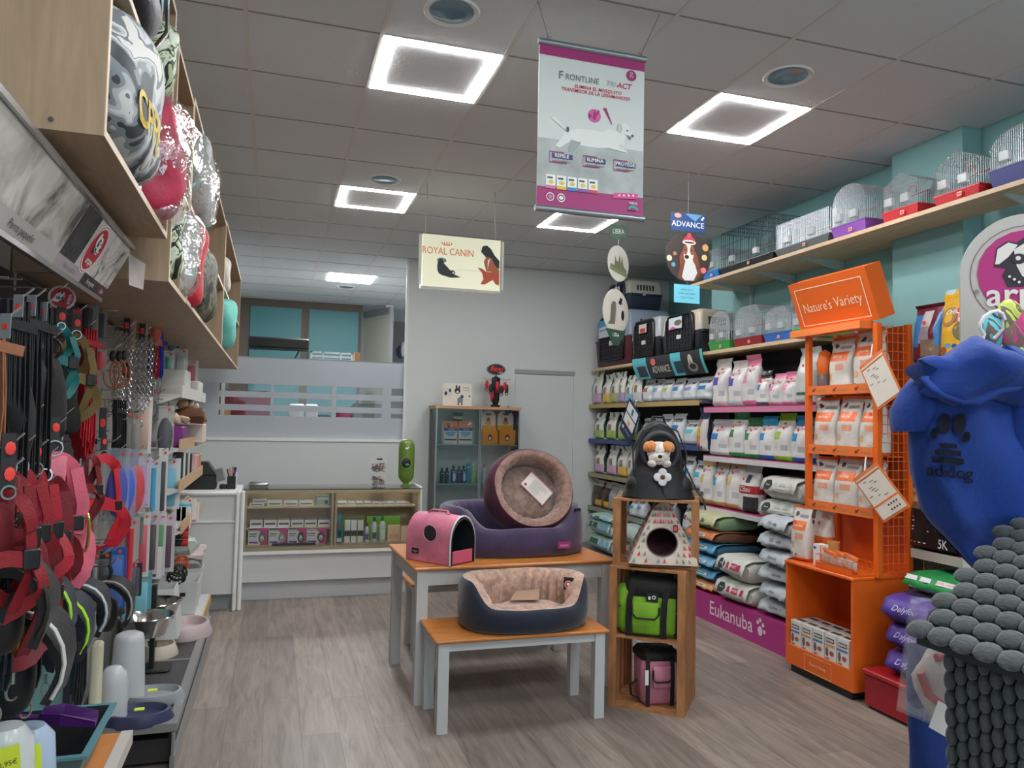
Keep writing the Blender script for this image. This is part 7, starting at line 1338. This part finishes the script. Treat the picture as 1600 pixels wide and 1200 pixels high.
def k5(F, w_, h): F.text('5K', .75, .14, .05, WHITE, 1, sx=.8); F.rect(.1, .6, .52, .55, M((200, 60, 50)), 1); F.rect(.1, .7, .46, .48, WHITE, 1); F.rect(.1, .7, .36, .38, WHITE, 1); F.rect(.1, .5, .31, .33, WHITE, 1); [F.ell(.12+.1*i, .12, .03, .012, WHITE, 1, 8) for i in range(4)]
pouch('food_bag', 'black sack marked 5K with kibble picture on the lower near shelf', at(1452, 860, 0, SX).y, .872, .36, at(1435, 765, 0, SX).z-.872, .14, (26, 22, 26), lambda u, v: (190, 160, 120) if v > .78 else ((120, 100, 80) if .66 < v <= .78 else None), SX+.0, seed=7, letters=k5, topm=.9, sticker=False)
sack('white sack with a bright green stripe lying under the lower near shelf', (206, 210, 206), .40, .34, .10, (3.40, 3.22, .66), flap=(30, 140, 70), seed=50, letters=lambda F, w_, h: (F.rect(0, 1, .6, 1, WHITE, 1), F.text('ROYAL CANIN', .7, .8, .014, rct, 2)))
t = tag(MB().box(3.42, 3.76, 2.75, 3.46, 0, .655, M((90, 84, 92), .5)).build('stock_crate', None), 'dark grey stock crate under the green striped sack', 'crate')
# ================================================================== hanging signs
def board(nm, lb, cat, pts, y, th, mat, back=None):
    "upright board in the plane y, corners measured bottom-left, bottom-right, top-right, top-left"
    w = [at(a, b, 1, y) for a, b in pts]; t = thing(nm, lb, cat, (w[0].x, y, w[0].z)); W = w[1].x-w[0].x; Hh = (w[3].z+w[2].z)/2-w[0].z; MB().box(0, W, 0, th, 0, Hh, mat).build('board', t); return t, W, Hh, Face((0, -.0005, 0), (W, 0, 0), (0, 0, Hh), mb=MB())
mg = M((156, 44, 110), .5); t, W, Hh, F = board('hanging_banner', 'large hanging banner with magenta bands and a running white dog', 'banner', [(838, 322), (1004, 340), (1006, 95), (841, 66)], 2.92, .004, M((206, 214, 210), .5))
gy = M((150, 160, 162), .6); F.rect(0, 1, 0, .125, mg, 1); F.rect(0, 1, .93, 1, mg, 1)
grs = M((172, 180, 178), .7, 0, 'fabric', s=30, b=0, sheen=0); F.rect(0, 1, .125, .42, grs, .5)
F.text('F', .20, .818, .034, M((90, 110, 110), .5), 2, bold=.02); F.text('RONTLINE', .40, .815, .025, M((100, 122, 122), .5), 2, bold=.015, sx=.9); F.text('TRI-', .68, .815, .022, M((150, 160, 160), .5), 2, shear=.2); F.text('ACT', .80, .815, .024, M((200, 30, 90), .5), 2, bold=.03, shear=.2)
F.text('ELIMINA EL MOSQUITO', .55, .765, .0145, M((196, 30, 80), .5), 2, bold=.03, shear=.2); F.text('TRANSMISOR DE LA LEISHMANIOSIS', .53, .737, .0145, M((196, 30, 80), .5), 2, bold=.03, shear=.2, sx=.95)
F.ell(.87, .89, .05, .034, mg, 2); F.text('TV', .87, .882, .011, WHITE, 3); F.ring(.87, .903, .012, .009, .003, WHITE, 3)
F.ell(.52, .60, .062, .042, M((206, 90, 160), .5), 1); F.poly([(.47, .575), (.5, .6), (.46, .61)], mg, 2); F.poly([(.50, .59), (.56, .64), (.57, .63), (.52, .58)], mg, 2); F.ell(.52, .60, .012, .03, mg, 3); F.poly([(.60, .655), (.63, .66), (.69, .565), (.685, .56)], mg, 2)
wd = M((222, 226, 222), .6); dk = M((90, 96, 98), .6)
F.ell(.50, .455, .26, .055, wd, 1); F.ell(.68, .47, .10, .06, wd, 2); F.poly([(.68, .44), (.76, .56), (.84, .55), (.80, .44)], wd, 2); F.ell(.80, .545, .055, .035, wd, 3); F.poly([(.80, .56), (.90, .515), (.885, .495), (.78, .52)], wd, 3); F.ell(.765, .545, .022, .03, M((190, 194, 190), .6), 4); F.ell(.885, .507, .014, .009, dk, 5); F.ell(.835, .535, .009, .006, dk, 5); F.poly([(.83, .505), (.875, .49), (.86, .48)], dk, 5); F.poly([(.12, .545), (.28, .47), (.28, .485), (.14, .56)], wd, 2); F.poly([(.25, .47), (.16, .38), (.20, .37), (.34, .44)], wd, 2); F.poly([(.30, .43), (.28, .35), (.33, .36), (.4, .42)], M((160, 166, 166), .6), 2); F.poly([(.70, .44), (.83, .41), (.84, .395), (.66, .41)], wd, 2); F.ell(.27, .49, .015, .018, dk, 3)
for a, tx in ((.22, 'REPELE'), (.53, 'ELIMINA'), (.82, 'PROTEGE')): F.rect(a-.09, a+.10, .305, .335, M((70, 60, 120), .5), 3); F.text(tx, a, .32, .0145, WHITE, 4, bold=.03); F.frame(a-.115, a+.02, .275, .345, .005, mg, 2); F.rect(a-.09, a+.09, .288, .294, gy, 3); F.rect(a-.09, a+.05, .278, .283, mg, 3)
for k, c in enumerate(((210, 120, 160), (230, 180, 60), (60, 130, 200), (120, 90, 160), (206, 70, 90))): a = .08+.098*k; F.rect(a, a+.085, .115, .20, WHITE, 2); F.rect(a, a+.085, .115, .135, M(c), 3); F.ell(a+.045, .155, .025, .012, M((214, 200, 90)), 3); F.rect(a+.01, a+.06, .175, .187, dk, 3)
F.poly([(.70, .10), (.72, .135), (.95, .145), (.93, .11)], M((214, 70, 140)), 2)
for k in range(4): F.ell(.765+.045*k, .122+.003*k, .01, .007, WHITE, 3, 8)
F.ring(.12, .065, .036, .026, .006, WHITE, 2); F.ell(.12, .065, .02, .014, M((206, 120, 160)), 2); F.ring(.22, .065, .036, .026, .006, WHITE, 2); F.ell(.22, .065, .02, .012, WHITE, 2); F.ell(.90, .04, .05, .03, M((60, 160, 150)), 2, t0=0, t1=PI); F.ell(.90, .036, .035, .018, mg, 3, t0=0, t1=PI); F.text('MERIAL', .90, .082, .009, WHITE, 2, bold=.03); F.build('printing', t)
for z in (-.012, Hh): m = MB(); m.tube([(-.006, 0, z+.006), (W+.006, 0, z+.006)], .014, M((150, 156, 160), .3, .7), 12); m.build('rail', t, 50)
hw_ = [(at(858, 60, 1, 2.92), at(840, 0, 2, CZ)), (at(1000, 88, 1, 2.92), at(1031, 22, 2, CZ))]
for a, b in hw_: m = MB(); o0 = Vector(t.location); a.z = o0.z+Hh+.018; m.tube([a-o0, b-o0], .0014, M((110, 112, 112), .4), 4); m.torus(a-o0+Vector((0, 0, .006)), .008, .002, STEEL, 1, 10, 4); m.build('wire', t)
# dog sign; its cream board material has a weak emission
t, W, Hh, F = board('dog_sign', 'pale acrylic sign with dogs and orange lettering', 'sign', [(659, 447), (781, 455), (784, 377), (660, 364)], 5.6, .10, M((236, 236, 206), .3, 0, 'emit', e=.10)); cr = M((226, 116, 60), .5)
F.text('ROYAL CANIN', .32, .69, .052, M((232, 140, 84), .5), 2, bold=.02, sx=.82)
for k in range(5): F.ell(.24+.03*k, .86-.006*abs(k-2), .008, .02, cr, 2, 8)
F.rect(.25, .35, .81, .83, cr, 2)
g1_ = M((44, 52, 50), .6); F.ell(.23, .40, .045, .15, g1_, 2); F.ell(.24, .52, .06, .05, M((120, 130, 126)), 1); F.poly([(.2, .32), (.26, .48), (.40, .27), (.49, .22), (.36, .2), (.24, .24)], g1_, 2); F.ell(.38, .30, .035, .045, g1_, 3); F.ell(.39, .30, .012, .02, WHITE, 4)
bl_ = M((40, 44, 46), .6); br_ = M((180, 96, 60), .6); br2 = M((190, 84, 50), .6)
F.poly([(.74, .75), (.76, .86), (.82, .88), (.87, .82), (.92, .70), (.985, .60), (.985, .45), (.85, .45), (.80, .66)], bl_, 2); F.poly([(.79, .60), (.82, .66), (.88, .64), (.92, .52), (.985, .42), (.985, .22), (.84, .24), (.81, .40), (.78, .56)], br_, 3); F.poly([(.83, .60), (.86, .62), (.84, .48), (.83, .4)], WHITE, 4); F.poly([(.70, .44), (.76, .42), (.82, .36), (.985, .34), (.985, .12), (.94, .14), (.90, .22), (.80, .12), (.74, .12), (.78, .22), (.76, .34)], br2, 5); F.ell(.86, .28, .03, .05, bl_, 4); F.rect(.45, .88, .365, .375, WHITE, 4)
F.build('dog_picture', t); m = MB(); ac = M((214, 222, 218), .15, 0, 'plastic', a=.35)
for x in (-.02, W+.012): m = MB(); m.tube([(x, -.01, .01), (x, -.01, Hh-.01)], .012, M((196, 196, 190), .2), 8); m.build('acrylic_edge', t, 50)
MB().box(-.01, W+.01, -.004, 0, -.012, .003, M((176, 176, 168), .3)).build('bottom_edge', t)
for a, b in (((664, 368), (668, 286)), ((775, 376), (774, 300))):
    p = at(*a, 1, 5.62)-Vector(t.location); q = at(*b, 2, CZ)-Vector(t.location); p.y = .05; m = MB(); m.tube([p+(q-p)*(i/8)+Vector((.006*math.sin(i*1.3), 0, 0)) for i in range(9)], .002, M((130, 132, 130), .4), 4); m.build('wire', t)
# ADVANCE group
YA = 4.6; nb_ = M((30, 66, 120), .5); t, W, Hh, F = board('hanging_sign', 'small blue rectangular sign with white word ADVANCE under the ceiling', 'sign', [(1048, 359), (1102, 361), (1103, 335), (1048, 333)], YA, .006, nb_)
F.poly([(.4, 1), (.9, 1), (.7, .6)], M((90, 140, 190)), 1); F.text('ADVANCE', .49, .38, .038, WHITE, 2, sx=1.0); F.ell(.2, .85, .1, .13, M((226, 150, 130)), 1); F.rect(.87, .93, .70, .8, WHITE, 2); F.rect(.91, .96, .80, .9, WHITE, 2); F.build('printing', t)
q = at(1074, 335, 1, YA); m = MB(); zc = CZ-q.z; m.tube([(W/2, 0, Hh), (W/2, 0, CZ-t.location.z)], .0012, WIRE, 4); m.build('string', t)
c = at(1075, 402, 1, YA); R = abs(at(1110, 402, 1, YA).x-at(1040, 402, 1, YA).x)/2; t2 = thing('hanging_disc', 'round hanging picture of a spaniel wearing a red cap', 'sign', (c.x, YA, c.z)); m = MB(); m.lathe([(R, -.003), (R, .003)], M((54, 46, 44), .5), n=40); m.build('disc', t2, 40, rot=(PI/2, 0, 0)); F = Face((-R, -.004, -R), (2*R, 0, 0), (0, 0, 2*R), mb=MB())
for a, b, r, cc in ((.08, .45, .06, (200, 200, 170)), (.17, .33, .045, (90, 150, 180)), (.88, .72, .07, (190, 150, 90)), (.86, .52, .06, (206, 190, 120)), (.84, .26, .06, (220, 110, 120)), (.74, .26, .05, (226, 120, 80)), (.2, .55, .04, (176, 120, 90))): F.ell(a, b, r, r, M(cc), 1, 16)
F.poly([(.26, .08), (.36, .5), (.42, .62), (.62, .62), (.72, .5), (.80, .2), (.66, .03), (.4, .02)], M((110, 60, 44)), 1); F.poly([(.36, .10), (.44, .45), (.62, .45), (.70, .2), (.62, .04), (.42, .03)], M((196, 200, 200)), 2); F.ell(.50, .57, .12, .18, M((206, 200, 192)), 3); F.ell(.43, .64, .05, .1, M((130, 80, 60)), 3.5, 12); F.ell(.58, .64, .05, .1, M((130, 80, 60)), 3.5, 12); F.ell(.46, .50, .05, .04, BLACK, 4, 12); F.ell(.43, .64, .018, .018, BLACK, 4, 10); F.ell(.57, .64, .018, .018, BLACK, 4, 10); F.ell(.51, .80, .14, .12, M((176, 50, 70)), 4, t0=0, t1=PI); F.ring(.51, .79, .15, .05, .03, M((214, 206, 200)), 4); F.ell(.51, .93, .05, .05, M((190, 60, 80)), 4, 12)
for s in (-1, 1): F.poly([(.50+s*.12, .66), (.50+s*.21, .5), (.50+s*.19, .3), (.50+s*.10, .42)], M((124, 66, 46)), 5)
F.build('dog_picture', t2); m = MB(); m.tube([(0, 0, R), (0, 0, at(1075, 361, 1, YA).z-c.z)], .0012, WIRE, 4); m.build('string', t2)
t, W, Hh, F = board('hanging_note', 'small cyan paper note hanging under the round spaniel picture', 'note', [(1053, 472), (1093, 468), (1092, 444), (1053, 446)], YA, .002, M((110, 196, 220), .6)); F.text('¿Sabías que tú', .5, .74, .012, txt, 2); F.text('también puedes reutilizar?', .5, .52, .0115, txt, 2, sx=.75); F.text('Pregunta a tu tienda', .5, .3, .011, txt, 2, sx=.8); F.build('lettering', t); m = MB(); m.tube([(W/2, 0, Hh), (W/2, 0, c.z-R-t.location.z)], .001, WIRE, 4); m.build('string', t)
# LIBRA mobile
YL_ = 5.0; gnd = M((50, 84, 66), .5); t, W, Hh, F = board('hanging_sign', 'small dark green sign with white word LIBRA', 'sign', [(953, 371), (979, 374), (980, 352), (952, 350)], YL_, .006, gnd); F.text('LIBRA', .5, .48, .036, M((206, 220, 206), .5), 2, sx=.72); F.ell(.68, .75, .05, .05, M((200, 70, 60)), 2, 10); F.build('lettering', t); MB().add([(W*.35, 0, 0), (W*.65, 0, 0), (W*.5, 0, -.02)], [(0, 1, 2)], gnd).build('pointer', t); m = MB(); m.tube([(W/2, 0, Hh), (W/2, 0, CZ-t.location.z)], .0012, WIRE, 4); m.build('string', t)
for (cx, cy, rx, ry, rz, lb, pic) in ((966, 412, 14, 28, .0, 'narrow hanging oval printed with a church like green picture', 0), (962, 487, 17, 35, .0, 'hanging oval with a cat and dog picture over a green LIBRA band', 1)):
    c = at(cx, cy, 1, YL_); A = abs(at(cx+rx, cy, 1, YL_).x-at(cx-rx, cy, 1, YL_).x)/2; B = abs(at(cx, cy-ry, 1, YL_).z-at(cx, cy+ry, 1, YL_).z)/2; R = B; ang = math.acos(min(1, A/B))*.95
    t = thing('hanging_disc', lb, 'sign', (c.x, YL_, c.z), rz=-.43+ang); m = MB(); m.lathe([(R, -.002), (R, .002)], M((206, 204, 192), .5), n=36); m.build('disc', t, 40, rot=(PI/2, 0, 0)); F = Face((-R, -.003, -R), (2*R, 0, 0), (0, 0, 2*R), mb=MB())
    if pic == 0: F.poly([(.12, .34), (.12, .46), (.30, .42), (.34, .72), (.40, .55), (.48, .56), (.55, .78), (.60, .52), (.66, .74), (.74, .45), (.88, .36), (.88, .20)], M((110, 116, 90)), 1); F.poly([(.1, .30), (.1, .40), (.92, .26), (.92, .16)], M((120, 134, 90)), 2)
    else: F.poly([(.1, .10), (.90, .10), (.62, -.25), (.38, -.25)], gnd, 1); F.text('LIBRA', .5, -.02, .028, WHITE, 2, sx=.8); F.poly([(.18, .2), (.28, .3), (.3, .62), (.36, .72), (.48, .72), (.5, .6), (.46, .22)], M((110, 106, 100)), 1); F.poly([(.52, .18), (.56, .55), (.6, .8), (.72, .86), (.82, .74), (.78, .5), (.86, .2)], M((214, 210, 204)), 1); F.poly([(.58, .7), (.66, .84), (.74, .80), (.68, .66)], BLACK, 2); F.ell(.76, .44, .06, .12, BLACK, 2, 10); F.ell(.72, .7, .02, .02, BLACK, 3, 8)
    F.build('picture', t); up = at(cx, {0: 375, 1: 440}[pic], 1, YL_).z-c.z; m = MB(); m.tube([(0, 0, R), (0, 0, max(R+.005, up))], .0012, WIRE, 4); m.build('string', t)
# ================================================================== foreground right
def cp(px, py, dep): d = _r*(px-800)+_u*(600-py)+_f*FPX; return Vector((0, 0, EYE))+d*(dep/FPX)
# emblem board of a display stand
t = thing('display_board', 'grey rounded display board with magenta dog emblem behind the hoodie', 'sign', tuple(cp(1605, 430, 1.9)), rz=-.62); gb_ = M((186, 184, 178), .5)
m = MB(); n = 30; R = .148; pts = [(-R, 0, -.75)]+[(R*math.cos(a), 0, R*1.06*math.sin(a)) for a in [PI-PI*i/n for i in range(n+1)]]+[(R, 0, -.75)]; m.loft([pts, [(x, .012, z) for x, y, z in pts]], gb_, True, True); m.build('board', t)
F = Face((-R, -.001, -R), (2*R, 0, 0), (0, 0, 2*R), mb=MB()); F.ring(.5, .5, .43, .43, .006, M((120, 60, 90)), 1); Wm = M((226, 222, 216), .5); mg2 = M((176, 34, 120), .5); F.ell(.5, .52, .375, .37, mg2, 2)
Bm = M((34, 28, 38), .5)
F.poly([(.25, .58), (.27, .74), (.36, .80), (.42, .78), (.50, .84), (.60, .84), (.66, .74), (.68, .60), (.66, .48), (.58, .42), (.44, .40), (.35, .40), (.31, .50), (.34, .56)], Bm, 3)
F.poly([(.26, .60), (.28, .73), (.36, .785), (.43, .76), (.36, .66), (.29, .60)], Wm, 4); F.poly([(.40, .72), (.52, .80), (.60, .78), (.64, .66), (.655, .56), (.62, .49), (.54, .45), (.46, .49), (.42, .58)], Wm, 4); F.ell(.435, .64, .055, .045, Bm, 5); F.ell(.43, .645, .02, .02, Wm, 6, 10); F.ell(.60, .62, .05, .035, Bm, 5); F.ell(.49, .68, .012, .012, Bm, 5, 8); F.poly([(.48, .50), (.54, .47), (.60, .49), (.54, .455)], Bm, 6)
for i in range(3): F.ell(.365+.035*i, .49-.025*i, .012, .012, Wm, 6, 8)
F.text('arppe', .52, .33, .060, Wm, 6, bold=.03); F.ell(.12, .37, .02, .02, GREY, 2, 10)
F.build('emblem', t)
# hook and ring hanger
t = thing('ring_hanger', 'white bent wire hanger hook above the blue hoodie', 'hanger', (0, 0, 0)); wpts = [cp(a, b, 1.45) for a, b in ((1570, 500), (1566, 490), (1558, 486), (1548, 488), (1538, 495), (1532, 505), (1532, 514), (1538, 522), (1534, 534))]; m = MB(); m.tube(wpts, .0035, WHITE, 8); m.tube([cp(1550, 487, 1.45), cp(1556, 494, 1.45), cp(1566, 497, 1.46)], .003, GREY, 6); m.tube([cp(1566, 497, 1.46), cp(1567, 514, 1.45), cp(1553, 530, 1.45)], .003, M((190, 196, 200), .4), 6); m.build('hook', t, 60)
# toys hanging behind the hoodie
for k, (px, py, rx, rz_, c, lb) in enumerate(((1590, 520, .05, .06, (206, 60, 130), 'pink patterned toy at the right edge under the emblem board'), (1578, 500, .04, .05, (190, 206, 90), 'lime green toy under the emblem board'), (1553, 515, .03, .045, (90, 190, 200), 'aqua ring toy behind the wire hanger'), (1598, 555, .04, .04, (160, 200, 60), 'green toy peeking over the hoodie shoulder'))):
    m = MB(); m.ell((0, 0, 0), rx, .02, rz_, M(c, .5, 0, 'camo', s=14, cols=[c, tuple(min(255, int(v*1.15)) for v in c), (120, 100, 90), c]), 16, 8); tag(m.build('dog_toy', None, 60, loc=tuple(cp(px, py, 1.78))), lb, 'toy')
# hoodie
blue = M((14, 58, 140), .85, 0, 'fabric', s=120, b=.3, sheen=.1); DH = 1.42
t = thing('dog_hoodie', 'big blue dog hoodie with a dark paw print hanging at the right', 'hoodie', (0, 0, 0)); L_out = [(545, 1480, 1590), (560, 1456, 1612), (580, 1436, 1650), (610, 1416, 1690), (640, 1414, 1700), (680, 1416, 1705), (720, 1418, 1705), (760, 1423, 1700), (790, 1432, 1695), (815, 1446, 1690), (835, 1462, 1680), (855, 1480, 1665), (872, 1496, 1650), (893, 1512, 1635)]
fw = _f; R_ = []; N_ = 40
def hood_pt(r, l, rr2, a, th):  # ring point: a in 0..2pi, front when sin<0
    cx = (l+rr2)/2; hw2 = (rr2-l)/2; c, s = math.cos(a), math.sin(a); px = cx+hw2*math.copysign(abs(c)**.85, c); fold = (.004+.016*max(0, (r-740)/150))*math.sin(c*7+r*.010)+.006*math.sin(c*12-r*.02)
    return cp(px, r, DH+th*s+fold*(1 if s < 0 else 0))
def ths(r): return .05+.045*math.sin(max(0, min(1, (r-540)/330))*PI)
for r, l, rr2 in L_out: R_.append([hood_pt(r, l, rr2, 2*PI*j/N_, ths(r)) for j in range(N_)])
m = MB(); m.loft(R_, blue, True, True); m.wob(.034, 6, 4); m.wob(.007, 15, 5); m.build('body', t, 75)
from mathutils.bvhtree import BVHTree
bv = BVHTree.FromPolygons([tuple(v) for v in m.v], m.f); cam0 = Vector((0, 0, EYE))
# hood: fat folded cloth collar
m = MB(); hr = []
cen = [(1440, 588, .045), (1462, 585, .055), (1490, 575, .062), (1520, 570, .066), (1552, 578, .062), (1585, 592, .056), (1615, 610, .045)]
for k in range(25):
    u = k/24*(len(cen)-1); i = min(int(u), len(cen)-2); f_ = u-i; a = cen[i]; b = cen[i+1]; px = a[0]+(b[0]-a[0])*f_; py = a[1]+(b[1]-a[1])*f_; rad = a[2]+(b[2]-a[2])*f_; c = cp(px, py, DH-.075)
    hr.append([c+_u*(rad*.80*math.cos(q))+_f*(rad*.8*math.sin(q))+_r*(.01*math.sin(3*q)) for q in [2*PI*j/18 for j in range(18)]])
m.loft(hr, blue, True, True); m.wob(.032, 9, 2); m.wob(.010, 26, 3); m.build('hood', t, 75)
m = MB(); m.tube([cp(1443, 590, DH-.085), cp(1456, 602, DH-.10), cp(1474, 614, DH-.105), cp(1500, 624, DH-.105), cp(1528, 622, DH-.105), cp(1558, 608, DH-.105), cp(1590, 600, DH-.10)], .012, blue, 10, flat=.6); m.wob(.008, 20, 6); m.build('neck_seam', t, 75)
m = MB(); sl = []
for k, (px, py, rad) in enumerate(((1452, 590, .035), (1436, 612, .040), (1426, 640, .042), (1421, 672, .034))): c = cp(px, py, DH-.02); sl.append([c+_r*(rad*math.cos(q)*.8)+_f*(rad*math.sin(q)*1.2) for q in [2*PI*j/14 for j in range(14)]])
m.loft(sl, blue, True, True); m.wob(.008, 15, 8); m.build('sleeve', t, 75)
m = MB(); sl = []
for k, (px, py, rad) in enumerate(((1600, 620, .05), (1596, 680, .055), (1605, 740, .05), (1625, 790, .04))): c = cp(px, py, DH-.03); sl.append([c+_r*(rad*math.cos(q)*.9)+_f*(rad*math.sin(q)*1.2) for q in [2*PI*j/14 for j in range(14)]])
m.loft(sl, blue, True, True); m.wob(.008, 15, 9); m.build('sleeve', t, 75)
navyprint = M((9, 12, 34), .95)
m = MB(); prng = Face((0, 0, 0), (1, 0, 0), (0, 1, 0), mb=m)
def onhood(a, b, k):
    d = (_r*(a-800)+_u*(600-b)+_f*FPX).normalized(); h = bv.ray_cast(cam0, d); p = h[0] if h[0] else cp(a, b, DH-.1); return p-d*(.0045+k)
prng.fn = onhood
def sub(pts, q=1): prng.poly(pts, navyprint, 0)
def he(cx, cy, rx, ry, rot=0):
    # finely split ellipse so that it follows the cloth
    n = 20; c, s = math.cos(rot), math.sin(rot); P_ = lambda r_, t_: (cx+r_*rx*math.cos(t_)*c-r_*ry*math.sin(t_)*s, cy+r_*rx*math.cos(t_)*s+r_*ry*math.sin(t_)*c)
    for i in range(n):
        t0, t1 = 2*PI*i/n, 2*PI*(i+1)/n
        for r0, r1 in ((0.001, .5), (.5, 1)): sub([P_(r0, t0), P_(r1, t0), P_(r1, t1), P_(r0, t1)])
he(1476, 662, 10.5, 16.5, .1); he(1500, 662, 9.5, 17, .15); he(1460, 677, 6, 8.5, .3); he(1509, 683, 7, 9, .5)
def stripe(x0, x1, y0, y1, sl_=0):
    for i in range(8): a0 = x0+(x1-x0)*i/8; a1 = x0+(x1-x0)*(i+1)/8; q0 = y0+sl_*i/8; q1 = y0+sl_*(i+1)/8; sub([(a0, q0), (a1, q1), (a1, q1+(y1-y0)), (a0, q0+(y1-y0))])
stripe(1468, 1496, 692, 699, 2); stripe(1461, 1502, 702, 710, 3); stripe(1456, 1506, 713, 722, 4); he(1464, 718, 6, 4); he(1497, 724, 6, 4)
prng.mb.build('paw_print', t)
vs, fs = textmesh('adidog', 1.0, bold=.03); m = MB(); sz = 27
bm = bmesh.new(); bv_ = [bm.verts.new(v) for v in vs]
for f in fs:
    try: bm.faces.new([bv_[i] for i in f])
    except ValueError: pass
for _ in range(3):
    bmesh.ops.triangulate(bm, faces=bm.faces); bmesh.ops.subdivide_edges(bm, edges=[e for e in bm.edges if e.calc_length() > .10], cuts=1)
bmesh.ops.triangulate(bm, faces=bm.faces); bm.verts.index_update(); vs = [v.co.copy() for v in bm.verts]; fs = [tuple(v.index for v in f.verts) for f in bm.faces]; bm.free()
pts_ = [onhood(1484+v.x*sz*1.02, 738-v.y*sz+v.x*sz*.10, .002) for v in vs]; m.add(pts_, fs, navyprint); m.build('lettering', t)
# woven grey pet house
wg = M((66, 72, 74), .95, 0, 'fabric', s=160, b=.6, sheen=.3); wgd = M((40, 44, 46), .95)
t = thing('pet_house', 'chunky woven dark grey pet house in the near right corner', 'pet house', (0, 0, 0))
A = cp(1432, 992, 1.06); B_ = cp(1660, 1072, .92); C_ = cp(1608, 785, 1.42); U = B_-A; V = C_-A; nn = U.cross(V).normalized()
if nn.z < 0: nn = -nn
m = MB(); c4 = [A, A+U*1.15, A+U*1.15+V*1.25, A+V*1.25]; m.add([p-nn*.002 for p in c4]+[p-nn*.014 for p in c4], [(0, 1, 2, 3), (7, 6, 5, 4), (0, 4, 5, 1), (1, 5, 6, 2), (2, 6, 7, 3), (3, 7, 4, 0)], wgd); m.build('roof_backing', t)
un = U.normalized(); vn = V.normalized(); wn = vn-un*vn.dot(un); wn.normalize()
def bob(m, c, a, ea, b, eb, d, ed):
    n, k_ = 10, 6; R = []
    for i in range(k_+1):
        q = -PI/2+PI*i/k_; cq = max(.02, math.cos(q))**.6; R.append([c+a*(ea*math.sin(q))+b*(eb*cq*math.cos(2*PI*j/n))+d*(ed*cq*math.sin(2*PI*j/n)) for j in range(n)])
    m.loft(R, wg, True, True)
m = MB(); NR, NC = 13, 6; ul, vl = U.length, V.length
for r in range(NR):
    for k in range(-0, NC+1):
        s = (k+(.5 if r % 2 else 0))/NC*1.0; v = (r+.3)/NR*1.12
        bob(m, A+U*s+V*v+nn*.002, un, ul/NC*.53, wn, vl/NR*.52, nn, .009)
m.build('woven_roof', t, 60)
# wall below
A2 = cp(1480, 1004, 1.055); B2 = cp(1700, 1082, .93); down = -(_u*.985+_r*-.03); D_ = .26; Uw = B2-A2; uw = Uw.normalized(); nw = Uw.cross(down).normalized()
if nw.dot(A2-cam0) > 0: nw = -nw
m = MB(); c4 = [A2, A2+Uw, A2+Uw+down*D_, A2+down*D_]; m.add([p-nw*.006 for p in c4]+[p-nw*.04 for p in c4], [(0, 1, 2, 3), (7, 6, 5, 4), (0, 4, 5, 1), (1, 5, 6, 2), (2, 6, 7, 3), (3, 7, 4, 0)], wgd); m.build('wall_backing', t)
m = MB()
for k in range(12):
    for r in range(11): s = (k+.15)/11; v = (r+(.5 if k % 2 else 0))/10*D_; bob(m, A2+Uw*s+down*v, down, D_/10*.50, uw, Uw.length/11*.46, nw, .013)
m.build('woven_wall', t, 60)
m = MB(); m.add([A2+down*D_+Uw*.0, A2+down*D_+Uw, A2+down*.9+Uw, A2+down*.9], [(0, 1, 2, 3)], wgd)
st_ = tag(MB().box(1.02, 1.75, .25, 1.12, 0, .02, GREY).build('display_plinth', None), 'grey floor plinth below the woven pet house', 'plinth')
# clear bag with contents and blue cloth below
bc = cp(1445, 1030, 1.28); t = thing('clear_plastic_bag', 'tall clear plastic bag with red and white contents and a blank tag', 'bag', (0, 0, 0))
pts = [(1398, 1090), (1420, 928), (1490, 925), (1500, 1140), (1440, 1110), (1402, 1200)]
m = MB(); fr_ = [cp(a, b, 1.26) for a, b in ((1400, 1110), (1500, 1150), (1494, 940), (1421, 930))]; bk_ = [cp(a, b, 1.36) for a, b in ((1402, 1105), (1500, 1150), (1494, 940), (1424, 932))]; m.loft([fr_, bk_], M((255, 255, 255), .2, 0, 'film', a=.13, b=.25), True, True); m.build('film', t)
m = MB(); m.tube([cp(a, b, 1.31) for a, b in ((1438, 1050), (1450, 1085), (1470, 1100), (1492, 1110), (1496, 1040), (1480, 1028), (1462, 1028))], .007, M((150, 40, 54), .5), 8); m.build('red_piping', t, 60)
m = MB(); m.ell(tuple(cp(1465, 1065, 1.33)), .04, .03, .07, M((176, 166, 160), .7, 0, 'fabric'), 16, 10); m.wob(.02, 14, 3); m.build('folded_cloth', t, 60)
q4 = [cp(a, b, 1.25) for a, b in ((1451, 1136), (1477, 1151), (1491, 1108), (1466, 1094))]; MB().add(q4, [(0, 1, 2, 3)], PAPER).build('blank_tag', t)
t = thing('blue_garment', 'dark blue folded garment hanging behind the clear bag', 'garment', (0, 0, 0)); m = MB(); R_ = []
for r, l, rr2 in ((1005, 1417, 1445), (1040, 1412, 1470), (1100, 1414, 1500), (1160, 1424, 1510), (1210, 1430, 1520), (1300, 1440, 1520)): R_.append([cp((l+rr2)/2+(rr2-l)/2*math.cos(q), r, 1.42+.05*math.sin(q)) for q in [2*PI*j/16 for j in range(16)]])
m.loft(R_, M((14, 50, 120), .8, 0, 'fabric'), True, True); m.wob(.015, 12, 2); m.build('cloth', t, 70)
